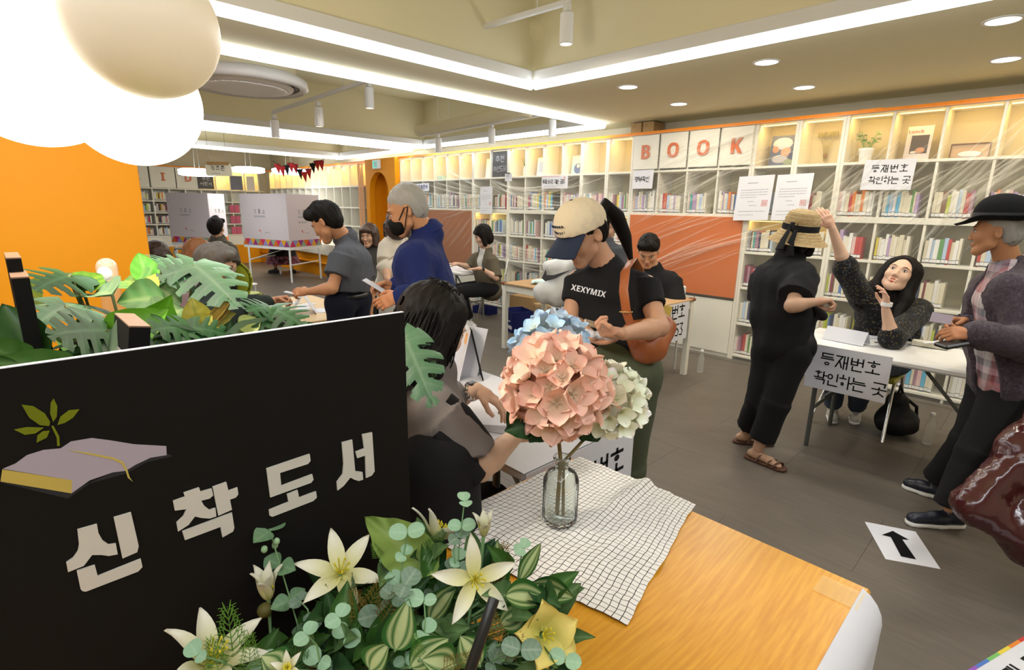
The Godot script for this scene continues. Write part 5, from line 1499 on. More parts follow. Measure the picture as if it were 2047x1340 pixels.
func bouquet() -> void:
	# glass vase
	var vp := V(-.845,.744,-1.023)
	var t := thing("glass_vase", "small fluted clear glass vase on checked cloth", "vase", Vector3(vp.x, 0.752, vp.z))
	var gl := mat("vase glass", Color(0.97, 0.99, 0.98, 0.02), 0.02, 0.5)
	gl.refraction_enabled = true; gl.refraction_scale = 0.05
	gl.transparency = BaseMaterial3D.TRANSPARENCY_ALPHA
	var g := G.new()
	g.lathe([Vector2(0, 0.0), Vector2(0.03, 0.0), Vector2(0.045, 0.002), Vector2(0.047, 0.012), Vector2(0.0475, 0.03), Vector2(0.0475, 0.12), Vector2(0.0465, 0.128), Vector2(0.038, 0.148), Vector2(0.022, 0.158), Vector2(0.0195, 0.165)], 192, Transform3D.IDENTITY, 0.045, 22)
	g.lathe([Vector2(0.0195, 0.165), Vector2(0.019, 0.181), Vector2(0.0235, 0.186), Vector2(0.0245, 0.192), Vector2(0.021, 0.196), Vector2(0.0165, 0.192), Vector2(0.016, 0.182), Vector2(0.017, 0.158), Vector2(0.034, 0.146), Vector2(0.043, 0.125), Vector2(0.0435, 0.02), Vector2(0.04, 0.012), Vector2(0, 0.012)], 96)
	put("glass", g, gl, t)
	var sm := mat("flower stem", lin(0.2, 0.15, 0.06), 0.7, 0.3)
	var pm := foliage_mat("hydrangea petals", 0.7)
	pm.backlight = Color(0.4, 0.34, 0.3)
	var heads := [["peach", V(-.869,1.144,-1.015), 0.122, 70, Color(0.80, 0.66, 0.48), Color(0.88, 0.52, 0.42), 0.094], ["pale blue", V(-.968,1.205,-1.111), 0.105, 52, Color(0.62, 0.68, 0.58), Color(0.44, 0.57, 0.74), 0.072], ["cream white", V(-.808,1.086,-1.16), 0.098, 56, Color(0.68, 0.70, 0.44), Color(0.88, 0.87, 0.74), 0.07]]
	var gm := foliage_mat("hydrangea leaf", 0.5)
	for hI in 3:
		var h: Array = heads[hI]
		t = thing("hydrangea", ["peach pink hydrangea, largest bloom in front of glass vase bunch", "pale blue hydrangea behind the peach bloom", "cream white hydrangea at right of the bunch"][hI], "flower", h[1], "hydrangeas in the vase")
		var ms := []
		for k in 4: ms.append(floret(h[4], h[5] * Color(1.0 + 0.05 * k, 1.0 + 0.12 * k, 1.0 + 0.14 * k), hI * 10 + k).mesh())
		for k in h[3]:
			var y: float = 1.0 - 2.0 * (k + 0.5) / h[3]
			var a: float = k * 2.39996
			var d := Vector3(sqrt(1.0 - y * y) * cos(a), y, sqrt(1.0 - y * y) * sin(a))
			var o := put("floret", ms[k % 4], pm, t)
			var z := (d + Vector3(rng.randf_range(-0.25, 0.25), rng.randf_range(-0.1, 0.3), rng.randf_range(-0.25, 0.25))).normalized()
			var x := Vector3.UP.cross(z).normalized().rotated(z, rng.randf() * TAU)
			var s: float = h[6] * rng.randf_range(0.9, 1.2)
			o.transform = Transform3D(Basis(x, z.cross(x), z).scaled(Vector3.ONE * s), d * h[2] * rng.randf_range(0.78, 0.98) * Vector3(1, 0.92, 1))
		g = G.new(); g.ball(Vector3.ZERO, Vector3.ONE * h[2] * 0.6, Basis.IDENTITY, 14, 10)
		put("core", g, mat("core " + h[0], h[5].linear_to_srgb(), 0.9, 0.2), t)
		g = G.new()
		var foot: Vector3 = vp + Vector3(0.012 * (hI - 1), 0.03, 0.01 * (hI % 2)) - h[1]
		var neck: Vector3 = vp + Vector3(0.006 * (hI - 1), 0.19, 0.004 * (hI % 2)) - h[1]
		g.tube([Vector3(0, -h[2] * 0.5, 0), neck, foot], [0.0045], 8); put("stem", g, sm, t)
		for k in 2:
			var la: Array = [[[V(-.892,1.035,-.983), V(-.942,1.031,-.9)], [V(-.883,1.035,-.992), V(-.878,1.012,-.93)]], [[V(-.975,1.071,-1.028), V(-.996,1.009,-.955)], [V(-.908,1.009,-1.001), V(-.962,1.041,-.957)]], [[V(-.821,1.021,-1.11), V(-.792,.98,-1.111)], [V(-.831,1.021,-1.1), V(-.811,.993,-1.066)]]][hI][k]
			var lo := put("leaf", leaf_mesh("lance", Color(0.012, 0.05, 0.014), Color(0.05, 0.1, 0.04), 0.2, 0.3, 0.8), gm, t)
			lo.transform = leaf_xf(la[0] - h[1], la[1] - h[1], 0.075, (Vector3(0, 1.6, 0) - la[0]).normalized() + Vector3.UP * 0.3)

func lily(t: Node3D, c: Vector3, dir: Vector3, r: float, pm: Material, open := 0.55, n := 6, hue := Color(0.80, 0.78, 0.66), wide := 0.36) -> void:
	var z := dir.normalized()
	var x := Vector3.UP.cross(z).normalized()
	var b := Basis(x, z.cross(x), z)
	var pe := petal(r, r * wide, Color(0.62, 0.60, 0.16), hue, -0.18, 0.85).mesh()
	for k in n:
		var o := put("petal", pe, pm, t)
		o.transform = Transform3D(b * Basis(Vector3.BACK, TAU * k / n + 0.2 * sin(k * 3.0)) * Basis(Vector3.RIGHT, PI / 2 - open * PI / 2 - 0.12 * (k % 2)), c)
	var g := G.new()
	g.col = Color(0.72, 0.62, 0.06)
	for k in 7:
		var d := (z + b.x * 0.35 * cos(k * 0.9) + b.y * 0.35 * sin(k * 0.9)).normalized()
		g.tube([c, c + d * r * 0.3, c + d * r * 0.45 + Vector3(0, 0.002, 0)], [0.0012], 5)
		g.ball(c + d * r * 0.46, Vector3(0.0018, 0.004, 0.0018), Basis.IDENTITY, 6, 4)
	put("stamens", g, M["matte"], t)

func sprig(t: Node3D, pts: Array, rad: float, lm: ArrayMesh, fm: Material, sm: Material, pairs: int) -> void:
	var cv := Curve3D.new()
	for p: Vector3 in pts: cv.add_point(p)
	var path := []
	for k in 9: path.append(cv.sample_baked(cv.get_baked_length() * k / 8.0, true))
	var g := G.new(); g.tube(path, [0.0028, 0.0014], 6); put("stem", g, sm, t)
	for k in pairs:
		var f := 0.25 + 0.75 * k / maxf(1.0, pairs - 1.0)
		var p := cv.sample_baked(cv.get_baked_length() * f, true)
		for s: float in [-1.0, 1.0]:
			var a := k * 1.3 + rng.randf() * 0.5
			var d := Vector3(cos(a) * s, 0.25, sin(a) * s).normalized() * rad * rng.randf_range(0.8, 1.25)
			var lo := put("leaf", lm, fm, t)
			lo.transform = leaf_xf(p, p + d, d.length() * 0.9, Vector3(0.55, 0.8, 0.3))

func frond_mesh(c: Color) -> G:
	var g := G.new()
	g.col = c * 0.8
	g.tube([Vector3.ZERO, Vector3(0, 0.5, -0.05), Vector3(0, 1, -0.2)], [0.012, 0.009, 0.004], 5)
	for k in 9:
		var t := 0.12 + 0.85 * k / 9.0
		for s: float in [-1.0, 1.0]:
			g.col = c * (0.8 + 0.4 * fposmod(k * 0.37, 1.0))
			var a := Vector3(0, t, -0.2 * t * t)
			var b := a + Vector3(s * 0.30 * (1.05 - t), 0.16, 0.03)
			g.tube([a, a.lerp(b, 0.6), b], [0.016, 0.02, 0.01], 5, true, 0.5)
			for j in 2:
				var q := a.lerp(b, 0.45 + 0.3 * j)
				g.tube([q, q + Vector3(s * 0.02, 0.1, 0.03)], [0.014, 0.012], 4, true, 0.5)
				g.tube([q, q + Vector3(s * 0.09, 0.02, 0.02)], [0.014, 0.012], 4, true, 0.5)
	return g

func arrangement() -> void:
	var base := V(-.752,.76,-.403)
	var t := thing("flower_arrangement", "artificial arrangement of white lilies, eucalyptus and striped leaves before board", "flowers", Vector3(base.x, 0.742, base.z))
	var o := t.position
	var g := G.new()
	g.lathe([Vector2(0, 0), Vector2(0.09, 0), Vector2(0.13, 0.1), Vector2(0.125, 0.1), Vector2(0, 0.09)], 28); put("basket", g, mat("wicker", lin(0.2, 0.12, 0.05), 0.8, 0.2), t)
	var fm := foliage_mat("arrangement leaf", 0.5)
	var pm := foliage_mat("lily petals", 0.6)
	pm.backlight = Color(0.25, 0.25, 0.2)
	var sm := mat("green stem", lin(0.18, 0.32, 0.14), 0.6, 0.3)
	var eye := Vector3(0, 1.6, 0)
	# lilies
	lily(t, V(-.824,.934,-.37) - o, Vector3(0.45, 0.75, 0.1), 0.085, pm, 0.75)
	lily(t, V(-.616,.964,-.519) - o, Vector3(0.8, 0.55, 0.4), 0.078, pm, 0.8, 5)
	lily(t, V(-.765,.958,-.541) - o, Vector3(-0.1, 0.5, -0.6), 0.075, pm, 0.6)
	lily(t, V(-.879,.907,-.259) - o, Vector3(0.05, 1, 0.05), 0.07, pm, 0.12)
	lily(t, V(-.665,.995,-.583) - o, Vector3(0.15, 1, 0.1), 0.055, pm, 0.12)
	lily(t, V(-.805,.902,-.143) - o, Vector3(0.2, 0.8, -0.3), 0.09, pm, 0.6)
	lily(t, V(-.702,.914,-.223) - o, Vector3(0.5, 0.8, 0.2), 0.03, pm, 0.5, 6, Color(0.8, 0.78, 0.7))
	lily(t, V(-.498,.895,-.572) - o, Vector3(0.7, 0.6, 0.3), 0.066, pm, 0.58, 5, Color(0.80, 0.66, 0.2), 0.95)
	for p: Array in [[V(-.824,.934,-.37), V(-.815,.818,-.368)], [V(-.616,.964,-.519), V(-.618,.826,-.5)], [V(-.879,.907,-.259), V(-.854,.793,-.246)], [V(-.665,.995,-.583), V(-.646,.831,-.547)], [V(-.498,.895,-.572), V(-.525,.818,-.547)], [V(-.765,.958,-.541), V(-.721,.861,-.509)], [V(-.805,.902,-.143), V(-.796,.822,-.169)]]:
		g = G.new(); g.tube([p[0] - o, p[1] - o, Vector3(0, 0.1, 0)], [0.0035], 6); put("stem", g, sm, t)
	# eucalyptus with round mint leaves
	var mint := Color(0.30, 0.50, 0.32)
	var eu := leaf_mesh("round", mint, Color(0.42, 0.58, 0.42), 0.1, 0.2).mesh()
	var eud := leaf_mesh("round", Color(0.16, 0.26, 0.18), Color(0.36, 0.44, 0.36), 0.1, 0.2).mesh()
	var sp := [[V(-.662,.846,-.506), V(-.684,.957,-.536), V(-.702,1.059,-.567), 0.026, eu, 6], [V(-.707,.832,-.41), V(-.729,.939,-.439), V(-.743,1.017,-.466), 0.029, eu, 5], [V(-.717,.838,-.328), V(-.716,.903,-.323), V(-.712,.947,-.313), 0.030, eu, 4], [V(-.712,.863,-.283), V(-.715,.903,-.279), V(-.725,.934,-.265), 0.027, eu, 4], [V(-.556,.851,-.528), V(-.593,.911,-.599), V(-.622,.963,-.646), 0.024, eu, 4], [V(-.612,.874,-.39), V(-.611,.929,-.41), V(-.635,.962,-.426), 0.027, eu, 5], [V(-.536,.868,-.465), V(-.518,.892,-.492), V(-.491,.909,-.511), 0.029, eud, 5], [V(-.743,.858,-.382), V(-.7,.941,-.41), V(-.676,.972,-.416), 0.034, eud, 4], [V(-.68,.927,-.515), V(-.689,.99,-.528), V(-.692,.998,-.542), 0.029, eud, 4], [V(-.474,.853,-.554), V(-.453,.878,-.554), V(-.443,.886,-.567), 0.024, eu, 3], [V(-.779,.871,-.306), V(-.798,.909,-.299), V(-.823,.922,-.293), 0.021, eud, 4], [V(-.776,.895,-.17), V(-.776,.927,-.151), V(-.781,.95,-.125), 0.024, eu, 3]]
	for s: Array in sp:
		sprig(t, [Vector3(0, 0.08, 0), s[0] - o, s[1] - o, s[2] - o], s[3], s[4], fm, sm, s[5])
	# tall budded stem at the left
	var tall := leaf_mesh("lance", Color(0.13, 0.25, 0.13), Color(0.26, 0.38, 0.22), 0.2, 0.2).mesh()
	sprig(t, [V(-.805,.786,-.294) - o, V(-.842,.881,-.289) - o, V(-.886,.962,-.286) - o, V(-.919,1.016,-.285) - o], 0.035, tall, fm, sm, 4)
	g = G.new(); g.col = Color(0.32, 0.5, 0.28)
	for p: Vector3 in [V(-.898,1.004,-.288), V(-.901,.996,-.267), V(-.918,.984,-.291)]: g.ball(p - o, Vector3(0.006, 0.007, 0.006), Basis.IDENTITY, 8, 6)
	put("bud", g, M["plain"], t)
	g = G.new(); g.col = Color(0.1, 0.09, 0.02); g.ball(V(-.863,.904,-.246) - o, Vector3(0.013, 0.013, 0.013), Basis.IDENTITY, 10, 8); put("seed_pod", g, M["plain"], t)
	# striped leaves
	var st := leaf_mesh("stripe", Color(0.03, 0.12, 0.02), Color(0.42, 0.48, 0.22), 0.25, 0.5).mesh()
	for l: Array in [[V(-.631,.905,-.366), V(-.638,.973,-.396), 0.055], [V(-.573,.937,-.554), V(-.512,.942,-.604), 0.05], [V(-.558,.941,-.601), V(-.496,.921,-.657), 0.045], [V(-.612,.917,-.566), V(-.628,.996,-.592), 0.04], [V(-.59,.929,-.608), V(-.588,.985,-.659), 0.03], [V(-.588,.904,-.366), V(-.569,.934,-.425), 0.05], [V(-.646,.882,-.328), V(-.636,.921,-.351), 0.05], [V(-.564,.893,-.534), V(-.539,.917,-.583), 0.05], [V(-.54,.909,-.417), V(-.56,.932,-.375), 0.055], [V(-.71,.913,-.215), V(-.721,.943,-.199), 0.05], [V(-.671,.877,-.462), V(-.655,.939,-.501), 0.045], [V(-.525,.892,-.455), V(-.569,.923,-.45), 0.05]]:
		var lo := put("striped_leaf", st, fm, t)
		lo.transform = leaf_xf(l[0] - o, l[1] - o, l[2], (eye - l[0]).normalized() + Vector3(rng.randf_range(-0.3, 0.3), 0.2, rng.randf_range(-0.3, 0.3)))
		g = G.new(); g.tube([l[0] - o, (l[0] - o) * 0.5, Vector3(0, 0.08, 0)], [0.0025], 5); put("stem", g, sm, t)
	# large pale leaf against the board
	var big := put("large_leaf", leaf_mesh("heart", Color(0.22, 0.33, 0.07), Color(0.32, 0.42, 0.14), 0.15, 0.25, 1.0), fm, t)
	big.transform = leaf_xf(V(-.732,.94,-.496) - o, V(-.885,1,-.447) - o, 0.09, (eye - V(-.773,.985,-.469)).normalized())
	# dark filler leaves, fern fronds
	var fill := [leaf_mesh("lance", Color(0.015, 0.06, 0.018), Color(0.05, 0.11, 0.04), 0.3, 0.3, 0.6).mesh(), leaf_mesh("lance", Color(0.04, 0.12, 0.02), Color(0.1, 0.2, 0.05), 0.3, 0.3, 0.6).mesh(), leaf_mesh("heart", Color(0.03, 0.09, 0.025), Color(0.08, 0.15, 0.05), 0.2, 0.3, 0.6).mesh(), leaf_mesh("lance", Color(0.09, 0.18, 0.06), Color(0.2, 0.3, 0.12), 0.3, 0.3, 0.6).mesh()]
	var fr := [frond_mesh(Color(0.12, 0.26, 0.03)).mesh(), frond_mesh(Color(0.20, 0.14, 0.02)).mesh(), frond_mesh(Color(0.07, 0.2, 0.05)).mesh()]
	var inner := [V(-.499,.819,-.596),V(-.746,.819,-.211),V(-.675,.899,-.582),V(-.555,.851,-.641),V(-.537,.827,-.47),V(-.838,.824,-.216),V(-.652,.794,-.36),V(-.721,.847,-.417),V(-.75,.839,-.33),V(-.622,.838,-.411),V(-.806,.846,-.34),V(-.61,.81,-.403),V(-.728,.916,-.498),V(-.797,.798,-.208),V(-.617,.855,-.579),V(-.818,.883,-.369),V(-.531,.803,-.513),V(-.834,.796,-.261),V(-.69,.866,-.377),V(-.792,.922,-.46),V(-.725,.843,-.293),V(-.738,.828,-.404),V(-.69,.811,-.356),V(-.505,.857,-.558),V(-.725,.812,-.291),V(-.762,.842,-.33),V(-.765,.927,-.513),V(-.597,.821,-.434),V(-.878,.797,-.2),V(-.682,.814,-.299),V(-.551,.855,-.621),V(-.669,.845,-.471),V(-.833,.876,-.404),V(-.651,.865,-.564),V(-.614,.87,-.481),V(-.76,.787,-.337),V(-.558,.836,-.451),V(-.552,.807,-.52),V(-.727,.816,-.294),V(-.465,.842,-.554),V(-.524,.797,-.517),V(-.547,.866,-.62),V(-.627,.782,-.404),V(-.633,.87,-.588),V(-.674,.871,-.544),V(-.612,.936,-.602),V(-.81,.902,-.405),V(-.569,.862,-.647),V(-.713,.79,-.385),V(-.701,.851,-.36),V(-.706,.798,-.329),V(-.778,.839,-.345),V(-.774,.811,-.187),V(-.711,.797,-.322),V(-.768,.867,-.297),V(-.641,.858,-.44),V(-.686,.825,-.325),V(-.712,.856,-.337),V(-.755,.842,-.302),V(-.781,.849,-.32),V(-.527,.788,-.537),V(-.687,.872,-.469),V(-.613,.777,-.424),V(-.84,.783,-.186),V(-.776,.822,-.286),V(-.68,.867,-.404),V(-.788,.891,-.325),V(-.663,.892,-.522),V(-.473,.823,-.544),V(-.749,.867,-.33),V(-.613,.912,-.544),V(-.619,.884,-.474),V(-.641,.847,-.38),V(-.705,.908,-.498),V(-.548,.92,-.612),V(-.513,.798,-.499),V(-.502,.788,-.541),V(-.654,.908,-.613),V(-.82,.892,-.379),V(-.567,.896,-.556),V(-.578,.792,-.434),V(-.79,.844,-.252),V(-.78,.888,-.33),V(-.755,.814,-.387),V(-.742,.818,-.385),V(-.727,.846,-.386),V(-.533,.813,-.475),V(-.605,.844,-.477),V(-.569,.832,-.512),V(-.637,.785,-.382),V(-.711,.866,-.483),V(-.589,.905,-.591),V(-.673,.918,-.488),V(-.798,.825,-.276),V(-.682,.837,-.419),V(-.501,.788,-.589),V(-.613,.799,-.458),V(-.552,.9,-.62),V(-.722,.815,-.396),V(-.745,.878,-.454),V(-.717,.883,-.412),V(-.614,.859,-.589),V(-.831,.82,-.278),V(-.682,.939,-.575),V(-.81,.789,-.242),V(-.632,.837,-.432),V(-.6,.875,-.505),V(-.777,.819,-.277),V(-.677,.912,-.571),V(-.534,.817,-.478),V(-.529,.861,-.569),V(-.514,.862,-.588),V(-.775,.873,-.335),V(-.799,.785,-.275),V(-.825,.838,-.345),V(-.669,.843,-.518),V(-.554,.885,-.57),V(-.532,.793,-.507),V(-.622,.826,-.409),V(-.837,.779,-.204),V(-.773,.859,-.313),V(-.796,.812,-.302),V(-.553,.82,-.565),V(-.868,.792,-.237),V(-.525,.796,-.565),V(-.8,.883,-.397),V(-.801,.866,-.269),V(-.639,.891,-.464),V(-.558,.932,-.612),V(-.726,.779,-.342),V(-.551,.785,-.523),V(-.568,.792,-.5),V(-.454,.789,-.551),V(-.494,.797,-.535),V(-.63,.833,-.495),V(-.723,.96,-.509),V(-.484,.823,-.5),V(-.698,.849,-.468),V(-.675,.773,-.345),V(-.753,.922,-.516),V(-.564,.847,-.559),V(-.613,.781,-.461),V(-.836,.783,-.159),V(-.753,.861,-.315),V(-.838,.884,-.367),V(-.773,.817,-.187),V(-.618,.839,-.457),V(-.759,.843,-.267),V(-.489,.851,-.567),V(-.745,.853,-.299)]
	for k in inner.size():
		var p: Vector3 = inner[k] - o
		var out := Vector3(rng.randf_range(-0.4, 1.0), rng.randf_range(0.2, 1.0), rng.randf_range(-0.8, 0.8)).normalized()
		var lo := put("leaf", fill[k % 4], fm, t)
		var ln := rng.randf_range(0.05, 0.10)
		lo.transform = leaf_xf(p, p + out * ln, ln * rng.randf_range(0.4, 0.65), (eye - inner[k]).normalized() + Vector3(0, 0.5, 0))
		g = G.new(); g.tube([p, p * 0.55, Vector3(0, 0.07, 0)], [0.002], 4); put("stem", g, sm, t)
	for l: Array in [[V(-.786,.886,-.172), V(-.831,.967,-.182), 0], [V(-.759,.888,-.185), V(-.779,.94,-.197), 0], [V(-.772,.904,-.148), V(-.792,.956,-.145), 0], [V(-.78,.867,-.363), V(-.815,.908,-.325), 2], [V(-.782,.895,-.385), V(-.829,.925,-.347), 2], [V(-.741,.881,-.363), V(-.746,.941,-.408), 1], [V(-.709,.89,-.384), V(-.696,.95,-.418), 1], [V(-.726,.881,-.364), V(-.762,.941,-.362), 1], [V(-.614,.926,-.568), V(-.621,.992,-.598), 1], [V(-.511,.884,-.497), V(-.501,.924,-.52), 1], [V(-.533,.892,-.506), V(-.565,.933,-.517), 1], [V(-.735,.958,-.498), V(-.732,.993,-.543), 2], [V(-.793,.948,-.436), V(-.825,.967,-.439), 0], [V(-.579,.915,-.379), V(-.599,.945,-.383), 0], [V(-.541,.918,-.389), V(-.514,.941,-.425), 1], [V(-.722,.879,-.264), V(-.751,.91,-.23), 2]]:
		var lo := put("fern_frond", fr[l[2]], fm, t)
		var ln: float = (l[1] - l[0]).length()
		lo.transform = leaf_xf(l[0] - o, l[1] - o, ln * 1.1, (eye - l[0]).normalized())
		g = G.new(); g.tube([l[0] - o, (l[0] - o) * 0.5, Vector3(0, 0.08, 0)], [0.0025], 5); put("stem", g, sm, t)
	# black stick in front
	t = thing("black_stick", "thin black stick standing among the flowers", "stick", V(-.491,1.039,-.452))
	g = G.new(); g.tube([Vector3.ZERO, (V(-.465,.975,-.383) - t.position), (V(-.465,.975,-.383) - t.position) * 1.0 + Vector3(0.0, -(V(-.465,.975,-.383).y - 0.742), 0.02)], [0.0085], 12); put("rod", g, M["black plastic"], t)

# ---------------------------------------------------------------- people
var cache := {}

func frame(look: Vector3, up := Vector3.UP) -> Basis:
	var z := look.normalized()
	var x := up.cross(z).normalized()
	return Basis(x, z.cross(x), z)

# head in its own axes: y up, z to the front, about 0.235 high, origin between the ears
func head_g(woman: bool) -> G:
	var key := "head%s" % woman
	if cache.has(key): return cache[key]
	var f := Fld.new(0.0052)
	var j := 0.9 if woman else 1.0
	f.ell(Vector3(0, 0.032, -0.014), Vector3(0.074, 0.086, 0.092), 0.01)
	f.ell(Vector3(0, -0.02, 0.03), Vector3(0.061, 0.075, 0.058), 0.03)
	f.cap(Vector3(-0.046 * j, -0.068, 0.012), 0.02, Vector3(-0.012 * j, -0.102, 0.064), 0.017, 0.03)
	f.cap(Vector3(0.046 * j, -0.068, 0.012), 0.02, Vector3(0.012 * j, -0.102, 0.064), 0.017, 0.03)
	f.cap(Vector3(-0.01 * j, -0.1, 0.066), 0.017, Vector3(0.01 * j, -0.1, 0.066), 0.017, 0.02)
	for s: float in [-1.0, 1.0]:
		f.ell(Vector3(s * 0.036, -0.028, 0.062), Vector3(0.022, 0.022, 0.02), 0.02)
		f.cap(Vector3(s * 0.014, 0.02, 0.084), 0.008, Vector3(s * 0.046, 0.02, 0.066), 0.008, 0.014)
		f.ell(Vector3(s * 0.032, 0.001, 0.095), Vector3(0.016, 0.01, 0.014), 0.01, 1)
		f.ell(Vector3(s * 0.076, -0.008, -0.012), Vector3(0.009, 0.031, 0.018), 0.006, 0, Basis(Vector3.UP, s * -0.35))
		f.ell(Vector3(s * 0.0855, -0.006, -0.008), Vector3(0.004, 0.016, 0.009), 0.004, 1)
		f.ell(Vector3(s * 0.0105, -0.04, 0.092), Vector3(0.0075, 0.006, 0.008), 0.006)
	f.cap(Vector3(0, 0.008, 0.083), 0.007, Vector3(0, -0.034, 0.1), 0.0095, 0.012)
	f.cap(Vector3(-0.016, -0.064, 0.083), 0.007, Vector3(0.016, -0.064, 0.083), 0.007, 0.012)
	f.cap(Vector3(-0.013, -0.073, 0.082), 0.007, Vector3(0.013, -0.073, 0.082), 0.007, 0.01)
	var g := f.make()
	cache[key] = g
	return g

func face_g(g: G, xf: Transform3D, lips: Color, brow: Color, mouth_open := 0.0) -> void:
	var a := G.new()
	for s: float in [-1.0, 1.0]:
		a.col = Color(0.62, 0.60, 0.57)
		a.ball(Vector3(s * 0.031, 0.001, 0.0775), Vector3(0.0125, 0.0062, 0.0085), Basis(Vector3.UP, s * 0.3), 12, 8)
		a.col = Color(0.015, 0.010, 0.008)
		a.ball(Vector3(s * 0.0305, 0.0005, 0.0842), Vector3(0.0052, 0.0055, 0.0025), Basis.IDENTITY, 10, 6)
		a.tube([Vector3(s * 0.019, 0.003, 0.0838), Vector3(s * 0.031, 0.0078, 0.0848), Vector3(s * 0.0445, 0.004, 0.0765)], [0.0012, 0.0018, 0.001], 5)
		a.col = brow
		a.tube([Vector3(s * 0.015, 0.019, 0.0915), Vector3(s * 0.031, 0.0245, 0.0885), Vector3(s * 0.049, 0.0195, 0.0735)], [0.0014, 0.0022, 0.001], 6)
	a.col = lips
	a.tube([Vector3(-0.021, -0.066, 0.083), Vector3(-0.008, -0.0625, 0.0905), Vector3(0, -0.064, 0.0915), Vector3(0.008, -0.0625, 0.0905), Vector3(0.021, -0.066, 0.083)], [0.001, 0.0038, 0.0034, 0.0038, 0.001], 7)
	a.tube([Vector3(-0.019, -0.0675 - mouth_open, 0.083), Vector3(0, -0.0715 - mouth_open * 1.4, 0.0905), Vector3(0.019, -0.0675 - mouth_open, 0.083)], [0.001, 0.0048, 0.001], 7)
	if mouth_open > 0.0:
		a.col = Color(0.06, 0.012, 0.012)
		a.ball(Vector3(0, -0.0675 - mouth_open * 0.6, 0.0865), Vector3(0.013, 0.004 + mouth_open * 0.5, 0.003), Basis.IDENTITY, 10, 6)
	g.add(a, xf)

# right hand: fingers along y, palm to z, thumb to x; curl in radians for each finger
func hand_g(pose: String) -> G:
	if cache.has(pose): return cache[pose]
	var f := Fld.new(0.0042)
	var curl: Array = {"relaxed": [0.35, 0.45, 0.5, 0.55, 0.25], "flat": [0.06, 0.06, 0.08, 0.12, 0.05], "grip": [0.95, 1.05, 1.1, 1.15, 0.6], "pinch": [0.75, 0.7, 0.8, 0.9, 0.55], "type": [0.45, 0.4, 0.42, 0.5, 0.3]}[pose]
	f.cap(Vector3(0, -0.01, 0), 0.024, Vector3(0, 0.03, 0), 0.026, 0.012)
	var xs := [0.027, 0.009, -0.009, -0.026]
	var ln := [[0.04, 0.024, 0.02], [0.044, 0.028, 0.021], [0.041, 0.026, 0.02], [0.032, 0.02, 0.018]]
	for k in 4:
		var p := Vector3(xs[k], 0.08 - 0.003 * absf(k - 1.0) * (1.6 if k == 3 else 1.0), 0.0)
		f.cap(Vector3(xs[k] * 0.7, 0.02, 0), 0.014, p, 0.0115, 0.012)
		var a: float = 0.0
		for q in 3:
			a += curl[k] * [0.8, 1.1, 0.7][q]
			var d := Vector3(xs[k] * 1.6 * (0.5 if pose != "flat" else 1.4), cos(a), sin(a)).normalized()
			var e: Vector3 = p + d * ln[k][q]
			f.cap(p, 0.0096 - 0.0009 * q, e, 0.0088 - 0.0009 * q, 0.003)
			p = e
	var c: float = curl[4]
	var t0 := Vector3(0.022, 0.012, 0.006)
	var t1 := Vector3(0.046, 0.042, 0.012 + 0.02 * c)
	var t2 := t1 + Vector3(0.016 - 0.03 * c, 0.027, 0.012 + 0.014 * c)
	var t3 := t2 + Vector3(0.002 - 0.02 * c, 0.024, 0.006 + 0.006 * c)
	f.cap(t0, 0.016, t1, 0.0125, 0.012)
	f.cap(t1, 0.0115, t2, 0.0105, 0.004)
	f.cap(t2, 0.0105, t3, 0.0085, 0.003)
	var g := f.make()
	cache[pose] = g
	return g

func ruffle(g: G, amp: float, freq: Vector3, from := 0) -> void:
	for k in range(from, g.v.size()):
		var p := g.v[k] * freq
		var e := 0.35
		var n0 := noise.get_noise_3dv(p)
		var d := Vector3(noise.get_noise_3dv(p + Vector3(e, 0, 0)) - n0, noise.get_noise_3dv(p + Vector3(0, e, 0)) - n0, noise.get_noise_3dv(p + Vector3(0, 0, e)) - n0) / e * freq * amp
		var nn := g.n[k]
		g.v[k] += nn * n0 * amp
		g.n[k] = (nn - (d - nn * d.dot(nn))).normalized()

func cloth_mat(called: String, c: Color, rough := 0.85) -> StandardMaterial3D:
	if M.has(called): return M[called]
	var m := mat(called, c, rough, 0.25)
	m.rim_enabled = true; m.rim = 0.15
	return m

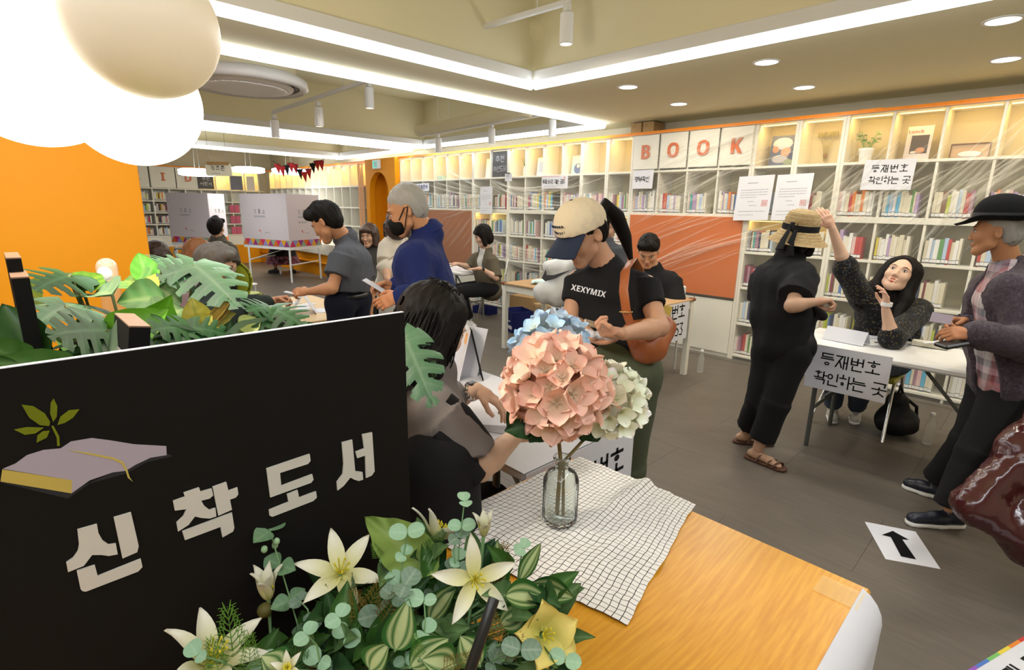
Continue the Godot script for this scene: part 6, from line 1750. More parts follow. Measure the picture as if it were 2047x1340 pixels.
# hair from joined shapes in head axes
func hair_g(style: String) -> G:
	if cache.has("hair" + style): return cache["hair" + style]
	var f := Fld.new(0.0065)
	match style:
		"short", "crop":
			var q := 1.0 if style == "short" else 0.94
			f.ell(Vector3(0, 0.045, -0.022), Vector3(0.084, 0.089, 0.1) * q, 0.02)
			f.ell(Vector3(0, 0.0, -0.055), Vector3(0.074, 0.085, 0.06) * q, 0.03)
			if style == "short":
				f.cap(Vector3(-0.05, 0.085, 0.06), 0.03, Vector3(0.05, 0.08, 0.062), 0.03, 0.02)
				f.cap(Vector3(0, 0.12, 0.0), 0.03, Vector3(0.02, 0.1, 0.06), 0.03, 0.03)
			f.ell(Vector3(0, -0.045, 0.1), Vector3(0.09, 0.095, 0.09), 0.02, 1)
			f.ell(Vector3(0.09, -0.05, 0.012), Vector3(0.035, 0.065, 0.035), 0.012, 1)
			f.ell(Vector3(-0.09, -0.05, 0.012), Vector3(0.035, 0.065, 0.035), 0.012, 1)
			f.cap(Vector3(-0.1, -0.12, -0.02), 0.05, Vector3(0.1, -0.12, -0.02), 0.05, 0.02, 1)
		"bob":
			f.ell(Vector3(0, 0.045, -0.015), Vector3(0.09, 0.09, 0.105), 0.02)
			f.ell(Vector3(0, -0.03, -0.045), Vector3(0.095, 0.1, 0.075), 0.03)
			for s: float in [-1.0, 1.0]:
				f.cap(Vector3(s * 0.07, 0.03, 0.02), 0.03, Vector3(s * 0.082, -0.1, 0.025), 0.026, 0.03)
			f.cap(Vector3(-0.05, 0.06, 0.07), 0.02, Vector3(0.05, 0.06, 0.07), 0.02, 0.02)
			f.ell(Vector3(0, -0.055, 0.1), Vector3(0.062, 0.095, 0.075), 0.015, 1)
		"long":
			f.ell(Vector3(0, 0.042, -0.017), Vector3(0.084, 0.088, 0.1), 0.02)
			for s: float in [-1.0, 1.0]:
				f.cap(Vector3(s * 0.06, 0.04, -0.01), 0.045, Vector3(s * 0.085, -0.12, -0.02), 0.04, 0.04)
				f.cap(Vector3(s * 0.085, -0.12, -0.02), 0.04, Vector3(s * 0.1, -0.25, 0.01), 0.028, 0.03)
			f.cap(Vector3(0, 0.02, -0.06), 0.06, Vector3(0, -0.22, -0.06), 0.055, 0.04)
			f.ell(Vector3(0, -0.022, 0.105), Vector3(0.074, 0.116, 0.088), 0.012, 1)
			f.ell(Vector3(0, -0.17, 0.08), Vector3(0.075, 0.09, 0.08), 0.015, 1)
		"pulled":
			f.ell(Vector3(0, 0.045, -0.016), Vector3(0.081, 0.085, 0.1), 0.02)
			f.ell(Vector3(0, -0.005, -0.05), Vector3(0.074, 0.075, 0.06), 0.03)
			f.ell(Vector3(0, -0.05, 0.105), Vector3(0.095, 0.105, 0.09), 0.015, 1)
	var g := f.make()
	ruffle(g, 0.006, Vector3(38, 9, 38))
	cache["hair" + style] = g
	return g

func shirt_f(J: Dictionary, o: Vector3, cell: float, bulk: float, sleeve: float, rs: float) -> Fld:
	var f := Fld.new(cell)
	var L: Vector3 = J.shL - o
	var R: Vector3 = J.shR - o
	var N: Vector3 = J.neck - o
	var Pm: Vector3 = J.pel - o
	var lat := (R - L).normalized()
	f.cap(L.lerp(R, 0.06), 0.062 + bulk * 0.6, L.lerp(R, 0.94), 0.062 + bulk * 0.6, 0.05)
	f.cap(L.lerp(R, 0.3) + (N - L.lerp(R, 0.5)) * 0.2, 0.06 + bulk * 0.4, N, 0.068 + bulk * 0.3, 0.04)
	f.cap(L.lerp(R, 0.7) + (N - L.lerp(R, 0.5)) * 0.2, 0.06 + bulk * 0.4, N, 0.068 + bulk * 0.3, 0.04)
	var w: float = J.get("waist", 0.07)
	for s: float in [0.24, 0.5, 0.76]:
		var top := L.lerp(R, s) + (Pm - N) * 0.12
		var bot := Pm + lat * (s - 0.5) * w * 4.0
		var mid := top.lerp(bot, 0.5)
		f.cap(top, 0.098 + bulk, mid, 0.095 + bulk, 0.05)
		f.cap(mid, 0.095 + bulk, bot, 0.1 + bulk, 0.05)
	for a: Array in [["shL", "elL", "wrL"], ["shR", "elR", "wrR"]]:
		if not J.has(a[1]): continue
		var s0: Vector3 = J[a[0]] - o
		var s1: Vector3 = J[a[1]] - o
		var s2: Vector3 = J[a[2]] - o
		if sleeve <= 1.0:
			f.cap(s0, 0.06 + rs, s0.lerp(s1, sleeve), 0.05 + rs * 1.6, 0.03, 0, true)
		else:
			f.cap(s0, 0.06 + rs, s1, 0.05 + rs, 0.03)
			f.cap(s1, 0.05 + rs, s1.lerp(s2, sleeve - 1.0), 0.036 + rs, 0.03, 0, false)
	return f

# J: world joints; returns the person's node
func person(label: String, J: Dictionary, S: Dictionary) -> Node3D:
	var o := Vector3(J.pel.x, 0, J.pel.z)
	var t := thing("person", label, "person", o)
	var skin: Color = S.get("skin", Color(0.52, 0.30, 0.19))
	var hs: float = S.get("hs", 1.0)
	var hb := frame(S.look, S.get("up", Vector3.UP))
	var hx := Transform3D(hb * hs, J.head - o)
	var cell: float = S.get("cell", 0.013)
	var f := Fld.new(cell)
	var N: Vector3 = J.neck - o
	f.cap(N, 0.058, hx * Vector3(0, -0.03, -0.02), 0.052 * hs, 0.02)
	f.cap(N, 0.06, J.pel - o, 0.07, 0.03)
	f.cap(N, 0.03, J.shL - o, 0.042, 0.02)
	f.cap(N, 0.03, J.shR - o, 0.042, 0.02)
	for a: Array in [["shL", "elL", "wrL"], ["shR", "elR", "wrR"]]:
		if not J.has(a[1]): continue
		f.cap(J[a[0]] - o, 0.048, J[a[1]] - o, 0.039, 0.02)
		var m: Vector3 = J[a[1]].lerp(J[a[2]], 0.3) - o
		f.cap(J[a[1]] - o, 0.037, m, 0.04, 0.02)
		f.cap(m, 0.04, J[a[2]] - o, 0.026, 0.02)
	if S.get("legs", false):
		for a: Array in [["hipL", "knL", "anL"], ["hipR", "knR", "anR"]]:
			f.cap(J.pel - o, 0.08, J[a[0]] - o, 0.08, 0.04)
			f.cap(J[a[0]] - o, 0.075, J[a[1]] - o, 0.052, 0.03)
			f.cap(J[a[1]] - o, 0.052, J[a[1]].lerp(J[a[2]], 0.35) - o, 0.052, 0.02)
			f.cap(J[a[1]].lerp(J[a[2]], 0.35) - o, 0.052, J[a[2]] - o, 0.034, 0.02)
	var g := f.make()
	g.add(head_g(S.get("woman", true)), hx)
	for k in g.c.size(): g.c[k] = skin
	for h: Array in [["handL", "wrL", -1.0], ["handR", "wrR", 1.0]]:
		if S.has(h[0]):
			var a: Array = S[h[0]]
			var y: Vector3 = a[0].normalized()
			var z: Vector3 = (a[1] - y * a[1].dot(y)).normalized()
			var hh := G.new()
			hh.add(hand_g(a[2]), Transform3D(Basis(y.cross(z) * h[2], y, z) * S.get("hand_scale", 0.95), J[h[1]] - o + y * 0.012), skin * Color(1.03, 0.96, 0.94))
			g.add(hh)
	face_g(g, hx, S.get("lips", Color(0.42, 0.12, 0.10)), S.get("brow", Color(0.03, 0.022, 0.018)), S.get("mouth", 0.0))
	put("body", g, M["skin"], t)
	if S.has("top"):
		var c: Dictionary = S.top
		var sf := shirt_f(J, o, c.get("cell", cell), c.get("bulk", 0.012), c.get("sleeve", 0.6), c.get("rs", 0.012))
		var ax: Vector3 = (J.pel - J.neck).normalized()
		sf.plane(J.pel - o + ax * c.get("hem", 0.06), ax)
		if c.get("neckline", 1.0) < 1.0: sf.ell(hx * Vector3(0, -0.1, 0.05), Vector3.ONE * 0.09, 0.01, 1)
		sf.cap(N.lerp(hx * Vector3(0, 0, -0.015), 0.3), 0.058, hx * Vector3(0, 0.0, -0.015), 0.07, 0.008, 1)
		var sg := sf.make()
		ruffle(sg, c.get("fold", 0.010), c.get("ff", Vector3(9, 5, 9)))
		put(c.get("name", "shirt"), sg, c.mat, t)
	if S.has("pants"):
		var c: Dictionary = S.pants
		var pf := Fld.new(c.get("cell", cell))
		var r: float = c.get("r", 0.012)
		for a: Array in [["hipL", "knL", "anL"], ["hipR", "knR", "anR"]]:
			pf.cap(J.pel - o, 0.1 + r, J[a[0]] - o, 0.095 + r, 0.04)
			pf.cap(J[a[0]] - o, 0.09 + r, J[a[1]] - o, 0.062 + r, 0.03)
			pf.cap(J[a[1]] - o, 0.062 + r, J[a[1]].lerp(J[a[2]], c.get("to", 0.95)) - o, c.get("cuff", 0.05) + r, 0.03, 0, true)
		var pg := pf.make()
		ruffle(pg, 0.006, Vector3(8, 4, 8))
		put("trousers", pg, c.mat, t)
	if S.has("hair"):
		put("hair", _moved(hair_g(S.hair), hx), S.hair_mat, t)
	if S.has("shoe"):
		for a: Array in [["anL", "toeL"], ["anR", "toeR"]]:
			if not J.has(a[1]): continue
			shoe(t, J[a[0]] - o, J[a[1]] - o, S.shoe, S.get("sole", M["white plastic"]), -o.y)
	return t

func _moved(g: G, xf: Transform3D) -> G:
	var r := G.new()
	r.add(g, xf)
	return r

func shoe(t: Node3D, an: Vector3, toe: Vector3, m: Material, sole: Material, floor_y := 0.0) -> void:
	var d := toe - an
	d.y = 0
	var z := d.normalized()
	var heel := Vector3(an.x, toe.y, an.z) - z * 0.05
	var f := Fld.new(0.008)
	f.cap(heel + Vector3(0, 0.045, 0), 0.034, heel + z * 0.12 + Vector3(0, 0.045, 0), 0.036, 0.02)
	f.cap(heel + z * 0.1 + Vector3(0, 0.04, 0), 0.036, toe + Vector3(0, 0.034, 0) - z * 0.03, 0.034, 0.02)
	f.cap(heel + z * 0.04 + Vector3(0, 0.07, 0), 0.036, heel + z * 0.04 + Vector3(0, 0.1, 0), 0.038, 0.02)
	f.plane(toe + Vector3(0, 0.022, 0), Vector3.DOWN)
	put("shoe", f.make(), m, t)
	f = Fld.new(0.008)
	f.cap(heel + Vector3(0, 0.012, 0), 0.036, heel + z * 0.1 + Vector3(0, 0.012, 0), 0.037, 0.02)
	f.cap(heel + z * 0.1 + Vector3(0, 0.012, 0), 0.04, toe + Vector3(0, 0.012, 0) - z * 0.03, 0.037, 0.02)
	f.plane(toe + Vector3(0, 0.024, 0), Vector3.UP); f.plane(toe + Vector3(0, 0.001, 0), Vector3.DOWN)
	put("sole", f.make(), sole, t)

func glasses(t: Node3D, hx: Transform3D, m: Material) -> void:
	var g := G.new()
	for s: float in [-1.0, 1.0]:
		var ring := []
		for k in 17: ring.append(hx * Vector3(s * 0.033 + 0.022 * cos(TAU * k / 16.0), -0.002 + 0.019 * sin(TAU * k / 16.0), 0.1))
		g.tube(ring, [0.0013], 5, false)
		g.tube([hx * Vector3(s * 0.055, 0.004, 0.098), hx * Vector3(s * 0.08, 0.006, 0.0), hx * Vector3(s * 0.082, -0.01, -0.02)], [0.0013], 5)
	g.tube([hx * Vector3(-0.011, 0.0, 0.1), hx * Vector3(0, 0.004, 0.104), hx * Vector3(0.011, 0, 0.1)], [0.0013], 5)
	put("glasses", g, m, t)

const RT := Vector3(0.698, 0, -0.716)
const FW := Vector3(-0.716, 0, -0.698)

func stand(J: Dictionary, face: Vector3, gap := 0.09) -> Dictionary:
	var lat := face.cross(Vector3.UP).normalized()   # the person's right
	for s: Array in [["L", -1.0], ["R", 1.0]]:
		J["hip" + s[0]] = J.pel + lat * gap * s[1] - Vector3(0, 0.05, 0)
		J["kn" + s[0]] = Vector3(J.pel.x, 0.47, J.pel.z) + lat * gap * s[1] + face * 0.02
		J["an" + s[0]] = Vector3(J.pel.x, 0.09, J.pel.z) + lat * gap * s[1] - face * 0.02
		J["toe" + s[0]] = Vector3(J.pel.x, 0, J.pel.z) + lat * gap * 1.3 * s[1] + face * 0.16
	return J

func sit(J: Dictionary, face: Vector3, seat := 0.45, gap := 0.09, shin := 0.0) -> Dictionary:
	var lat := face.cross(Vector3.UP).normalized()
	for s: Array in [["L", -1.0], ["R", 1.0]]:
		J["hip" + s[0]] = Vector3(J.pel.x, seat + 0.1, J.pel.z) + lat * gap * s[1]
		J["kn" + s[0]] = Vector3(J.pel.x, seat + 0.07, J.pel.z) + lat * gap * 1.2 * s[1] + face * 0.42
		J["an" + s[0]] = Vector3(J.pel.x, 0.09, J.pel.z) + lat * gap * 1.1 * s[1] + face * (0.42 + shin)
		J["toe" + s[0]] = Vector3(J.pel.x, 0, J.pel.z) + lat * gap * 1.2 * s[1] + face * (0.6 + shin)
	return J

func hx_of(J: Dictionary, look: Vector3, hs := 1.0, up := Vector3.UP) -> Transform3D:
	return Transform3D(frame(look, up) * hs, J.head - Vector3(J.pel.x, 0, J.pel.z))

func speckle(base: Color, spots: Array, n: int, r0: int, r1: int, s: int) -> ImageTexture:
	var im := Image.create(256, 256, false, Image.FORMAT_RGB8)
	im.fill(base)
	var r := RandomNumberGenerator.new()
	r.seed = s
	for k in n:
		var c: Color = spots[r.randi() % spots.size()]
		var x := r.randi() % 250
		var y := r.randi() % 250
		for q in 3: im.fill_rect(Rect2i(x + r.randi() % 6, y + r.randi() % 6, r.randi_range(r0, r1), r.randi_range(r0, r1)), c)
	return ImageTexture.create_from_image(im)

func people() -> void:
	var m := mat("skin", Color.WHITE, 0.5, 0.35)
	m.subsurf_scatter_enabled = false
	var black_cloth := cloth_mat("black cloth", lin(0.012, 0.012, 0.013))
	var hairb := mat("black hair", lin(0.010, 0.008, 0.007), 0.55, 0.22)
	var brownh := mat("brown hair", lin(0.045, 0.022, 0.014), 0.45, 0.5)
	var greyh := mat("grey hair", lin(0.30, 0.29, 0.27), 0.55, 0.4)
	var J: Dictionary
	var t: Node3D
	var g: G
	var hx: Transform3D
	# ---- woman in straw hat
	J = {"head":V(-1.191,1.467,-3.711),"neck":V(-1.218,1.325,-3.694),"shR":V(-1.085,1.232,-3.562),"elR":V(-1.062,1.064,-3.352),"wrR":V(-.952,1.1,-3.388),"shL":V(-1.356,1.195,-3.685),"elL":V(-1.361,.946,-3.711),"wrL":V(-1.175,.861,-3.843),"pel":V(-1.161,.77,-3.562),"hipR":V(-1.077,.742,-3.534),"hipL":V(-1.218,.706,-3.57),"knR":V(-1.099,.421,-3.447),"knL":V(-1.226,.386,-3.51)}
	J.waist = 0.045
	J.anR = V(-1.16,0,-3.414) + Vector3(0, 0.09, 0); J.toeR = V(-.972,0,-3.398); J.anL = V(-1.332,0,-3.636) + Vector3(0, 0.09, 0); J.toeL = V(-1.18,0,-3.756)
	var lookv := RT * 0.75 + FW * 0.65 - Vector3(0, 0.05, 0)
	t = person("person in straw hat and loose black clothes standing at desk, arm bent", J, {"look": lookv, "up": Vector3(0.15, 1, 0), "legs": true, "skin": Color(0.50, 0.31, 0.21), "hair": "bob", "hair_mat": hairb, "handR": [RT * 1.0 + Vector3(0, 0.1, 0), Vector3(0, -1, 0) - FW * 0.3, "grip"], "handL": [RT, Vector3.DOWN, "grip"],
		"top": {"mat": cloth_mat("black linen", lin(0.013, 0.013, 0.014)), "bulk": 0.035, "sleeve": 0.72, "rs": 0.032, "hem": 0.12, "fold": 0.012}, "pants": {"mat": black_cloth, "r": 0.02, "cuff": 0.06, "to": 0.8}})
	hx = hx_of(J, lookv, 1.0, Vector3(0.15, 1, 0))
	straw_hat(t, hx)
	for s: String in ["R", "L"]: sandal(t, J["an" + s] - t.position, J["toe" + s] - t.position)
	# ---- man in black felt hat at the right
	J = {"head":V(-.26,1.529,-3.803),"neck":V(-.186,1.347,-3.876),"shL":V(-.124,1.251,-3.552),"elL":V(-.038,1.014,-3.441),"wrL":V(-.209,1.077,-3.171),"shR":V(-.257,1.21,-4.021),"elR":V(-.266,1.006,-3.912),"wrR":V(-.277,1.069,-3.539),"pel":V(-.095,.767,-3.71),"hipL":V(-.054,.735,-3.654),"hipR":V(-.119,.706,-3.768),"knL":V(-.122,.41,-3.501),"knR":V(-.165,.407,-3.692)}
	J.anL = V(-.164,0,-3.412) + Vector3(0, 0.1, 0); J.toeL = V(-.317,0,-3.272); J.anR = V(-.262,0,-3.734) + Vector3(0, 0.1, 0); J.toeR = V(-.417,0,-3.733)
	lookv = -RT * 0.75 + FW * 0.75 - Vector3(0, 0.06, 0)
	var plaid := cloth_mat("plaid cotton", Color.WHITE)
	var im := Image.create(128, 128, false, Image.FORMAT_RGB8)
	for y in 128:
		for x in 128:
			var bx := x * 7 / 128
			var by := y * 7 / 128
			var ca: Color = [Color(0.30, 0.09, 0.09), Color(0.55, 0.52, 0.52), Color(0.14, 0.15, 0.18), Color(0.08, 0.02, 0.03), Color(0.55, 0.52, 0.52), Color(0.30, 0.09, 0.09), Color(0.42, 0.30, 0.36)][bx]
			var cb: Color = [Color(0.34, 0.10, 0.10), Color(0.60, 0.56, 0.56), Color(0.60, 0.56, 0.56), Color(0.16, 0.17, 0.20), Color(0.45, 0.30, 0.36), Color(0.09, 0.02, 0.03), Color(0.34, 0.10, 0.10)][by]
			im.set_pixel(x, y, (ca * 0.5 + cb * 0.5).linear_to_srgb())
	plaid.albedo_texture = ImageTexture.create_from_image(im)
	plaid.uv1_triplanar = true; plaid.uv1_scale = Vector3(5, 4, 5)
	var tweed := cloth_mat("dark tweed", Color.WHITE)
	tweed.albedo_texture = speckle(lin(0.055, 0.042, 0.052), [lin(0.09, 0.07, 0.085), lin(0.03, 0.024, 0.03)], 900, 1, 6, 8)
	tweed.uv1_triplanar = true; tweed.uv1_scale = Vector3(3, 3, 3)
	t = person("person in black felt hat, dark tweed jacket and plaid shirt holding card", J, {"look": lookv, "woman": false, "hs": 1.04, "legs": true, "skin": Color(0.42, 0.20, 0.10), "hair": "crop", "hair_mat": greyh, "handL": [-RT * 0.9 + FW * 0.35 - Vector3(0, 0.05, 0), -Vector3.UP * 0.6 + FW * 0.6, "pinch"], "handR": [-RT + Vector3(0, 0.02, 0), -FW * 0.6 - Vector3.UP * 0.4, "pinch"],
		"top": {"mat": plaid, "name": "plaid_shirt", "bulk": 0.016, "sleeve": 0.5, "rs": 0.0, "hem": 0.17}, "pants": {"mat": black_cloth, "r": 0.025, "cuff": 0.06, "to": 0.98}, "shoe": mat("navy leather", lin(0.012, 0.015, 0.028), 0.35, 0.5)})
	jacket(t, J, tweed, 0.034, 1.95, 0.16, -RT * 0.95 - FW * 0.2, 0.13)
	felt_hat(t, hx_of(J, lookv, 1.04))
	# ---- person behind the desk
	J = {"head":V(-.776,1.185,-4.585),"neck":V(-.785,.957,-4.645),"shR":V(-.958,1.001,-4.496),"elR":V(-1.041,1.233,-4.285),"wrR":V(-1.128,1.511,-4.145),"shL":V(-.638,.933,-4.714),"elL":V(-.684,.808,-4.181),"wrL":V(-.738,1.002,-4.134),"pel":V(-.811,.5,-4.755)}
	J = sit(J, Vector3(-0.28, 0, 0.96), 0.44, 0.09, -0.12)
	J.anR = V(-1.067,0,-4.693) + Vector3(0, 0.09, 0); J.toeR = V(-1.01,0,-4.511); J.anL = V(-.926,0,-4.788) + Vector3(0, 0.09, 0); J.toeL = V(-.891,0,-4.615)
	lookv = Vector3(0.06, 0.5, 0.95)
	var floral := cloth_mat("black floral chiffon", Color.WHITE)
	floral.albedo_texture = speckle(lin(0.012, 0.012, 0.013), [lin(0.16, 0.19, 0.24), lin(0.36, 0.25, 0.05), lin(0.26, 0.25, 0.22), lin(0.08, 0.09, 0.1)], 130, 2, 5, 3)
	floral.uv1_triplanar = true; floral.uv1_scale = Vector3(4, 4, 4)
	t = person("person in black floral blouse seated behind desk, raising one arm", J, {"look": lookv, "up": Vector3(0.22, 1, 0), "legs": true, "hs": 1.18, "skin": Color(0.62, 0.40, 0.29), "lips": Color(0.50, 0.09, 0.07), "mouth": 0.006, "cell": 0.0125, "hair": "long", "hair_mat": hairb, "handR": [Vector3(-0.25, 0.75, 0.2) - RT * 0.2, Vector3(-0.5, 0.1, -0.9), "relaxed"], "handL": [Vector3(-0.12, 1, 0.05), -RT * 0.9 + FW * 0.2, "relaxed"],
		"top": {"mat": floral, "name": "blouse", "bulk": 0.022, "sleeve": 1.12, "rs": 0.024, "hem": 0.02, "fold": 0.009, "neckline": 0.5}, "pants": {"mat": cloth_mat("blue denim", lin(0.06, 0.08, 0.12)), "r": 0.015}, "shoe": mat("cream leather", lin(0.55, 0.52, 0.46), 0.5, 0.4)})
	g = G.new(); g.tube([J.wrL - t.position + Vector3(0, 0.02, 0), J.wrL - t.position + Vector3(0.002, 0.045, 0)], [0.033], 16); put("watch_strap", g, M["white plastic"], t)
	# ---- person in cap
	J = {"head":V(-1.451,1.498,-1.835),"neck":V(-1.404,1.348,-1.95),"shL":V(-1.214,1.287,-1.976),"elL":V(-1.09,1.137,-1.904),"wrL":V(-1.089,1.149,-1.645),"shR":V(-1.531,1.283,-1.915),"elR":V(-1.497,1.1,-1.828),"wrR":V(-1.296,1.083,-1.734),"pel":V(-1.291,.96,-1.932)}
	J = stand(J, Vector3(0.1, 0, 1).normalized(), 0.085)
	lookv = -RT * 0.8 - FW * 0.5 - Vector3(0, 0.5, 0)
	t = person("person in cream cap and black XEXYMIX tee looking at phone", J, {"look": lookv, "hs": 1.04, "skin": Color(0.52, 0.29, 0.18), "lips": Color(0.48, 0.10, 0.09), "hair": "pulled", "hair_mat": hairb, "handL": [-RT * 0.95 - FW * 0.15 + Vector3(0, 0.12, 0), Vector3.UP * 0.8 - FW * 0.2, "grip"], "handR": [RT * 0.6 - FW * 0.8, Vector3.UP, "relaxed"],
		"top": {"mat": black_cloth, "name": "tee_shirt", "bulk": -0.008, "sleeve": 0.52, "rs": 0.006, "hem": -0.02, "fold": 0.004, "cell": 0.01}, "pants": {"mat": cloth_mat("olive cloth", lin(0.075, 0.085, 0.05)), "r": 0.02, "cell": 0.012}, "shoe": M["cream leather"], "cell": 0.011})
	hx = hx_of(J, lookv, 1.04)
	ball_cap(t, hx)
	g = G.new(); g.tube([hx * Vector3(0, 0.03, -0.1), hx * Vector3(0, 0.05, -0.15), hx * Vector3(0.0, -0.02, -0.19), hx * Vector3(0, -0.12, -0.2), hx * Vector3(0, -0.24, -0.19)], [0.02, 0.034, 0.036, 0.03, 0.008], 14); ruffle(g, 0.006, Vector3(40, 8, 40)); put("ponytail", g, hairb, t)
	chest_text(t, J)
	# ---- seated person seen from behind in the foreground
	J = {"head":V(-1.331,1.236,-.956),"neck":V(-1.297,1.1,-.913),"shR":V(-1.136,1.022,-.817),"elR":V(-1.041,.882,-.895),"wrR":V(-1.091,.904,-1.087),"shL":V(-1.5,.948,-1.007),"elL":V(-1.572,.858,-1.212),"wrL":V(-1.46,.925,-1.246),"pel":V(-1.155,.743,-.819)}
	J = sit(J, Vector3(-0.2, 0, -1).normalized(), 0.44)
	lookv = RT * 0.75 + FW * 0.6 - Vector3(0, 0.5, 0)
	t = person("person with long black hair seated with back turned, watch on wrist", J, {"look": lookv, "hs": 1.08, "skin": Color(0.62, 0.40, 0.28), "hair": "long", "hair_mat": hairb, "cell": 0.011, "handR": [RT * 0.9 + FW * 0.55 - Vector3(0, 0.05, 0), Vector3.DOWN, "type"], "handL": [RT * 0.9 - FW * 0.1 - Vector3(0, 0.55, 0), Vector3.DOWN + RT * -0.4, "type"],
		"top": {"mat": cloth_mat("grey panel shirt", lin(0.16, 0.14, 0.135)), "bulk": 0.02, "sleeve": 0.86, "rs": 0.022, "hem": -0.13, "fold": 0.006, "cell": 0.01}, "pants": {"mat": black_cloth, "r": 0.02}, "shoe": M["black plastic"]})
	var sa: Vector3 = J.shR - t.position
	var sb: Vector3 = J.elR - t.position
	for k in 2:
		g = G.new()
		var so := (-FW * 0.075 + RT * 0.02 - Vector3(0, 0.02, 0)) if k == 0 else (FW * 0.01 + RT * 0.045 + Vector3(0, 0.06, 0))
		g.tube([sa + so * 0.9 - (sb - sa) * 0.05, sa.lerp(sb, 0.3) + so, sa.lerp(sb, 0.6) + so * 0.95, sa.lerp(sb, 0.87) + so * 0.92], [0.026, 0.034, 0.034, 0.03], 10, true, 0.9 if k == 0 else 0.5); put("sleeve_stripe", g, black_cloth, t)
	var wf := Fld.new(0.012)
	var wl: Vector3 = (J.shR - J.shL).normalized() * 0.07
	var wp: Vector3 = J.pel - t.position
	wf.cap(wp - wl, 0.125, wp - wl + Vector3(0, 0.14, 0), 0.118, 0.05); wf.cap(wp + wl, 0.125, wp + wl + Vector3(0, 0.14, 0), 0.118, 0.05)
	put("waistband", wf.make(), black_cloth, t)
	strands(t, hx_of(J, lookv, 1.08), M["black hair"])
	g = G.new()
	var wd: Vector3 = (J.elL - J.wrL).normalized()
	for k in 10:
		var a := TAU * k / 10.0
		var px := wd.cross(Vector3.UP).normalized()
		var py := wd.cross(px)
		g.box(J.wrL - t.position + wd * 0.03 + (px * cos(a) + py * sin(a)) * 0.031, Vector3(0.016, 0.016, 0.02), 0.003, Basis(px * -sin(a) + py * cos(a), px * cos(a) + py * sin(a), wd))
	put("watch_bracelet", g, M["chrome"], t)
	g = G.new(); g.box(J.wrL - t.position + wd * 0.03 + Vector3(0, 0.034, 0), Vector3(0.034, 0.01, 0.036), 0.004); put("watch", g, M["black plastic"], t)
	# ---- man in grey polo shirt
	J = {"head":V(-3.643,1.483,-1.704),"neck":V(-3.646,1.361,-1.85),"shL":V(-3.463,1.251,-1.72),"elL":V(-3.415,1.047,-1.611),"wrL":V(-3.579,1.014,-1.52),"shR":V(-3.715,1.227,-1.983),"elR":V(-3.637,.942,-2.01),"wrR":V(-3.608,.785,-1.986),"pel":V(-3.571,.97,-1.808)}
	lookv = -RT * 0.95 + FW * 0.15 - Vector3(0, 0.6, 0)
	J = stand(J, (-RT * 0.9 + FW * 0.3).normalized(), 0.1)
	t = person("person in grey polo shirt and dark jeans handing over paper", J, {"look": lookv, "woman": false, "hs": 1.08, "skin": Color(0.50, 0.25, 0.13), "hair": "short", "hair_mat": hairb, "handL": [-RT * 1.0 - Vector3(0, 0.05, 0), -Vector3.UP * 0.4 - RT * 0.1 + FW * 0.5, "pinch"], "handR": [Vector3(0, -1, 0), FW, "relaxed"],
		"top": {"mat": cloth_mat("grey pique", lin(0.075, 0.08, 0.095)), "name": "polo_shirt", "bulk": 0.022, "sleeve": 0.62, "rs": 0.022, "hem": 0.0, "fold": 0.009}, "pants": {"mat": cloth_mat("dark denim", lin(0.010, 0.012, 0.022)), "r": 0.012}, "shoe": M["black plastic"]})
	collar(t, J.neck - t.position, hx_of(J, lookv) * Vector3(0, -0.06, -0.02), 0.085, M["grey pique"])
	g = G.new(); g.tube(ring_at(J.pel - t.position + Vector3(0, 0.0, 0), 0.155, 0.125, J.shR - J.shL, 24), [0.016], 8, false); put("belt", g, M["black plastic"], t)
	# ---- man in navy shirt with mask
	J = {"head":V(-2.59,1.581,-1.683),"neck":V(-2.539,1.449,-1.793),"shL":V(-2.391,1.323,-1.607),"elL":V(-2.254,1.134,-1.565),"wrL":V(-2.244,1.167,-1.409),"shR":V(-2.708,1.329,-1.873),"elR":V(-2.748,1.107,-1.727),"wrR":V(-2.613,1.156,-1.617),"pel":V(-2.457,.998,-1.766)}
	lookv = -RT * 0.98 - FW * 0.12 - Vector3(0, 0.42, 0)
	J = stand(J, -RT, 0.1)
	t = person("person with grey hair, black mask and navy shirt holding a slip", J, {"look": lookv, "woman": false, "hs": 1.1, "skin": Color(0.46, 0.22, 0.11), "hair": "crop", "hair_mat": greyh, "handL": [-RT * 0.9 - Vector3(0, 0.35, 0), -Vector3.UP * 0.2 + FW * 0.6, "relaxed"], "handR": [-RT * 1.0 - Vector3(0, 0.08, 0), -Vector3.UP * 0.3 - FW * 0.6, "pinch"],
		"top": {"mat": cloth_mat("navy cotton", lin(0.012, 0.02, 0.10)), "bulk": 0.045, "sleeve": 1.88, "rs": 0.02, "hem": 0.1, "fold": 0.012}, "pants": {"mat": black_cloth, "r": 0.02}, "shoe": M["black plastic"]})
	hx = hx_of(J, lookv, 1.1)
	collar(t, J.neck - t.position, hx * Vector3(0, -0.06, -0.02), 0.09, M["navy cotton"])
	mask(t, hx)
	g = G.new()
	var yk: Vector3 = J.shL.lerp(J.shR, 0.5) - t.position + RT * 0.115 - FW * 0.06 - Vector3(0, 0.045, 0)
	g.tube([yk - FW * 0.09 + Vector3(0, 0.0, 0), yk + RT * 0.012, yk + FW * 0.09 + Vector3(0, 0.02, 0)], [0.003], 5); put("piping", g, M["paper"], t)
	# ---- woman in white top seen from behind
	J = {"head":V(-3.798,1.452,-2.388),"neck":V(-3.823,1.358,-2.404),"shL":V(-3.863,1.28,-2.336),"elL":V(-3.808,1.133,-2.269),"wrL":V(-3.602,1.042,-2.154),"shR":V(-3.782,1.288,-2.496),"elR":V(-3.734,1.126,-2.489),"wrR":V(-3.629,.998,-2.406),"pel":V(-3.793,1.003,-2.387)}
	J = stand(J, FW, 0.08)
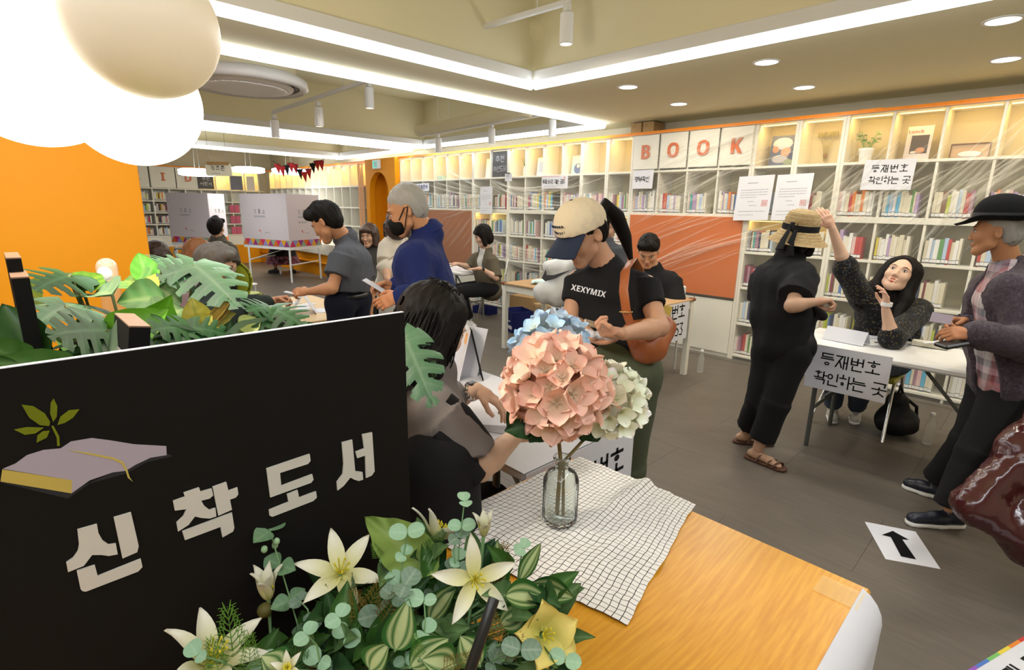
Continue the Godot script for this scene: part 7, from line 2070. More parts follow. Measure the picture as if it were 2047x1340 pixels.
	t = person("person in cream top with small shoulder bag, behind navy shirt man", J, {"look": FW - Vector3(0, 0.2, 0), "hair": "bob", "hair_mat": brownh, "cell": 0.016, "top": {"mat": cloth_mat("cream knit", lin(0.62, 0.55, 0.45)), "bulk": 0.015, "sleeve": 0.8, "rs": 0.02, "hem": 0.05}, "pants": {"mat": cloth_mat("white cotton", lin(0.62, 0.60, 0.55)), "r": 0.03}, "shoe": M["black plastic"], "handL": [Vector3(0, -1, 0), RT, "relaxed"]})
	var bag := thing("shoulder_bag", "small cream shoulder bag at hip of person in cream top", "bag", V(-3.751,1.1,-2.242))
	var f := Fld.new(0.01)
	f.ell(Vector3.ZERO, Vector3(0.07, 0.085, 0.06), 0.02); f.cap(Vector3(-0.04, 0.02, 0.04), 0.03, Vector3(0.03, 0.05, -0.03), 0.03, 0.03)
	put("pouch", f.make(), M["cream knit"], bag)
	g = G.new(); g.tube([Vector3(0.02, 0.08, 0), V(-3.63,1.247,-2.269) - bag.position, V(-3.65,1.371,-2.365) - bag.position], [0.008], 6); put("strap", g, M["cream knit"], bag)
	# ---- seated row by the niche
	J = {"head":V(-5.783,1.255,-3.231),"neck":V(-5.837,1.114,-3.274),"shL":V(-5.746,1.01,-3.332),"elL":V(-5.625,.827,-3.246),"wrL":V(-5.474,.738,-3.076),"shR":V(-5.889,1.006,-3.184),"elR":V(-5.77,.824,-3.096),"wrR":V(-5.511,.72,-3.032),"pel":V(-5.773,.629,-3.248)}
	J = sit(J, (-FW - RT * 0.1).normalized(), 0.45)
	person("person in charcoal jacket seated by arched niche facing camera", J, {"look": -FW - RT * 0.25 - Vector3(0, 0.1, 0), "hs": 1.1, "hair": "bob", "hair_mat": brownh, "cell": 0.018, "top": {"mat": cloth_mat("charcoal cloth", lin(0.045, 0.042, 0.038)), "name": "jacket", "bulk": 0.03, "sleeve": 1.9, "rs": 0.02, "hem": 0.1}, "pants": {"mat": black_cloth, "r": 0.02}, "shoe": M["black plastic"], "handL": [-FW, Vector3.DOWN, "relaxed"], "handR": [-FW, Vector3.DOWN, "relaxed"]})
	J = {"head":V(-6.598,1.302,-4.033),"neck":V(-6.649,1.146,-4.074),"shL":V(-6.544,1.01,-4.134),"elL":V(-6.462,.833,-4.01),"wrL":V(-6.39,.791,-3.775),"shR":V(-6.69,.993,-3.979),"elR":V(-6.594,.83,-3.874),"wrR":V(-6.442,.79,-3.721),"pel":V(-6.531,.511,-3.976)}
	J = sit(J, (-FW - RT * 0.2).normalized(), 0.45)
	t = person("person with glasses and striped blouse seated behind cream top", J, {"look": -FW - RT * 0.3 - Vector3(0, 0.1, 0), "hs": 1.05, "hair": "bob", "hair_mat": brownh, "cell": 0.018, "top": {"mat": cloth_mat("navy stripe", lin(0.02, 0.022, 0.035)), "name": "blouse", "bulk": 0.015, "sleeve": 0.9, "rs": 0.015, "hem": 0.08}, "pants": {"mat": black_cloth, "r": 0.02}, "shoe": M["black plastic"], "handL": [-FW - RT * 0.4, Vector3.DOWN, "relaxed"], "handR": [-FW - RT * 0.2, Vector3.DOWN, "relaxed"]})
	glasses(t, hx_of(J, -FW - RT * 0.3 - Vector3(0, 0.1, 0), 1.05), M["grey steel"])
	# ---- woman in olive blazer at folding table
	J = {"head":V(-5.379,1.243,-4.672),"neck":V(-5.371,1.038,-4.728),"shL":V(-5.191,.934,-4.685),"elL":V(-5.08,.711,-4.649),"wrL":V(-5.125,.845,-4.428),"shR":V(-5.579,.935,-4.729),"elR":V(-5.583,.805,-4.608),"wrR":V(-5.542,.87,-4.377),"pel":V(-5.289,.506,-4.732)}
	J = sit(J, (-RT * 0.9 - FW * 0.2).normalized(), 0.45)
	J.anL = V(-5.54,0,-4.571) + Vector3(0, 0.09, 0); J.toeL = V(-5.344,0,-4.515)
	lookv = -RT * 0.85 - FW * 0.25 - Vector3(0, 0.35, 0)
	t = person("person in olive blazer with bob hair seated at folding table", J, {"look": lookv, "hs": 1.12, "skin": Color(0.60, 0.39, 0.28), "hair": "bob", "hair_mat": hairb, "cell": 0.016, "top": {"mat": cloth_mat("white tee", lin(0.6, 0.6, 0.58)), "name": "tee_shirt", "bulk": 0.0, "sleeve": 0.5, "rs": 0.0, "hem": 0.05}, "pants": {"mat": black_cloth, "r": 0.02, "to": 0.9}, "shoe": M["white plastic"], "handL": [-RT - Vector3(0, 0.05, 0), Vector3.DOWN, "flat"], "handR": [-RT, Vector3.DOWN, "flat"]})
	jacket(t, J, cloth_mat("olive linen", lin(0.105, 0.088, 0.06)), 0.022, 0.98, 0.14, -RT * 0.8 - FW * 0.6, 0.12)
	g = G.new(); g.ball(J.wrL - t.position + RT * 0.03 + Vector3(0, 0.03, 0), Vector3(0.024, 0.01, 0.024), Basis.IDENTITY, 12, 6); g.tube([J.wrL - t.position + RT * 0.02, J.wrL - t.position + RT * 0.045], [0.034], 12); put("watch", g, M["black plastic"], t)
	# ---- man in black tee at cork table
	J = {"head":V(-2.835,1.215,-4.62),"neck":V(-2.82,1.023,-4.716),"shL":V(-2.641,.935,-4.796),"elL":V(-2.523,.711,-4.693),"wrL":V(-2.591,.719,-4.332),"shR":V(-2.984,.915,-4.585),"elR":V(-2.986,.666,-4.424),"wrR":V(-2.739,.693,-4.244),"pel":V(-2.771,.44,-4.713)}
	J = sit(J, Vector3(0, 0, 1), 0.45)
	lookv = -FW * 0.9 - RT * 0.3 - Vector3(0, 0.6, 0)
	t = person("person in black tee with lanyard seated at cork table", J, {"look": lookv, "woman": false, "hs": 1.26, "skin": Color(0.55, 0.29, 0.17), "hair": "short", "hair_mat": hairb, "cell": 0.014, "top": {"mat": black_cloth, "name": "tee_shirt", "bulk": 0.045, "sleeve": 0.95, "rs": 0.03, "hem": 0.1}, "pants": {"mat": black_cloth, "r": 0.02}, "shoe": M["black plastic"], "handL": [-RT * 0.9 - FW * 0.3, Vector3.DOWN, "relaxed"], "handR": [-FW * 0.8 + RT * 0.2, Vector3.DOWN, "relaxed"]})
	g = G.new()
	var nk: Vector3 = J.neck - t.position
	g.tube([nk + RT * 0.08 + Vector3(0, 0.03, 0), nk + RT * 0.065 - FW * 0.11 - Vector3(0, 0.03, 0), nk + RT * 0.03 - FW * 0.17 - Vector3(0, 0.2, 0)], [0.004], 5); put("lanyard", g, M["paper"], t)
	# ---- woman with ponytail and glasses behind the cap
	J = {"head":V(-2.502,1.506,-3.441),"neck":V(-2.525,1.363,-3.442),"shR":V(-2.377,1.285,-3.42),"elR":V(-2.296,1.123,-3.374),"wrR":V(-2.25,.991,-3.227),"shL":V(-2.654,1.265,-3.424),"elL":V(-2.656,1.049,-3.347),"wrL":V(-2.595,.954,-3.156),"pel":V(-2.442,.912,-3.372)}
	lookv = RT * 0.85 + FW * 0.45 - Vector3(0, 0.3, 0)
	J = stand(J, (RT * 0.5 + FW * 0.8).normalized(), 0.08)
	t = person("person with glasses, dark hair tied back, behind cream cap", J, {"look": lookv, "hs": 1.08, "skin": Color(0.52, 0.30, 0.2), "hair": "pulled", "hair_mat": hairb, "cell": 0.014, "top": {"mat": cloth_mat("slate knit", lin(0.055, 0.058, 0.068)), "bulk": 0.015, "sleeve": 0.8, "rs": 0.015, "hem": 0.05}, "pants": {"mat": black_cloth, "r": 0.025}, "shoe": M["black plastic"], "handR": [Vector3.DOWN, RT, "relaxed"], "handL": [Vector3.DOWN, RT, "grip"]})
	glasses(t, hx_of(J, lookv, 1.08), M["black plastic"])
	# ---- people at the wooden table on the left
	J = {"head":V(-3.882,1.194,-1.035),"neck":V(-3.883,1.022,-.976),"shR":V(-3.609,.898,-.845),"elR":V(-3.554,.737,-.92),"wrR":V(-3.695,.784,-1.086),"shL":V(-3.895,.921,-1.105),"elL":V(-3.735,.922,-1.24),"wrL":V(-3.728,.953,-1.346),"pel":V(-3.711,.552,-.843)}
	lookv = RT * 0.85 + FW * 0.35 - Vector3(0, 0.25, 0)
	J = sit(J, (RT * 0.6 + FW * 0.7).normalized(), 0.45)
	t = person("person with grey hair and dark green sweater reaching across table", J, {"look": lookv, "woman": false, "hs": 1.1, "skin": Color(0.46, 0.24, 0.14), "hair": "short", "hair_mat": mat("pepper hair", lin(0.13, 0.115, 0.10), 0.55, 0.4), "handL": [RT * 1.0 + Vector3(0, 0.12, 0), Vector3.DOWN * 0.4 - FW * 0.4, "grip"], "handR": [RT, Vector3.DOWN, "relaxed"],
		"top": {"mat": cloth_mat("dark green knit", lin(0.022, 0.03, 0.026)), "name": "sweater", "bulk": 0.035, "sleeve": 1.35, "rs": 0.022, "hem": 0.1}, "pants": {"mat": black_cloth, "r": 0.02}, "shoe": M["black plastic"]})
	glasses(t, hx_of(J, lookv, 1.1), M["grey steel"])
	J = {"head":V(-4.653,1.197,-1.13),"neck":V(-4.533,1.029,-1.048),"shR":V(-4.274,.926,-.91),"elR":V(-4.186,.73,-.858),"wrR":V(-4.187,.709,-.998),"shL":V(-4.664,.887,-1.159),"elL":V(-4.587,.694,-1.172),"wrL":V(-4.437,.717,-1.186),"pel":V(-4.41,.563,-.94)}
	J = sit(J, (RT * 0.6 + FW * 0.7).normalized(), 0.45)
	person("person in mauve top with copper brown hair, half hidden by leaves", J, {"look": RT * 0.8 + FW * 0.5 - Vector3(0, 0.4, 0), "hair": "bob", "hair_mat": mat("copper hair", lin(0.20, 0.075, 0.022), 0.5, 0.4), "cell": 0.016, "top": {"mat": cloth_mat("mauve knit", lin(0.26, 0.18, 0.19)), "bulk": 0.03, "sleeve": 1.7, "rs": 0.025, "hem": 0.1}, "pants": {"mat": black_cloth, "r": 0.02}, "shoe": M["black plastic"]})
	J = {"head":V(-6.189,1.082,-1.135),"neck":V(-6.192,.908,-1.073),"shR":V(-5.957,.81,-.986),"elR":V(-5.855,.659,-.965),"wrR":V(-5.84,.697,-1.067),"shL":V(-6.358,.764,-1.148),"elL":V(-6.272,.626,-1.189),"wrL":V(-6.112,.694,-1.228),"pel":V(-6.115,.419,-.984)}
	J = sit(J, (RT * 0.7 + FW * 0.5).normalized(), 0.45)
	person("person with brown hair bent over writing beside orange partition", J, {"look": RT * 0.8 - FW * 0.1 - Vector3(0, 0.6, 0), "hs": 1.1, "hair": "bob", "hair_mat": brownh, "cell": 0.018, "top": {"mat": cloth_mat("brown cloth", lin(0.10, 0.06, 0.045)), "bulk": 0.02, "sleeve": 1.3, "rs": 0.02, "hem": 0.1}, "pants": {"mat": black_cloth, "r": 0.02}, "shoe": M["black plastic"], "handR": [RT, Vector3.DOWN, "relaxed"], "handL": [RT, Vector3.DOWN, "relaxed"]})
	# ---- woman in patterned blouse at the far booth
	J = {"head":V(-7.289,1.3,-1.997),"neck":V(-7.308,1.166,-2.006),"shL":V(-7.44,1.057,-1.906),"elL":V(-7.427,.843,-1.846),"wrL":V(-7.161,.737,-1.788),"shR":V(-7.139,1.07,-2.072),"elR":V(-7.012,.867,-2.059),"wrR":V(-6.838,.738,-1.972),"pel":V(-7.197,.611,-1.929)}
	J = stand(J, FW, 0.09)
	var dots := cloth_mat("speckled blouse", Color.WHITE)
	dots.albedo_texture = speckle(lin(0.06, 0.052, 0.04), [lin(0.25, 0.22, 0.17), lin(0.02, 0.02, 0.018)], 1500, 1, 3, 12)
	dots.uv1_triplanar = true; dots.uv1_scale = Vector3(2.5, 2.5, 2.5)
	person("person in speckled blouse standing with back turned at far booth", J, {"look": FW - RT * 0.1, "hs": 1.02, "hair": "short", "hair_mat": hairb, "cell": 0.018, "top": {"mat": dots, "name": "blouse", "bulk": 0.03, "sleeve": 0.95, "rs": 0.03, "hem": 0.06}, "pants": {"mat": black_cloth, "r": 0.02}, "shoe": M["black plastic"]})
	# ---- person in long skirt behind the booth
	J = {}
	var sk := V(-12.842,0,-4.879)
	J.pel = sk + Vector3(0, 0.86, 0); J.neck = sk + Vector3(0, 1.28, 0.0) - FW * 0.05; J.head = sk + Vector3(0, 1.42, 0) - FW * 0.1; J.shL = sk + Vector3(0, 1.24, 0) + RT * 0.18; J.shR = sk + Vector3(0, 1.24, 0) - RT * 0.18
	J.elL = J.shL + Vector3(0, -0.22, 0) - FW * 0.1; J.elR = J.shR + Vector3(0, -0.22, 0) - FW * 0.1; J.wrL = J.elL - FW * 0.22 - RT * 0.1; J.wrR = J.elR - FW * 0.22 + RT * 0.1
	J.hipL = J.pel + RT * 0.1; J.hipR = J.pel - RT * 0.1; J.knL = sk + RT * 0.17 + Vector3(0, 0.45, 0); J.knR = sk - RT * 0.17 + Vector3(0, 0.45, 0); J.anL = sk + RT * 0.2 + Vector3(0, 0.1, 0); J.anR = sk - RT * 0.2 + Vector3(0, 0.1, 0)
	J.toeL = sk + RT * 0.26 - FW * 0.02; J.toeR = sk - RT * 0.36 - FW * 0.02
	t = person("person in long black skirt with red flowered hem behind booth", J, {"look": -FW - Vector3(0, 0.5, 0), "hair": "bob", "legs": true, "hair_mat": hairb, "cell": 0.02, "top": {"mat": black_cloth, "bulk": 0.02, "sleeve": 0.8, "rs": 0.015, "hem": 0.05}, "shoe": M["black plastic"], "sole": M["black plastic"]})
	g = G.new(); g.lathe([Vector2(0.17, 0.95), Vector2(0.22, 0.7), Vector2(0.31, 0.42)], 40, Transform3D.IDENTITY, 0.06, 9); put("skirt", g, black_cloth, t)
	var hem := cloth_mat("flowered hem", Color.WHITE)
	hem.albedo_texture = speckle(lin(0.03, 0.012, 0.02), [lin(0.25, 0.02, 0.03), lin(0.14, 0.06, 0.12), lin(0.4, 0.2, 0.2)], 200, 5, 16, 5)
	hem.uv1_triplanar = true; hem.uv1_scale = Vector3(2, 2, 2)
	g = G.new(); g.lathe([Vector2(0.31, 0.42), Vector2(0.35, 0.3), Vector2(0.39, 0.23)], 40, Transform3D.IDENTITY, 0.06, 9); put("skirt_hem", g, hem, t)

func ring_at(c: Vector3, a: float, b: float, lat: Vector3, n: int) -> Array:
	var x := Vector3(lat.x, 0, lat.z).normalized()
	var z := x.cross(Vector3.UP)
	var r := []
	for k in n + 1: r.append(c + x * a * cos(TAU * k / n) + z * b * sin(TAU * k / n))
	return r

func collar(t: Node3D, n: Vector3, up: Vector3, r: float, m: Material) -> void:
	var d := ((up - n).normalized() * 0.6 + Vector3.UP * 0.5).normalized()
	var x := d.cross(Vector3.RIGHT).normalized()
	var z := x.cross(d)
	var b := Basis(x, d, z)
	var g := G.new()
	g.lathe([Vector2(r * 1.1, 0.0), Vector2(r * 0.92, 0.035), Vector2(r * 0.84, 0.048), Vector2(r * 0.79, 0.042), Vector2(r * 0.8, 0.0)], 28, Transform3D(b, n + d * 0.012))
	put("collar", g, m, t)

func jacket(t: Node3D, J: Dictionary, m: Material, bulk: float, sleeve: float, hem: float, front: Vector3, open: float) -> void:
	var o := t.position
	var f := shirt_f(J, o, 0.013, bulk, sleeve, bulk * 0.8)
	var ax: Vector3 = (J.pel - J.neck).normalized()
	f.plane(J.pel - o + ax * hem, ax)
	var fr := front.normalized()
	var a: Vector3 = J.neck - o + fr * 0.1 - ax * 0.1
	var b: Vector3 = J.pel - o + fr * 0.26 + ax * 0.2
	f.cap(a, open * 0.75, a.lerp(b, 0.5) + fr * 0.06, open * 0.7, 0.01, 1)
	f.cap(a.lerp(b, 0.5) + fr * 0.06, open * 0.7, b, open * 1.3, 0.01, 1)
	f.cap(J.neck - o - ax * 0.03, 0.066, J.neck - o - ax * 0.2, 0.075, 0.01, 1)
	var g := f.make()
	ruffle(g, 0.009, Vector3(9, 5, 9))
	put("jacket", g, m, t)

func mask(t: Node3D, hx: Transform3D) -> void:
	var f := Fld.new(0.005)
	f.ell(Vector3(0, -0.058, 0.062), Vector3(0.062, 0.055, 0.052), 0.02)
	f.cap(Vector3(0, -0.03, 0.1), 0.012, Vector3(0, -0.08, 0.098), 0.012, 0.02)
	f.ell(Vector3(0, -0.02, -0.03), Vector3(0.12, 0.2, 0.07), 0.005, 1)
	var mo := put("face_mask", _moved(f.make(), hx), M["black matte"], t)
	for s: float in [-1.0, 1.0]:
		var g := G.new(); g.tube([hx * Vector3(s * 0.06, -0.035, 0.05), hx * Vector3(s * 0.082, 0.01, 0.0), hx * Vector3(s * 0.088, 0.01, -0.02), hx * Vector3(s * 0.07, -0.09, 0.045)], [0.003], 5); put("ear_loop", g, M["black matte"], mo)

func straw_hat(t: Node3D, hx: Transform3D) -> void:
	var straw := mat("straw braid", Color.WHITE, 0.85, 0.25)
	var x := hx * Transform3D(Basis(Vector3.RIGHT, -0.12), Vector3(0, 0.035, -0.01))
	var g := G.new()
	var prof := [Vector2(0, 0.125), Vector2(0.05, 0.122), Vector2(0.085, 0.106), Vector2(0.1, 0.07), Vector2(0.104, 0.02), Vector2(0.106, 0.0), Vector2(0.13, -0.035), Vector2(0.155, -0.062), Vector2(0.178, -0.078)]
	var fine := []
	for k in prof.size() - 1:
		for q in 6:
			var p: Vector2 = prof[k].lerp(prof[k + 1], q / 6.0)
			fine.append(p + Vector2(0.0022, 0.001) * (1.0 if q % 3 == 1 else -0.4))
	fine.append(prof[-1])
	g.lathe(fine, 56, x)
	for k in g.c.size():
		var h := fposmod(sin(float(k) * 12.9898) * 43758.5, 1.0)
		var q := Color(0.36, 0.25, 0.12).lerp(Color(0.52, 0.39, 0.21), h)
		g.c[k] = q if (k / 57) % 3 != 0 else q * 0.62
	var hat := put("straw_hat", g, straw, t)
	g = G.new(); g.lathe([Vector2(0.109, -0.004), Vector2(0.1085, 0.018), Vector2(0.107, 0.036)], 40, x); put("hat_ribbon", g, M["black cloth"], hat)
	for k in 2:
		g = G.new()
		var a := x * Vector3(-0.02 + 0.04 * k, 0.01, -0.112)
		g.tube([a, x * Vector3(-0.03 + 0.05 * k, -0.06, -0.165), x * Vector3(-0.05 + 0.06 * k, -0.14 + 0.03 * k, -0.18 - 0.03 * k)], [0.012, 0.02, 0.026], 8, true, 0.2); put("ribbon_tail", g, M["black cloth"], hat)

func felt_hat(t: Node3D, hx: Transform3D) -> void:
	var x := hx * Transform3D(Basis(Vector3.RIGHT, -0.05), Vector3(0, 0.055, -0.01))
	var felt := mat("black felt", lin(0.010, 0.010, 0.011), 0.85, 0.2)
	var f := Fld.new(0.006)
	f.ell(Vector3(0, 0.03, 0), Vector3(0.098, 0.105, 0.115), 0.02)
	f.cap(Vector3(0, 0.15, -0.06), 0.02, Vector3(0, 0.15, 0.07), 0.016, 0.03, 1)
	f.plane(Vector3(0, 0.0, 0), Vector3.DOWN)
	var hat := put("hat_crown", _moved(f.make(), x), felt, t)
	var g := G.new()
	var b := G.new()
	b.lathe([Vector2(0.095, 0.0), Vector2(0.12, -0.004), Vector2(0.155, 0.0), Vector2(0.165, 0.008), Vector2(0.163, 0.012), Vector2(0.12, 0.004), Vector2(0.096, 0.006)], 48)
	for k in b.v.size():
		var p := b.v[k]
		p.y += (-0.035 * smoothstep(0.06, 0.17, p.z) + 0.02 * smoothstep(0.05, 0.16, -p.z) + 0.012 * smoothstep(0.1, 0.16, absf(p.x)))
		p.z *= 1.1
		b.v[k] = p
	g.add(b, x)
	put("hat_brim", g, felt, hat)
	g = G.new(); g.lathe([Vector2(0.1015, 0.004), Vector2(0.101, 0.035)], 40, x * Transform3D(Basis.from_scale(Vector3(0.98, 1, 1.15)))); put("hat_band", g, mat("grosgrain", lin(0.022, 0.022, 0.024), 0.6, 0.4), hat)

func ball_cap(t: Node3D, hx: Transform3D) -> void:
	var canvas := mat("cream canvas", lin(0.66, 0.56, 0.40), 0.9, 0.2)
	var navy := mat("navy canvas", lin(0.022, 0.03, 0.055), 0.8, 0.25)
	var f := Fld.new(0.005)
	f.ell(Vector3(0, 0.045, -0.012), Vector3(0.092, 0.1, 0.108), 0.02)
	f.ell(Vector3(0, 0.06, 0.02), Vector3(0.082, 0.088, 0.09), 0.03)
	f.plane(Vector3(0, 0.028, 0.02), Vector3(0, -1, 0.12))
	f.ell(Vector3(0, 0.02, -0.12), Vector3(0.05, 0.03, 0.05), 0.01, 1)
	var g := f.make()
	ruffle(g, 0.003, Vector3(30, 22, 30))
	var hat := put("cap_crown", _moved(g, hx), canvas, t)
	g = G.new()
	var top := G.new()
	for sd: float in [0.0, -0.004]:
		top.grid(func(q: Vector2) -> Vector3:
			var a := (q.x - 0.5) * 2.35
			var r0 := Vector3(sin(a) * 0.086, 0.034, cos(a) * 0.09 + 0.006)
			var out := Vector3(sin(a) * 0.098, 0.0, 0.165 * pow(maxf(cos(a * 0.86), 0.0), 0.6) + 0.028)
			var p := r0.lerp(Vector3(out.x, 0.012, out.z), q.y)
			p.y += -0.03 * pow(absf(sin(a)), 2.0) * q.y - 0.012 * q.y + sd
			return p, 28, 10)
	g.add(top, hx)
	put("visor", g, navy, hat)
	g = G.new(); g.ball(hx * Vector3(0, 0.149, 0.002), Vector3(0.011, 0.006, 0.011) * 1.0, hx.basis.orthonormalized(), 10, 6); put("cap_button", g, navy, hat)
	for k in 6:
		var a := k * TAU / 6.0 + 0.5
		g = G.new(); g.ball(hx * Vector3(sin(a) * 0.066, 0.118, cos(a) * 0.072 - 0.008), Vector3.ONE * 0.003, Basis.IDENTITY, 6, 4); put("eyelet", g, navy, hat)
	# embroidery on the front
	g = G.new()
	for r in 2:
		for k in 7:
			var a := (k - 3) * 0.12
			var rad := 0.1145 - 0.003 * r
			var p := hx * Vector3(sin(a) * 0.093, 0.088 - 0.022 * r + 0.004 * (1 - 2 * r) * cos(a * 3.0), cos(a) * rad - 0.0)
			var xx := (hx.basis * Vector3(cos(a), 0, -sin(a))).normalized()
			g.beam(p - xx * 0.003 + hx.basis.y * 0.004, p + xx * 0.003 - hx.basis.y * 0.004, 0.0028, 0.004)
			g.beam(p - hx.basis.y * 0.005, p + hx.basis.y * 0.005, 0.0024, 0.004)
	put("embroidery", g, navy, hat)

func sandal(t: Node3D, an: Vector3, toe: Vector3) -> void:
	var leather := mat("brown leather", lin(0.11, 0.05, 0.03), 0.5, 0.4)
	var d := Vector3(toe.x - an.x, 0, toe.z - an.z)
	var z := d.normalized()
	var x := Vector3.UP.cross(z)
	var heel := Vector3(an.x, 0, an.z) - z * 0.05
	var tip := Vector3(toe.x, 0, toe.z)
	var f := Fld.new(0.007)
	f.cap(heel + Vector3(0, 0.012, 0), 0.034, tip - z * 0.035 + Vector3(0, 0.012, 0), 0.042, 0.01)
	f.plane(Vector3(0, 0.02, 0), Vector3.UP); f.plane(Vector3(0, 0.001, 0), Vector3.DOWN)
	put("sandal_sole", f.make(), leather, t)
	f = Fld.new(0.0055)
	f.cap(heel + z * 0.01 + Vector3(0, 0.045, 0), 0.026, heel + z * 0.14 + Vector3(0, 0.036, 0), 0.028, 0.02)
	f.cap(an + Vector3(0, 0.02, 0), 0.032, heel + z * 0.04 + Vector3(0, 0.05, 0), 0.028, 0.02)
	for k in 5:
		var q := (k - 2) * 0.0125
		f.cap(heel + z * 0.13 + x * q * 0.8 + Vector3(0, 0.034, 0), 0.013, tip - z * (0.03 + absf(k - 1.0) * 0.006) + x * q + Vector3(0, 0.028, 0), 0.0085, 0.006)
	f.plane(Vector3(0, 0.02, 0), Vector3.DOWN)
	var g := f.make()
	for k in g.c.size(): g.c[k] = Color(0.50, 0.31, 0.21)
	put("foot", g, M["skin"], t)
	for s: float in [0.06, 0.13, 0.17]:
		g = G.new()
		var c := heel + z * s
		g.tube([c - x * 0.042 + Vector3(0, 0.018, 0), c - x * 0.03 + z * 0.015 + Vector3(0, 0.058 - s * 0.1, 0), c + z * 0.02 + Vector3(0, 0.074 - s * 0.14, 0), c + x * 0.032 + z * 0.03 + Vector3(0, 0.056 - s * 0.1, 0), c + x * 0.042 + z * 0.03 + Vector3(0, 0.018, 0)], [0.009], 8, true, 0.4); put("sandal_strap", g, leather, t)

func strands(t: Node3D, hx: Transform3D, m: Material) -> void:
	var g := G.new()
	for k in 260:
		var a := rng.randf() * TAU
		var top := Vector3(sin(a) * 0.05, 0.128 - 0.02 * rng.randf(), -0.02 + cos(a) * 0.05)
		var b := PI + rng.randf_range(-2.1, 2.1)
		var r := 0.098 + rng.randf() * 0.01
		var len_ := rng.randf_range(0.2, 0.31)
		var p := []
		for q in 8:
			var s := q / 7.0
			var rr := r * (sin(minf(s * 3.2, 1.57)) * 0.95 + 0.12 * s)
			var wv := 0.006 * sin(s * 14.0 + k)
			var dir := Vector3(sin(b), 0, cos(b))
			p.append(hx * (top.lerp(Vector3(0, 0.06, -0.02), minf(1.0, s * 3.0)) * (1.0 - s * 0.5) + dir * (rr + wv) + Vector3(0, 0.0 - maxf(0.0, s - 0.3) * len_ * 1.35, 0)))
		g.tube(p, [0.001, 0.0026, 0.0026, 0.0024, 0.0022, 0.002, 0.0016, 0.0006], 4, false)
	var o := put("hair_strands", g, m, t)
	o.set_meta("kind", "stuff")

func chest_text(t: Node3D, J: Dictionary) -> void:
	var fnt := SystemFont.new(); fnt.font_names = PackedStringArray(["Droid Sans"]); fnt.font_weight = 700
	var tm := TextMesh.new()
	tm.font = fnt; tm.text = "XEXYMIX"; tm.font_size = 64; tm.pixel_size = 0.00052; tm.depth = 0.001
	var o := put("chest_lettering", tm, M["paper"], t)
	var c := V(-1.319,1.277,-1.718)
	var ex := (V(-1.277,1.264,-1.771) - V(-1.393,1.286,-1.704)).normalized()
	var ez := (Vector3(0, 1.5, 0) - c).normalized()
	ez = (ez - ex * ez.dot(ex)).normalized()
	o.transform = Transform3D(Basis(ex, ez.cross(ex), ez), c - t.position)

# ---------------------------------------------------------------- furniture and small things
func legs4(t: Node3D, hx: float, hz: float, h: float, r: float, m: Material, square := false) -> void:
	for sx: float in [-1.0, 1.0]:
		for sz: float in [-1.0, 1.0]:
			var g := G.new()
			if square: g.box(Vector3(sx * hx, h / 2, sz * hz), Vector3(r * 2, h, r * 2), 0.003)
			else: g.tube([Vector3(sx * hx, 0, sz * hz), Vector3(sx * hx, h, sz * hz)], [r], 10)
			put("leg", g, m, t)

func folding_table(label: String, c: Vector3, sx: float, sz: float, h: float, m: Material, legm: Material) -> Node3D:
	var t := thing("folding_table", label, "table", c)
	var g := G.new(); g.box(Vector3(0, h - 0.022, 0), Vector3(sx, 0.044, sz), 0.012); put("table_top", g, m, t)
	legs4(t, sx / 2 - 0.2, sz / 2 - 0.06, h - 0.03, 0.015, legm)
	for s: float in [-1.0, 1.0]:
		g = G.new(); g.tube([Vector3(s * (sx / 2 - 0.2), 0.28, -sz / 2 + 0.06), Vector3(s * (sx / 2 - 0.2), 0.28, sz / 2 - 0.06)], [0.012], 8); put("cross_bar", g, legm, t)
		g = G.new(); g.tube([Vector3(s * (sx / 2 - 0.2), 0.3, 0), Vector3(s * (sx / 2 - 0.55), h - 0.05, 0)], [0.011], 8); put("brace", g, legm, t)
	return t

func tubes(t: Node3D, called: String, lists: Array, r: float, m: Material) -> void:
	for l: Array in lists:
		var g := G.new(); g.tube(l, [r], 10); put(called, g, m, t)

func bottle(label: String, at: Vector3, h: float, m: Material, cap: Material, drink: Material = null) -> void:
	var t := thing("bottle", label, "bottle", at)
	var g := G.new(); g.lathe([Vector2(0, 0.002), Vector2(0.028, 0.0), Vector2(0.032, 0.01), Vector2(0.032, h * 0.55), Vector2(0.03, h * 0.62), Vector2(0.014, h * 0.86), Vector2(0.013, h * 0.93)], 24); put("bottle_body", g, m, t)
	g = G.new(); g.lathe([Vector2(0.0155, h * 0.92), Vector2(0.0155, h), Vector2(0, h)], 16); put("cap", g, cap, t)
	if drink:
		g = G.new(); g.lathe([Vector2(0, 0.004), Vector2(0.029, 0.006), Vector2(0.029, h * 0.42), Vector2(0, h * 0.42)], 20); put("drink", g, drink, t)

func carton(label: String, at: Vector3, s: Vector3, turn: float, m: Material, open := true) -> Node3D:
	var t := thing("carton_box", label, "box", at, "", turn)
	var w := 0.006
	for q: Array in [[Vector3(0, s.y / 2, s.z / 2), Vector3(s.x, s.y, w)], [Vector3(0, s.y / 2, -s.z / 2), Vector3(s.x, s.y, w)], [Vector3(s.x / 2, s.y / 2, 0), Vector3(w, s.y, s.z - w)], [Vector3(-s.x / 2, s.y / 2, 0), Vector3(w, s.y, s.z - w)]]:
		var g := G.new(); g.box(q[0], q[1], 0.001); put("side", g, m, t)
	var g2 := G.new(); g2.box(Vector3(0, 0.004, 0), Vector3(s.x - w, 0.006, s.z - w)); put("bottom", g2, M["cardboard"], t)
	if not open:
		g2 = G.new(); g2.box(Vector3(0, s.y - 0.003, 0), Vector3(s.x + 0.002, 0.006, s.z + 0.002), 0.001); put("lid", g2, M["cardboard"], t)
	return t

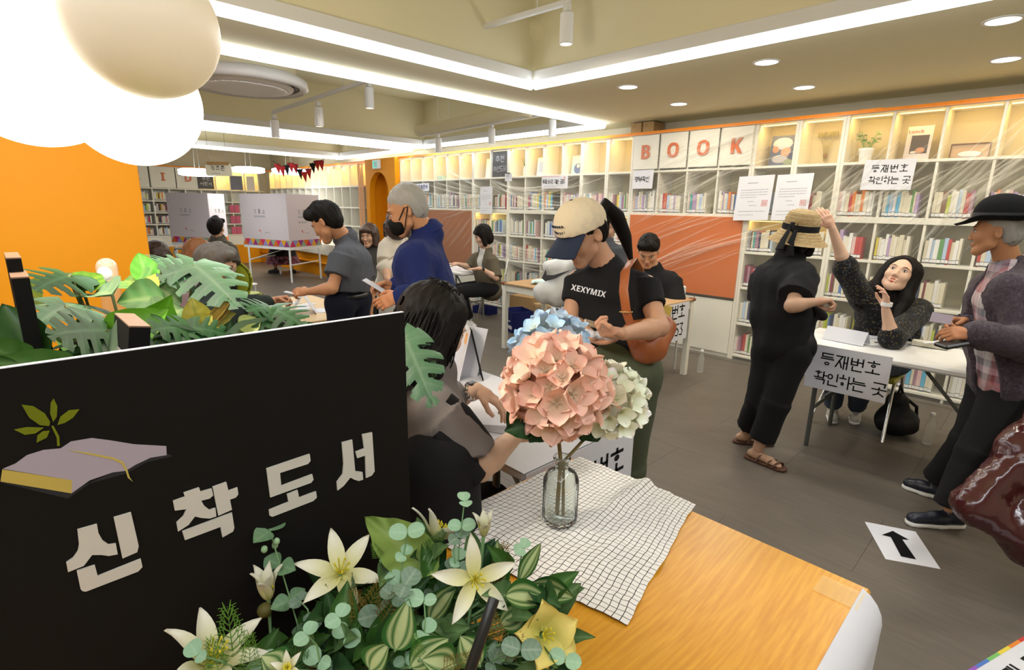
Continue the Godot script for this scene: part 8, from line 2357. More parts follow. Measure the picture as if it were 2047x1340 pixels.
func furniture() -> void:
	var g: G
	var t: Node3D
	var X: Vector3
	var Y: Vector3
	# white covered table with the seated person
	t = folding_table("white covered table where long haired person sits", Vector3(-1.66, 0, -1.47), 1.08, 0.62, 0.74, M["white plastic"], M["grey steel"])
	g = G.new(); g.box(Vector3(0, 0.742, 0), Vector3(1.1, 0.003, 0.64), 0.001); put("paper_cover", g, M["paper"], t)
	X = Vector3(0, 0, -0.64); Y = Vector3(0.0, 0.26, 0)
	t = sheet("hanging_sign", "white paper with 번호 hanging from end of covered table", "sign", Vector3(-1.1, 0.483, -1.15), X, Y)
	letter("lettering", t, "재번호", X, Y, Vector2(0.42, 0.3), 0.105, M["ink"], 0.14, 1.0)
	for k in 7:
		t = thing("paper_stack", "%s sheet in paper pile before long haired person" % ORD[k], "paper", V(-1.558,.747,-1.338) + Vector3(0.004 * k, 0.0035 * k, -0.003 * k), "papers on covered table")
		t.rotation.y = 0.5 + 0.03 * k
		g = G.new(); g.box(Vector3.ZERO, Vector3(0.3, 0.003, 0.21), 0.0006); put("sheet", g, M["paper"], t)
	t = thing("desk_calendar", "standing desk calendar with black back at end of covered table", "calendar", V(-2.035,.745,-1.678), "", -0.6)
	g = G.new(); g.beam(Vector3(0, 0, 0.06), Vector3(0, 0.27, 0.0), 0.2, 0.004, 0, Vector3(1, 0, 0)); g.box(Vector3(0, 0.13, 0.03), Vector3(0.16, 0.27, 0.006), 0.001, Basis(Vector3.RIGHT, -0.22)); put("white_page", g, M["paper"], t)
	g = G.new(); g.box(Vector3(0, 0.13, -0.035), Vector3(0.17, 0.28, 0.006), 0.001, Basis(Vector3.RIGHT, 0.22)); put("black_back", g, M["black matte"], t)
	g = G.new(); g.box(Vector3(0, 0.21, 0.018), Vector3(0.12, 0.05, 0.006), 0, Basis(Vector3.RIGHT, -0.22)); put("orange_print", g, mat("peach print", lin(0.75, 0.42, 0.18), 0.7, 0.3), t)
	for k in 8:
		g = G.new(); g.tube([Vector3(-0.07 + 0.02 * k, 0.262, 0.008), Vector3(-0.07 + 0.02 * k, 0.282, 0.0), Vector3(-0.07 + 0.02 * k, 0.262, -0.008)], [0.002], 5); put("ring", g, M["white metal"], t)
	# orange upholstered chair
	t = thing("orange_chair", "orange leather chair with stitched seam behind black board", "chair", Vector3(-1.3, 0, -0.86))
	var leather := mat("orange leather", lin(0.72, 0.20, 0.015), 0.45, 0.4)
	g = G.new(); g.box(Vector3(0, 0.38, -0.1), Vector3(0.46, 0.1, 0.46), 0.03); put("seat", g, leather, t)
	g = G.new(); g.box(Vector3(0, 0.6, 0.15), Vector3(0.46, 0.42, 0.06), 0.025); put("backrest", g, leather, t)
	g = G.new()
	for k in 30: g.box(Vector3(0.2312, 0.42 + 0.012 * k, 0.168), Vector3(0.001, 0.007, 0.0016))
	put("seam", g, M["matte"], t)
	legs4(t, 0.2, 0.18, 0.34, 0.014, M["chrome"])
	# cork table
	var cork := mat("cork", Color.WHITE, 0.9, 0.2)
	cork.albedo_texture = ntex(14.0, lin(0.36, 0.22, 0.11), lin(0.52, 0.34, 0.19), 256, 3, 9)
	cork.uv1_triplanar = true; cork.uv1_scale = Vector3(2, 2, 2)
	for k in 2:
		t = thing("cork_table", ["cork topped white table holding white tote bag", "cork topped white table of the person with lanyard"][k], "table", Vector3(-3.9 + k * 1.0, 0, -4.47))
		g = G.new(); g.box(Vector3(0, 0.765, 0), Vector3(0.99, 0.02, 0.74), 0.004); put("cork_top", g, cork, t)
		g = G.new(); g.box(Vector3(0, 0.715, 0), Vector3(0.95, 0.08, 0.70), 0.003); put("apron", g, M["white melamine"], t)
		legs4(t, 0.46, 0.335, 0.755, 0.027, M["white melamine"], true)
		for sx: float in [-1.0, 1.0]:
			for sz: float in [-1.0, 1.0]:
				g = G.new(); g.box(Vector3(sx * 0.47, 0.766, sz * 0.345), Vector3(0.06, 0.03, 0.06), 0.006); put("corner_guard", g, mat("brown felt", lin(0.22, 0.09, 0.05), 0.9, 0.2), t)
	X = Vector3(0.34, 0, 0); Y = Vector3(0.02, 0.34, -0.01)
	t = sheet("hanging_sign", "white paper with 명부 hanging from front of cork table", "sign", Vector3(-3.62, 0.43, -4.075), X, Y)
	letter("lettering", t, "명부", X, Y, Vector2(0.14, 0.42), 0.1, M["ink"], 0.12, 1.25)
	X = Vector3(0.0, 0, -0.48); Y = Vector3(0, 0.36, 0)
	t = sheet("hanging_sign", "white paper with 번호 and 153 hanging from cork table end", "sign", Vector3(-2.385, 0.41, -4.2), X, Y)
	letter("lettering", t, "재번호", X, Y, Vector2(0.08, 0.6), 0.125, M["ink"], 0.12, 1.02)
	letter("lettering", t, "153", X, Y, Vector2(0.42, 0.14), 0.11, M["ink"], 0.12)
	# white tote bag with swoosh
	t = thing("tote_bag", "white tote bag with dark swoosh on cork table", "bag", V(-2.801,.92,-3.228))
	var f := Fld.new(0.014)
	f.cap(RT * -0.1 + Vector3(0, 0.02, 0), 0.09, RT * 0.12 + Vector3(0, 0.02, 0), 0.09, 0.05); f.cap(RT * -0.06 + Vector3(0, 0.22, 0), 0.06, RT * 0.12 + Vector3(0, 0.26, 0), 0.05, 0.06); f.cap(RT * 0.02, 0.1, RT * 0.04 + Vector3(0, 0.2, 0), 0.085, 0.05)
	var bg := f.make(); ruffle(bg, 0.012, Vector3(8, 6, 8)); put("sack", bg, mat("white ripstop", lin(0.62, 0.62, 0.60), 0.6, 0.3), t)
	g = G.new(); g.prism(PackedVector2Array([Vector2(-0.13, 0.02), Vector2(-0.1, -0.005), Vector2(-0.02, 0.02), Vector2(0.1, 0.09), Vector2(-0.04, 0.045), Vector2(-0.09, 0.045), Vector2(-0.1, 0.09)]), Vector3(0, 0.13, 0) - FW * 0.118, RT, Vector3.UP, 0.004); put("swoosh_mark", g, mat("charcoal print", lin(0.07, 0.07, 0.075), 0.7, 0.2), t)
	tubes(t, "handle", [[RT * 0.0 + Vector3(0, 0.28, 0), RT * 0.05 + Vector3(0, 0.36, 0), RT * 0.12 + Vector3(0, 0.28, 0)]], 0.012, M["white ripstop"])
	# small things on the cork table
	t = thing("tissue_pack", "pale mint pack of wet wipes on cork table", "tissue pack", Vector3(-3.98, 0.776, -4.36), "", 0.6)
	f = Fld.new(0.008); f.ell(Vector3(0, 0.03, 0), Vector3(0.13, 0.032, 0.075), 0.01); f.cap(Vector3(-0.12, 0.02, -0.06), 0.012, Vector3(-0.12, 0.02, 0.06), 0.012, 0.03); f.cap(Vector3(0.12, 0.02, -0.06), 0.012, Vector3(0.12, 0.02, 0.06), 0.012, 0.03); put("pack", f.make(), mat("mint film", lin(0.5, 0.66, 0.64), 0.3, 0.5), t)
	for k in 2:
		t = thing("notebook", ["lower dark notebook stacked on cork table", "upper brown notebook stacked on cork table"][k], "book", Vector3(-3.78, 0.776 + 0.03 * k, -4.68), "", 0.5 + 0.15 * k)
		g = G.new(); g.box(Vector3(0, 0.014, 0), Vector3(0.22, 0.027, 0.15), 0.003); put("cover", g, mat("brown cover", lin(0.10, 0.06, 0.035), 0.7, 0.3) if k else M["black matte"], t)
		if k:
			f = Fld.new(0.007); f.ell(Vector3(0.02, 0.045, 0), Vector3(0.04, 0.022, 0.03), 0.01); f.cap(Vector3(0, 0.04, 0), 0.014, Vector3(-0.03, 0.07, 0.01), 0.008, 0.02); put("crumpled_tissue", f.make(), M["paper"], t)
	t = thing("stamp", "blue handled stamp on black pad, cork table edge", "stamp", Vector3(-3.42, 0.776, -4.25))
	g = G.new(); g.box(Vector3(0, 0.005, 0), Vector3(0.11, 0.01, 0.07), 0.002); put("pad", g, M["black plastic"], t)
	g = G.new(); g.lathe([Vector2(0, 0.011), Vector2(0.02, 0.011), Vector2(0.012, 0.03), Vector2(0.016, 0.045), Vector2(0, 0.055)], 14); put("handle", g, mat("stamp blue", lin(0.02, 0.02, 0.2), 0.4, 0.5), t)
	# boxes, bag and cola under and behind the table
	t = carton("open navy carton box with white print in front of cork table", Vector3(-4.95, 0, -4.92), Vector3(0.36, 0.28, 0.3), -0.35, M["navy carton"])
	g = G.new(); g.box(Vector3(0.02, 0.07, 0.1545), Vector3(0.3, 0.045, 0.002)); put("white_strip", g, M["paper"], t)
	g = G.new(); grey_lines(g, Vector3(-0.08, 0.14, 0.1545), Vector3.RIGHT, Vector3.UP, 0.2, 2, 0.035, 0.02); put("white_print", g, M["paper"], t)
	g = G.new(); g.box(Vector3(0.1815, 0.05, -0.06), Vector3(0.002, 0.02, 0.06)); put("red_print", g, M["red ink"], t)
	t = carton("small flat navy box on floor under folding table", Vector3(-6.1, 0, -5.35), Vector3(0.34, 0.11, 0.2), 0.1, M["navy carton"])
	t = carton("brown cardboard box behind paper bag by shelves", Vector3(-5.35, 0, -5.5), Vector3(0.42, 0.36, 0.26), 0.1, M["cardboard"], false)
	t = thing("paper_bag", "brown paper bag with orange emblem under shelves", "bag", Vector3(-4.85, 0, -5.36), "", 0.25)
	f = Fld.new(0.014); f.cap(Vector3(-0.09, 0.06, 0), 0.09, Vector3(0.09, 0.06, 0), 0.09, 0.04); f.cap(Vector3(-0.1, 0.3, 0), 0.065, Vector3(0.1, 0.29, 0), 0.065, 0.04); f.cap(Vector3(-0.1, 0.06, 0), 0.085, Vector3(-0.1, 0.3, 0), 0.06, 0.04); f.cap(Vector3(0.1, 0.06, 0), 0.085, Vector3(0.1, 0.29, 0), 0.06, 0.04); f.plane(Vector3(0, 0.004, 0), Vector3.DOWN); f.plane(Vector3(0, 0.32, 0), Vector3.UP)
	bg = f.make(); ruffle(bg, 0.01, Vector3(12, 10, 12)); put("bag", bg, mat("kraft paper", lin(0.40, 0.27, 0.14), 0.85, 0.2), t)
	g = G.new(); g.ball(Vector3(0.03, 0.15, 0.085), Vector3(0.055, 0.07, 0.006), Basis.IDENTITY, 16, 8); put("orange_emblem", g, mat("emblem orange", lin(0.62, 0.14, 0.02), 0.7, 0.3), t)
	g = G.new(); g.box(Vector3(0.0, 0.27, 0.075), Vector3(0.04, 0.05, 0.003), 0.001, Basis(Vector3.BACK, 0.6)); put("receipt", g, M["paper"], t)
	var clear := mat("clear bottle", Color(0.95, 0.97, 0.98, 0.14), 0.1, 0.5)
	clear.transparency = BaseMaterial3D.TRANSPARENCY_ALPHA
	bottle("cola bottle with yellow cap beside paper bag", Vector3(-4.52, 0, -5.25), 0.3, clear, mat("yellow cap", lin(0.75, 0.5, 0.02), 0.4, 0.4), mat("cola", lin(0.03, 0.008, 0.003), 0.2, 0.5))
	bottle("clear water bottle on floor by cork table end", Vector3(-2.36, 0, -5.0), 0.24, clear, M["white plastic"])
	bottle("clear water bottle on floor beside black backpack", V(-.431,0,-4.615), 0.24, clear, M["white plastic"])
	# folding table of the person in blazer, white chair
	t = folding_table("white folding table with grey legs of person in olive blazer", Vector3(-6.55, 0, -4.78), 1.95, 0.62, 0.74, M["white plastic"], M["grey steel"])
	for k in 3:
		t = thing("form_sheet", "%s paper form on folding table" % ["left", "middle", "right"][k], "paper", Vector3(-6.15 + 0.2 * k, 0.742 + 0.001, -4.72), "forms on folding table", 0.2 * k)
		g = G.new(); g.box(Vector3.ZERO, Vector3(0.2, 0.0012, 0.28)); put("sheet", g, M["paper"], t)
		g = G.new(); grey_lines(g, Vector3(-0.08, 0.0008, 0.08), Vector3.RIGHT, Vector3.FORWARD, 0.16, 4, -0.05, 0.014); put("print", g, M["red ink"] if k == 1 else M["grey ink"], t)
	t = thing("white_chair", "white moulded chair of the person in olive blazer", "chair", V(-5.429,0,-4.911) + Vector3(-0.35, 0, -0.3), "", 0.75)
	f = Fld.new(0.012); f.ell(Vector3(0, 0.45, 0), Vector3(0.22, 0.02, 0.21), 0.01); f.ell(Vector3(0.2, 0.66, 0), Vector3(0.02, 0.23, 0.2), 0.08, 0, Basis(Vector3.BACK, -0.15)); put("shell", f.make(), M["white plastic"], t)
	tubes(t, "leg", [[Vector3(0.12, 0.44, 0.12), Vector3(0.2, 0, 0.2)], [Vector3(-0.12, 0.44, 0.12), Vector3(-0.2, 0, 0.2)], [Vector3(0.12, 0.44, -0.12), Vector3(0.2, 0, -0.2)], [Vector3(-0.12, 0.44, -0.12), Vector3(-0.2, 0, -0.2)]], 0.01, M["chrome"])
	# desk at the right
	t = folding_table("white folding desk with hanging sign in front of floral blouse", Vector3(-0.6, 0, -4.2), 1.24, 0.66, 0.74, M["white plastic"], mat("dark steel", lin(0.10, 0.105, 0.095), 0.45, 0.5, 0.3))
	var o := V(-1.076,.474,-3.855)
	X = Vector3(0.47, 0.0, 0); Y = Vector3(0.0, 0.3, 0)
	t = sheet("hanging_sign", "large white paper reading 등재번호 확인하는 곳 hanging from desk", "sign", Vector3(-1.075, 0.45, -3.862), X, Y)
	letter("lettering", t, "등재번호", X, Y, Vector2(0.17, 0.56), 0.085, M["ink"], 0.105, 1.02)
	letter("lettering", t, "확인하는 곳", X, Y, Vector2(0.12, 0.13), 0.085, M["ink"], 0.105, 0.87)
	t = thing("card_tent", "folded blank white card standing on desk", "card", V(-.934,.742,-4.145), "", -0.15)
	for s: float in [-1.0, 1.0]:
		g = G.new(); g.box(Vector3(0, 0.045, s * 0.03), Vector3(0.26, 0.105, 0.002), 0, Basis(Vector3.RIGHT, s * -0.6)); put("card_side", g, M["paper"], t)
	t = thing("phone", "smartphone lying on the desk", "phone", V(-.614,.745,-4.643), "", 0.2)
	g = G.new(); g.box(Vector3(0, 0.004, 0), Vector3(0.075, 0.008, 0.15), 0.003); put("body", g, mat("phone grey", lin(0.28, 0.29, 0.33), 0.3, 0.5), t)
	g = G.new(); g.box(Vector3(0, 0.0085, 0), Vector3(0.068, 0.0008, 0.142)); put("glass_face", g, mat("phone glass", lin(0.05, 0.055, 0.07), 0.1, 0.5), t)
	t = thing("pencil_box", "long pale box lying on desk near hat man", "box", V(-.505,.744,-4.41), "", 0.05)
	g = G.new(); g.box(Vector3(0, 0.018, 0), Vector3(0.2, 0.035, 0.06), 0.004); put("box_body", g, mat("ivory card", lin(0.7, 0.67, 0.55), 0.7, 0.3), t)
	t = thing("paper_slip", "white slip of paper leaning on pale box", "paper", V(-.483,.785,-4.397), "", 0.5)
	g = G.new(); g.box(Vector3(0, 0.0, 0), Vector3(0.13, 0.002, 0.05), 0, Basis(Vector3.BACK, 0.15)); put("sheet", g, M["paper"], t)
	t = thing("form_sheet", "printed form on desk before floral blouse", "paper", V(-.785,.744,-4.491), "", 0.1)
	g = G.new(); g.box(Vector3.ZERO, Vector3(0.24, 0.0014, 0.16)); put("sheet", g, M["paper"], t)
	g = G.new(); grey_lines(g, Vector3(-0.1, 0.001, 0.05), Vector3.RIGHT, Vector3.FORWARD, 0.2, 3, -0.045, 0.012); put("print", g, M["grey ink"], t)
	t = thing("pen", "dark pen lying on desk beside printed form", "pen", V(-.718,.748,-4.257))
	tubes(t, "barrel", [[Vector3(-0.07, 0, 0.0), Vector3(0.07, 0, -0.01)]], 0.004, M["black plastic"])
	t = thing("chrome_chair", "chair with chrome legs and olive seat behind desk", "chair", Vector3(-0.88, 0, -4.72))
	g = G.new(); g.box(Vector3(0, 0.415, -0.02), Vector3(0.42, 0.03, 0.4), 0.012); put("seat", g, mat("olive plastic", lin(0.35, 0.34, 0.05), 0.5, 0.4), t)
	g = G.new(); g.box(Vector3(0, 0.68, -0.24), Vector3(0.42, 0.32, 0.025), 0.012); put("backrest", g, M["olive plastic"], t)
	tubes(t, "leg", [[Vector3(-0.2, 0.4, 0.12), Vector3(-0.2, 0.38, 0.16), Vector3(-0.27, 0, 0.3)], [Vector3(0.2, 0.4, 0.12), Vector3(0.2, 0.38, 0.16), Vector3(0.22, 0, 0.32)], [Vector3(-0.2, 0.4, -0.12), Vector3(-0.23, 0, -0.25)], [Vector3(0.2, 0.4, -0.12), Vector3(0.23, 0, -0.25)], [Vector3(-0.19, 0.4, -0.2), Vector3(-0.19, 0.7, -0.25)], [Vector3(0.19, 0.4, -0.2), Vector3(0.19, 0.7, -0.25)]], 0.012, M["chrome"])
	t = thing("backpack", "black backpack standing on floor beside desk chair", "backpack", V(-.636,0,-4.646))
	f = Fld.new(0.013); f.cap(RT * -0.05 + Vector3(0, 0.11, 0), 0.1, RT * 0.05 + Vector3(0, 0.1, 0), 0.1, 0.05); f.cap(Vector3(0, 0.12, 0), 0.1, RT * -0.02 + Vector3(0, 0.26, 0), 0.07, 0.05); f.cap(RT * 0.05 + Vector3(0, 0.1, 0) - FW * 0.08, 0.05, RT * -0.03 + Vector3(0, 0.1, 0) - FW * 0.09, 0.05, 0.03); f.plane(Vector3(0, 0.003, 0), Vector3.DOWN)
	bg = f.make(); ruffle(bg, 0.01, Vector3(10, 9, 10)); put("pack", bg, mat("black nylon", lin(0.010, 0.010, 0.011), 0.6, 0.35), t)
	tubes(t, "strap", [[RT * 0.02 + Vector3(0, 0.3, 0), RT * 0.13 + Vector3(0, 0.22, 0), RT * 0.15 + Vector3(0, 0.1, 0), RT * 0.12 + Vector3(0, 0.02, 0)], [RT * -0.03 + Vector3(0, 0.28, 0), RT * -0.02 + Vector3(0, 0.38, 0), RT * 0.03 + Vector3(0, 0.28, 0)]], 0.012, M["black nylon"])
	# table of the seated group at the left
	t = thing("wooden_desk", "pale wooden desk between reaching man and polo man", "table", Vector3(-4.45, 0, -1.85))
	g = G.new(); g.box(Vector3(0, 0.725, 0), Vector3(1.2, 0.03, 0.62), 0.004); put("table_top", g, mat("birch", lin(0.62, 0.43, 0.22), 0.5, 0.4), t)
	legs4(t, 0.55, 0.27, 0.71, 0.02, M["white metal"])
	t = thing("card_tent", "printed white tent card on pale wooden desk", "card", V(-4.218,.742,-1.737), "", -0.4)
	for s: float in [-1.0, 1.0]:
		g = G.new(); g.box(Vector3(0, 0.075, s * 0.05), Vector3(0.2, 0.18, 0.002), 0, Basis(Vector3.RIGHT, s * -0.55)); put("card_side", g, M["paper"], t)
	g = G.new(); grey_lines(g, Vector3(-0.07, 0.13, 0.032), Vector3.RIGHT, Vector3(0, 0.85, -0.52), 0.14, 4, 0.03, 0.01); put("print", g, M["grey ink"], t)
	for k in 4:
		t = thing("ballot_paper", "%s loose white paper on pale wooden desk" % ORD[k], "paper", Vector3(-4.7 + 0.16 * k, 0.742, -1.8 - 0.08 * (k % 2)), "papers on wooden desk", 0.5 * k)
		g = G.new(); g.box(Vector3.ZERO, Vector3(0.1, 0.0015, 0.2)); put("sheet", g, M["paper"], t)
	t = thing("paper_slip", "small white slip passed between two hands", "paper", V(-3.679,.999,-1.441))
	g = G.new(); g.box(Vector3.ZERO, Vector3(0.1, 0.002, 0.05), 0, Basis(Vector3.UP, 0.8) * Basis(Vector3.BACK, -0.2)); put("sheet", g, M["paper"], t)
	t = thing("paper_slip", "printed white slip in hands of navy shirt person", "paper", V(-2.585,1.169,-1.473))
	g = G.new(); g.box(Vector3.ZERO, Vector3(0.15, 0.002, 0.08), 0, Basis(Vector3.UP, 0.8) * Basis(Vector3.BACK, -0.55)); put("sheet", g, M["paper"], t)
	# held things
	t = thing("phone", "smartphone in gold case held by person in cap", "phone", V(-1.159,1.169,-1.61))
	g = G.new(); g.box(Vector3.ZERO, Vector3(0.145, 0.012, 0.072), 0.004, Basis(Vector3.UP, 0.72) * Basis(Vector3.BACK, -0.25)); put("body", g, mat("gold case", lin(0.42, 0.32, 0.22), 0.35, 0.5, 0.3), t)
	t = thing("tissue", "crumpled white tissue held under the phone", "tissue", V(-1.155,1.149,-1.591))
	f = Fld.new(0.006); f.cap(RT * -0.05, 0.014, RT * 0.04 - Vector3(0, 0.014, 0), 0.016, 0.01); bg = f.make(); ruffle(bg, 0.008, Vector3(30, 30, 30)); put("sheet", bg, M["paper"], t)
	t = thing("id_card", "pale lilac card held by person in felt hat", "card", V(-.341,1.129,-3.171))
	g = G.new(); g.box(Vector3.ZERO, Vector3(0.105, 0.045, 0.0015), 0.0, Basis(RT, Vector3.UP, RT.cross(Vector3.UP)) * Basis(Vector3.BACK, -0.14)); put("card", g, mat("lilac card", lin(0.5, 0.44, 0.52), 0.6, 0.3), t)
	t = thing("wallet", "black wallet under hands of person in felt hat", "wallet", V(-.279,1.026,-3.11))
	g = G.new(); g.box(Vector3.ZERO, Vector3(0.11, 0.02, 0.08), 0.006, Basis(Vector3.UP, 0.8) * Basis(Vector3.BACK, 0.2)); put("cover", g, M["black plastic"], t)
	# tan shoulder bag
	var tan := mat("tan leather", lin(0.34, 0.10, 0.03), 0.4, 0.45)
	t = thing("shoulder_bag", "tan leather crescent bag on strap of person in cap", "bag", V(-1.132,1.087,-1.903))
	f = Fld.new(0.009)
	f.cap(V(-1.19,1.116,-1.854) - t.position, 0.035, V(-1.129,1.056,-1.896) - t.position, 0.07, 0.04); f.cap(V(-1.129,1.056,-1.896) - t.position, 0.07, V(-1.126,1.115,-2.008) - t.position, 0.05, 0.04); f.cap(V(-1.173,1.126,-1.875) - t.position, 0.03, V(-1.135,1.148,-1.995) - t.position, 0.03, 0.03)
	bg = f.make(); ruffle(bg, 0.007, Vector3(14, 9, 14)); put("pouch", bg, tan, t)
	g = G.new(); g.tube([V(-1.159,1.139,-1.805) - t.position, V(-1.162,1.205,-1.766) - t.position, V(-1.186,1.292,-1.771) - t.position, V(-1.212,1.366,-1.814) - t.position, V(-1.262,1.396,-1.935) - t.position, V(-1.336,1.335,-2.104) - t.position, V(-1.299,1.199,-2.124) - t.position, V(-1.19,1.119,-2.062) - t.position], [0.024], 10, true, 0.16); put("strap", g, tan, t)
	g = G.new(); g.tube(ring_at(V(-1.158,1.209,-1.757) - t.position, 0.025, 0.006, RT, 12), [0.003], 6, false); put("buckle", g, mat("brass", lin(0.7, 0.5, 0.2), 0.25, 0.5, 1.0), t)
	t = thing("yellow_folder", "yellow folder tucked behind tan bag", "folder", V(-1.165,1.135,-2.063))
	g = G.new(); g.box(Vector3.ZERO, Vector3(0.05, 0.13, 0.006), 0.001, Basis(RT, Vector3.UP, RT.cross(Vector3.UP)) * Basis(Vector3.BACK, -0.15)); put("cover", g, mat("yellow card", lin(0.72, 0.54, 0.12), 0.7, 0.3), t)
	t = thing("crossbody_pouch", "small black pouch at front of straw hat person", "bag", V(-1.004,.787,-3.551))
	f = Fld.new(0.011); f.ell(Vector3.ZERO, Vector3(0.06, 0.085, 0.05), 0.02); f.cap(RT * 0.02 + Vector3(0, 0.25, 0), 0.03, RT * 0.07 + Vector3(0, 0.2, 0), 0.03, 0.03); f.cap(RT * 0.01 + Vector3(0, 0.07, 0), 0.02, RT * 0.03 + Vector3(0, 0.22, 0), 0.012, 0.02); put("pouch", f.make(), M["black nylon"], t)
	# maroon plastic bag at the right edge
	t = thing("plastic_bag", "large glossy maroon plastic bag hanging at right edge", "bag", V(.063,.41,-3.117))
	f = Fld.new(0.014)
	f.cap(V(-.089,.352,-2.941) - t.position, 0.05, V(.16,.235,-3.082) - t.position, 0.12, 0.08); f.cap(V(-.076,.363,-2.958) - t.position, 0.06, V(.06,.595,-3.177) - t.position, 0.1, 0.08); f.cap(V(.06,.595,-3.177) - t.position, 0.1, V(.099,.885,-3.391) - t.position, 0.05, 0.06); f.cap(V(.16,.235,-3.082) - t.position, 0.12, V(.138,.597,-3.257) - t.position, 0.12, 0.08)
	bg = f.make(); ruffle(bg, 0.02, Vector3(5, 6, 5)); ruffle(bg, 0.003, Vector3(22, 20, 22)); put("sack", bg, mat("maroon film", lin(0.055, 0.008, 0.009), 0.18, 0.6), t)
	tubes(t, "handle", [[V(.096,.818,-3.364) - t.position, V(.076,1.006,-3.482) - t.position, V(.008,1.015,-3.489) - t.position]], 0.012, M["maroon film"])
	# marks on the floor
	t = thing("floor_arrow", "white paper with black arrow lying on floor", "floor sign", Vector3(-0.3, 0.0008, -3.04))
	var c := [V(-.477,0,-3.131) - t.position, V(-.324,0,-2.838) - t.position, V(-.129,0,-2.943) - t.position, V(-.27,0,-3.224) - t.position]
	g = G.new(); g.quad(c[0], c[1], c[2], c[3], Vector3.UP); put("sheet", g, M["paper"], t)
	var pa := [V(-.394,0,-3.101), V(-.29,0,-3.157), V(-.313,0,-3.107), V(-.225,0,-2.951), V(-.281,0,-2.918), V(-.361,0,-3.086)]
	g = G.new()
	var poly := PackedVector2Array()
	for q: Vector3 in [V(-.353,0,-3.139), V(-.278,0,-3.108), V(-.303,0,-3.087), V(-.222,0,-2.943), V(-.277,0,-2.917), V(-.348,0,-3.068), V(-.384,0,-3.054)]: poly.append(Vector2(q.x - t.position.x, -(q.z - t.position.z)))
	g.prism(poly, Vector3(0, 0.0008, 0), Vector3.RIGHT, Vector3.FORWARD, 0.0); put("black_arrow", g, M["ink"], t)
	t = thing("floor_sticker", "white floor sticker reading 대기선 with rainbow border", "floor sign", Vector3(0.25, 0.0008, -2.35))
	var ea := (V(.167,0,-2.686) - V(.029,0,-2.301)).normalized()
	var eb := ea.cross(Vector3.UP)
	var so := V(.024,0,-2.28) - t.position
	so.y = 0
	g = G.new(); g.quad(so, so + ea * 0.9, so + ea * 0.9 + eb * 0.3, so + eb * 0.3, Vector3.UP); put("sheet", g, M["paper"], t)
	for k in 12:
		g = G.new(); g.col = [Color(0.3, 0.12, 0.5), Color(0.1, 0.2, 0.55), Color(0.2, 0.5, 0.15), Color(0.75, 0.6, 0.08), Color(0.75, 0.25, 0.05), Color(0.6, 0.06, 0.06)][k % 6]
		var q := so + ea * 0.075 * k + Vector3(0, 0.0005, 0)
		g.quad(q, q + ea * 0.075, q + ea * 0.075 + eb * 0.012, q + eb * 0.012, Vector3.UP); put("rainbow_bar", g, M["matte"], t)
	g = G.new(); write(g, "대기선", so + ea * 0.12 + eb * 0.15 + Vector3(0, 0.0008, 0), ea, -eb, 0.1, 0.12, 1.5); put("lettering", g, M["ink"], t)
	# voting booths
	booth("large white voting booth panel with coloured triangle band, right", [V(-12.468,1.795,-3.928), V(-11.052,1.829,-4.36), V(-11.484,1.787,-5.228)], 0.735)
	booth("voting booth panel half hidden behind short haired person, left", [V(-14.408,1.811,-2.975), V(-13.292,1.81,-3.53), V(-13.706,1.782,-3.98)], 0.7)
	# things around the far group
	t = thing("steel_frame", "grey tubular folding frame beside left booth", "frame stand", V(-10.022,0,-2.309))
	tubes(t, "bar", [[V(-8.983,.92,-2.34) - t.position, V(-9.353,.918,-1.96) - t.position, V(-9.35,.874,-1.947) - t.position, V(-9.208,.566,-1.987) - t.position], [V(-9.237,.921,-2.079) - t.position, V(-9.204,.455,-1.953) - t.position], [V(-9.208,.566,-1.987) - t.position, Vector3(0, 0, 0)], [V(-8.983,.92,-2.34) - t.position, V(-8.817,.169,-2.251) - t.position]], 0.018, M["grey steel"])
	t = thing("lime_chair", "lime green chair back behind dark green sweater", "chair", Vector3(-7.3, 0, -2.25), "", 0.8)
	f = Fld.new(0.014); f.ell(Vector3(0, 0.66, 0.18), Vector3(0.21, 0.24, 0.03), 0.02); f.ell(Vector3(0, 0.45, 0), Vector3(0.21, 0.03, 0.2), 0.06); put("shell", f.make(), mat("lime plastic", lin(0.36, 0.40, 0.03), 0.45, 0.4), t)
	legs4(t, 0.16, 0.16, 0.44, 0.012, M["chrome"])
	t = thing("white_stool", "white seat with metal legs near lime chair", "stool", V(-7.889,0,-2.333), "", 0.4)
	g = G.new(); g.box(Vector3(0, 0.5, 0), Vector3(0.42, 0.035, 0.36), 0.012); put("seat", g, M["white plastic"], t)
	legs4(t, 0.18, 0.15, 0.48, 0.012, M["white metal"])
	for k in 3:
		t = thing("visitor_chair", ["chair under person in charcoal jacket", "chair under person in striped blouse", "chair of the person with lanyard"][k], "chair", [V(-5.773,.629,-3.248), V(-6.531,.511,-3.976), V(-2.771,.44,-4.713)][k] * Vector3(1, 0, 1), "", 0.8 if k < 2 else 0.0)
		g = G.new(); g.box(Vector3(0, 0.43, 0), Vector3(0.42, 0.03, 0.42), 0.012); put("seat", g, M["white plastic"], t)
		g = G.new(); g.box(Vector3(0, 0.7, -0.23), Vector3(0.4, 0.34, 0.025), 0.012); put("backrest", g, M["white plastic"], t)
		legs4(t, 0.18, 0.18, 0.42, 0.012, M["white metal"])

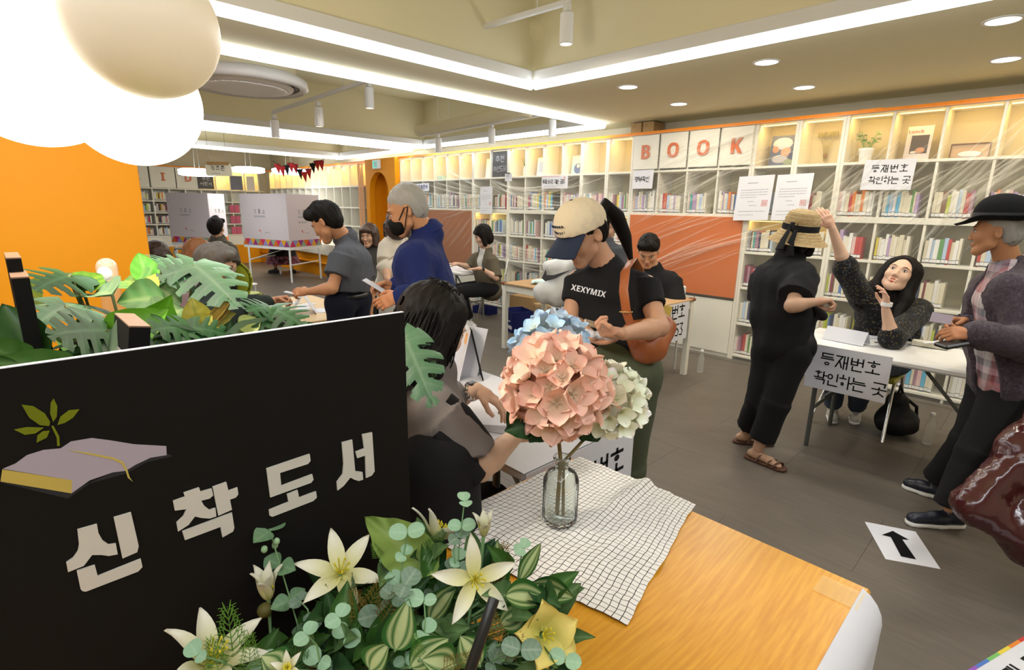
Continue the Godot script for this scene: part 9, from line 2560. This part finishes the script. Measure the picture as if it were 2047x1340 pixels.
func booth(label: String, top: Array, bottom: float) -> void:
	var t := thing("voting_booth", label, "voting booth", Vector3(top[1].x, 0, top[1].z), "voting booths")
	var o := t.position
	var cols := [Color(0.62, 0.16, 0.03), Color(0.55, 0.04, 0.12), Color(0.28, 0.28, 0.55), Color(0.70, 0.36, 0.03), Color(0.30, 0.05, 0.20), Color(0.25, 0.36, 0.25)]
	var pm := mat("booth card", lin(0.60, 0.545, 0.575), 0.7, 0.3)
	var yt: float = (top[0].y + top[1].y + top[2].y) / 3.0
	for k in 2:
		var a: Vector3 = top[k] * Vector3(1, 0, 1) - o
		var b: Vector3 = top[k + 1] * Vector3(1, 0, 1) - o
		var X := (b - a).normalized()
		var w := (b - a).length()
		var nrm := X.cross(Vector3.UP)
		var g := G.new(); g.beam((a + Vector3(0, (yt + bottom) / 2, 0)), (b + Vector3(0, (yt + bottom) / 2, 0)), 0.012, yt - bottom, 0.002); put("panel", g, pm, t)
		var z := nrm * 0.008
		var hgt := yt - bottom
		for q in 3:
			g = G.new(); write(g, "기표소"[q], a + X * (w * 0.3 + 0.14 * q) + Vector3(0, bottom + hgt * 0.62, 0) + z, X, Vector3.UP, 0.085, 0.12); put("lettering", g, M["grey steel"], t)
		g = G.new(); grey_lines(g, a + X * w * 0.3 + Vector3(0, bottom + hgt * 0.55, 0) + z, X, Vector3.UP, w * 0.4, 1, 0.02, 0.035); put("small_print", g, M["grey ink"], t)
		g = G.new()
		if k == 1: grey_lines(g, a + X * w * 0.3 + Vector3(0, bottom + hgt * 0.45, 0) + z, X, Vector3.UP, w * 0.45, 1, 0.02, 0.04)
		grey_lines(g, a + X * w * 0.5 + Vector3(0, bottom + hgt * 0.25, 0) + z, X, Vector3.UP, w * 0.18, 1, 0.02, 0.02)
		put("small_print", g, M["grey ink"], t)
		g = G.new(); g.prism(PackedVector2Array([Vector2(0, 0.06), Vector2(0.09, 0), Vector2(0.05, 0.045), Vector2(0.03, 0.09)]), a + X * w * 0.38 + Vector3(0, bottom + hgt * 0.24, 0) + z, X, Vector3.UP, 0.001); put("red_emblem", g, M["red ink"], t)
		var bh := 0.13
		var n := int(w / 0.16)
		for q in n:
			g = G.new(); g.col = cols[(q * 2 + k) % 6]
			var p0 := a + X * (w * q / n) + Vector3(0, bottom + 0.005, 0) + z
			g.prism(PackedVector2Array([Vector2(0, 0), Vector2(w / n, 0), Vector2(w / n / 2, bh)]), p0, X, Vector3.UP, 0.001); put("band_triangle", g, M["matte"], t)
			g = G.new(); g.col = cols[(q * 2 + 1 + k) % 6]
			g.prism(PackedVector2Array([Vector2(w / n / 2, bh), Vector2(w / n, 0), Vector2(w / n * 1.5, bh)] if q < n - 1 else [Vector2(w / n / 2, bh), Vector2(w / n, 0), Vector2(w / n, bh)]), p0, X, Vector3.UP, 0.001); put("band_triangle", g, M["matte"], t)
	# table under it
	var A: Vector3 = top[0] * Vector3(1, 0, 1) - o
	var C: Vector3 = top[2] * Vector3(1, 0, 1) - o
	var D := A + C
	var g2 := G.new()
	g2.prism(PackedVector2Array([Vector2(A.x, -A.z), Vector2(0, 0), Vector2(C.x, -C.z), Vector2(D.x, -D.z)]), Vector3(0, bottom, 0), Vector3.RIGHT, Vector3.FORWARD, 0.06); put("table_top", g2, M["white plastic"], t)
	for p: Vector3 in [A * 0.9, C * 0.92, D * 0.9, (A + C) * 0.04]:
		g2 = G.new(); g2.tube([Vector3(p.x, 0, p.z), Vector3(p.x, bottom - 0.05, p.z)], [0.022], 8); put("leg", g2, M["white metal"], t)
	g2 = G.new(); g2.tube([Vector3(0, 0.42, 0) + A * 0.9, Vector3(0, 0.45, 0) + D * 0.9], [0.014], 6); put("cross_bar", g2, M["white metal"], t)
	g2 = G.new(); g2.tube([Vector3(0, 0.36, 0) + (A + C) * 0.04, Vector3(0, 0.4, 0) + C * 0.92], [0.014], 6); put("cross_bar", g2, M["white metal"], t)
	g2 = G.new(); g2.tube([Vector3(0, 0.4, 0) + A * 0.9, Vector3(0, bottom - 0.06, 0) + (A + C) * 0.3], [0.012], 6); put("brace", g2, M["white metal"], t)

func build_all() -> void:
	foreground_table()
	sign_board()
	shelves()
	wall_signs()
	sheeting()
	niche()
	kid_corner()
	ceiling_gear()
	people()
	furniture()
	monsteras()
	bouquet()
	arrangement()
